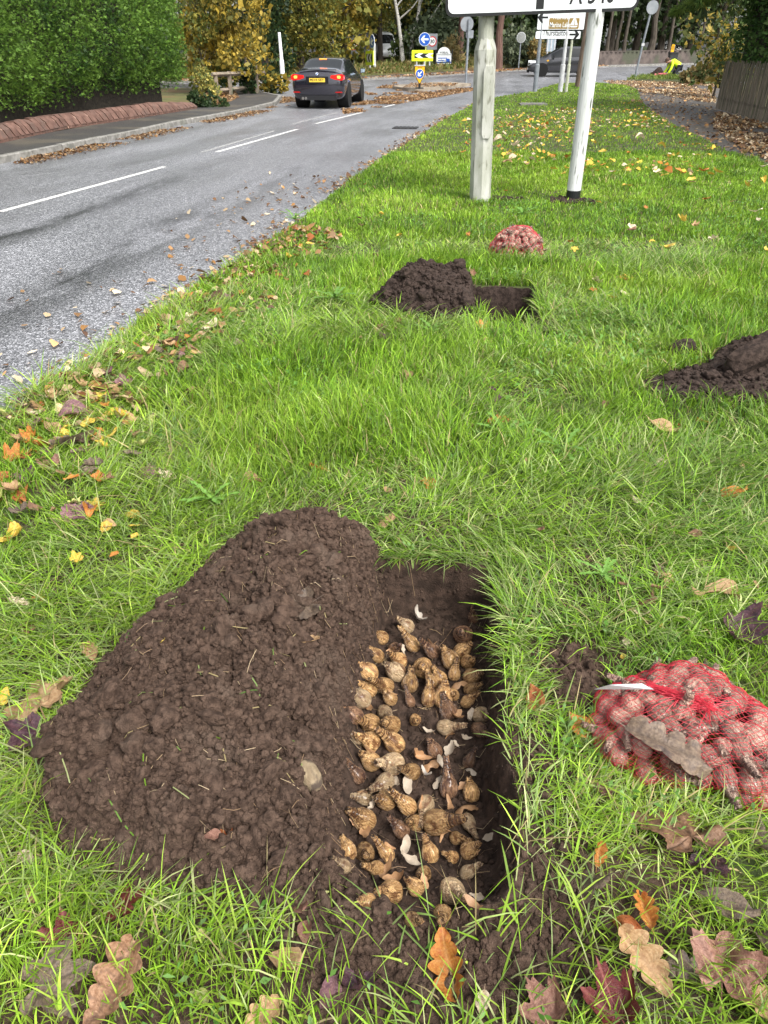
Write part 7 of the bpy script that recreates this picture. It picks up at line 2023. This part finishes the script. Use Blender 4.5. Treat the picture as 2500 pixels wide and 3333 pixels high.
# parked vans on the side road, and a car behind the far wall
VAN = [(-2.4, .35, 1.1, 1.85, .72, .88, .88, .74), (-2.3, .28, 1.12, 1.95, .84, .92, .90, .78), (.6, .28, 1.10, 1.97, .86, .93, .90, .78), (1.1, .28, 1.08, 1.86, .86, .93, .90, .74), (1.75, .28, 1.02, 1.20, .86, .92, .86, .70), (2.25, .30, .80, .95, .78, .86, .76, .55), (2.42, .36, .6, .68, .6, .7, .62, .4)]
v0 = vp(1190, 228, 60)
car('dark_van', 'dark van parked on the side road behind the edge-on chevron board', 'van', (v0.x - .1, 61.5, float(base(61)) + .08), R_(178), VAN, M('dark_van_paint', (.02, .022, .026), rough=.3, coat=.5), .33, 1.5, -1.5, .80, {'side_window': (17, 19, -1.9, 1.2), 'rear_window': (22, 27, -2.4, -2.3)})
v0 = vp(1226, 215, 64)
car('white_van', 'white van parked beside the dark van under the trees', 'van', (v0.x + .2, 66.5, float(base(64)) + .12), R_(200), VAN, M('white_van_paint', (.75, .77, .78), rough=.3, coat=.5), .33, 1.5, -1.5, .80, {'side_window': (17, 19, -1.9, 1.2), 'windscreen': (22, 27, 1.15, 1.75)})
v0 = vp(2215, 180, 70)
car('parked_car', 'dark car parked behind the far wall, only its roof showing', 'car', (v0.x, 75.5, float(base(71)) - .25), R_(90), HAT, m_char, .315, 1.22, -1.27, .755, {'side_window': (16, 19, -1.5, .72), 'windscreen': (21, 27, .30, 1.0)})

# ------------------------------------------------------------------ kneeling person in a hi-vis jacket, with a heap and a bag
def skin(name, joints, edges, mat, parent, rooti=0, sub=2):
    me = bpy.data.meshes.new(name)
    me.from_pydata([j[0] for j in joints], edges, [])
    o = bpy.data.objects.new(name, me)
    COL.objects.link(o)
    sk = o.modifiers.new('skin', 'SKIN')
    lay = me.skin_vertices[0].data
    for i, j in enumerate(joints):
        r = j[1] if isinstance(j[1], tuple) else (j[1], j[1])
        lay[i].radius = r
        lay[i].use_root = i == rooti
    o.modifiers.new('sub', 'SUBSURF').levels = sub
    dg = bpy.context.evaluated_depsgraph_get()
    m2 = bpy.data.meshes.new_from_object(o.evaluated_get(dg))
    bpy.data.objects.remove(o)
    m2.name = name
    m2.materials.clear(); m2.materials.append(mat)
    m2.polygons.foreach_set('use_smooth', np.ones(len(m2.polygons), bool))
    return link(name, m2, parent)
PD = 46.4
pp = vp(2192, 248, PD)
per = thing('person', 'person kneeling in a fluorescent yellow jacket and brown hat, planting at the verge', 'person', (pp.x, PD, float(base(PD))))
m_skin = M('skin', (.50, .30, .22), rough=.6)
m_hiv = M('hi_vis_fabric', (.62, .86, .02), (.50, .74, .015), 7, .6, bump=.01, bscale=14)
m_trs = M('dark_trousers', (.012, .014, .022), (.022, .024, .034), 8, .8)
m_hat = M('brown_felt', (.06, .036, .026), (.09, .055, .04), 9, .8)
PJ = [((.20, 0, .50), .13), ((.05, 0, .60), .13), ((-.14, 0, .68), .14), ((-.27, 0, .70), .09), ((-.38, 0, .70), .055), ((-.50, 0, .70), .095), ((-.57, 0, .66), .07),
      ((-.22, -.19, .64), .06), ((-.30, -.24, .36), .048), ((-.42, -.20, .12), .036), ((-.22, .19, .64), .06), ((-.36, .22, .36), .048), ((-.52, .18, .13), .036),
      ((.20, -.11, .44), .10), ((-.02, -.13, .10), .065), ((.38, -.13, .08), .045), ((.20, .11, .44), .10), ((-.02, .13, .10), .065), ((.38, .13, .08), .045)]
PE = [(0, 1), (1, 2), (2, 3), (3, 4), (4, 5), (5, 6), (3, 7), (7, 8), (8, 9), (3, 10), (10, 11), (11, 12), (0, 13), (13, 14), (14, 15), (0, 16), (16, 17), (17, 18)]
for hnd, (hx, hy, hz) in ((9, (-.42, -.20, .12)), (12, (-.52, .18, .13))):       # palms, five fingers each
    pi_ = len(PJ)
    PJ.append(((hx - .06, hy, hz - .06), (.030, .018))); PE.append((hnd, pi_))
    for f in range(4):
        k = len(PJ)
        PJ.append(((hx - .10 - .005 * (f in (1, 2)), hy - .027 + .018 * f, hz - .095), .009)); PJ.append(((hx - .115 - .008 * (f in (1, 2)), hy - .03 + .02 * f, hz - .118), .007)); PE += [(pi_, k), (k, k + 1)]
    k = len(PJ)
    PJ.append(((hx - .06, hy + (.045 if hy < 0 else -.045), hz - .085), .010)); PE.append((pi_, k))
skin('body', PJ, PE, m_skin, per)
skin('jacket', [((.24, 0, .50), .165), ((.05, 0, .61), .165), ((-.14, 0, .69), .17), ((-.28, 0, .705), .12), ((-.35, 0, .71), .075), ((-.22, -.20, .64), .082), ((-.30, -.25, .36), .068), ((-.41, -.21, .14), .055), ((-.22, .20, .64), .082), ((-.36, .23, .36), .068), ((-.51, .19, .15), .055)],
     [(0, 1), (1, 2), (2, 3), (3, 4), (3, 5), (5, 6), (6, 7), (3, 8), (8, 9), (9, 10)], m_hiv, per, 1)
skin('trousers', [((.23, 0, .46), .15), ((.22, -.12, .42), .125), ((-.02, -.13, .11), .085), ((.36, -.13, .09), .065), ((.22, .12, .42), .125), ((-.02, .13, .11), .085), ((.36, .13, .09), .065)], [(0, 1), (1, 2), (2, 3), (0, 4), (4, 5), (5, 6)], m_trs, per)
for sy in (-.13, .13):
    skin('boot', [((.36, sy, .09), .055), ((.47, sy, .07), .055), ((.50, sy, .02), .04)], [(0, 1), (1, 2)], m_black, per, 0, 1)
hm = MB(); HM = Matrix.Translation((-.50, 0, .775)) @ Matrix.Rotation(R_(-24), 4, 'Y')
for r0, r1, z0, z1 in ((.20, .205, -.005, .010), (.115, .105, .01, .07), (.105, .06, .07, .115)):
    hm.tube([(0, 0, z0), (0, 0, z1)], [r0, r1], 20, True, HM)
hm.build('hat', m_hat, per, smooth=False)
skin('hair', [((-.46, 0, .72), .10), ((-.42, 0, .64), .075)], [(0, 1)], M('dark_hair', (.03, .02, .014), rough=.6), per, 0, 1)
fm = MB()
for sy in (-.035, .035): fm.tube([(-.60, sy, .70), (-.607, sy, .698)], .012, 8)
fm.build('eyes', m_black, per)
hp = vp(2143, 238, 47.2)
V, F1 = lumps(np.column_stack([np.random.default_rng(1).normal([0, 0], [.24, .2], (420, 2)), np.zeros(420)]), np.random.default_rng(2).uniform(.03, .09, 420), np.random.default_rng(3))
zc = .34 * np.exp(-(V[:, 0] / .30) ** 2 - (V[:, 1] / .28) ** 2); V[:, 2] += zc
mb = MB(); mb.tube([(0, 0, -.02), (0, 0, .16), (0, 0, .33)], [.55, .34, .04], 18)
o = link('soil_heap', npmesh('soil_heap', np.vstack([V, np.array([v[:] for v in mb.v])]), [F1] + [np.array([[a + len(V) for a in f]]) for f in mb.f], m_soil2), None, (hp.x, 47.2, float(base(47.2))))
tag(o, 'small dark soil heap beside the kneeling person', 'soil heap')
bp_ = vp(2150, 243, 46.2)
V, F1 = lumps(np.column_stack([np.random.default_rng(11).normal([0, 0], [.17, .10], (70, 2)), np.random.default_rng(12).uniform(.03, .13, 70)]), np.full(70, .045), np.random.default_rng(13), ICO1, .1)
o = link('net_bag', npmesh('net_bag', V, F1, M('pinkish_red_netting', (.60, .10, .13), (.42, .16, .15), 30, .5), smooth=True), None, (bp_.x, 46.2, float(base(46.2)) + .01))
tag(o, 'distant pinkish red net bag in front of the kneeling person', 'net bag')

# ------------------------------------------------------------------ dandelion rosettes in the verge
m_dand = M('dandelion_leaf', (.11, .24, .035), (.17, .32, .06), 30, .5, trans=.25, rnd=.15)
def dandelion(seed):
    r = random.Random(seed)
    mb = MB()
    for k in range(10):
        a = k * 2.4 + r.uniform(-.3, .3); L = r.uniform(.55, 1.3); el = r.uniform(.2, 1.0)
        n = 13
        V = []
        for i in range(n):
            q = i / (n - 1)
            w = (.035 + .13 * q ** .8 * (1 - q) ** .35) * (.55 + .75 * (i % 3 == 1)) if 0 < i < n - 1 else .012
            d = Vector((math.cos(a), math.sin(a), 0)); sd_ = Vector((-math.sin(a), math.cos(a), 0))
            c = d * (L * q) + Vector((0, 0, .03 + math.sin(el) * L * q - .55 * q * q * L * math.sin(el)))
            V += [c - sd_ * w - d * .05 * (i % 3 == 1), c - Vector((0, 0, .015)), c + sd_ * w - d * .05 * (i % 3 == 1)]
        mb.add(V, [f for i in range(n - 1) for f in ((3 * i, 3 * i + 3, 3 * i + 4, 3 * i + 1), (3 * i + 1, 3 * i + 4, 3 * i + 5, 3 * i + 2))])
    return mb.mesh('dandelion_plant', m_dand, True)
DM = [dandelion(1), dandelion(5)]
random.seed(8)
for px, py, sz, lab in ((1640, 1425, .16, 'dandelion rosette just below the large orange leaf mid verge'), (1830, 1480, .17, 'dandelion rosette in long grass right of the large orange leaf'), (1230, 1385, .13, 'dandelion rosette beside the small orange leaf left of the middle'),
                        (1090, 980, .22, 'bushy dandelion clump at the left foot of the pointed heap'), (1405, 1085, .14, 'dandelion leaves in front of the pointed heap'), (1690, 905, .13, 'dandelion rosette at the back edge of the far empty hole'),
                        (690, 1640, .14, 'dandelion rosette in grass behind the large heap on the left'), (1700, 700, .2, 'dandelion clump between the mossy post and the far net bag'), (960, 720, .2, 'leafy weed clump on the verge edge left of the mossy post'), (1960, 1880, .11, 'dandelion leaf tuft in grass beyond the hole\'s far right corner')):
    g = gp(px, py, .02)
    o = link('dandelion_plant', DM[random.randrange(2)], None, (g.x, g.y, float(base(g.y)) + .035))
    sz *= .72; o.scale = (sz, sz, sz * 1.3); o.rotation_euler = (0, 0, random.uniform(0, 6.28))
    tag(o, lab, 'weed', 'dandelions in the verge')
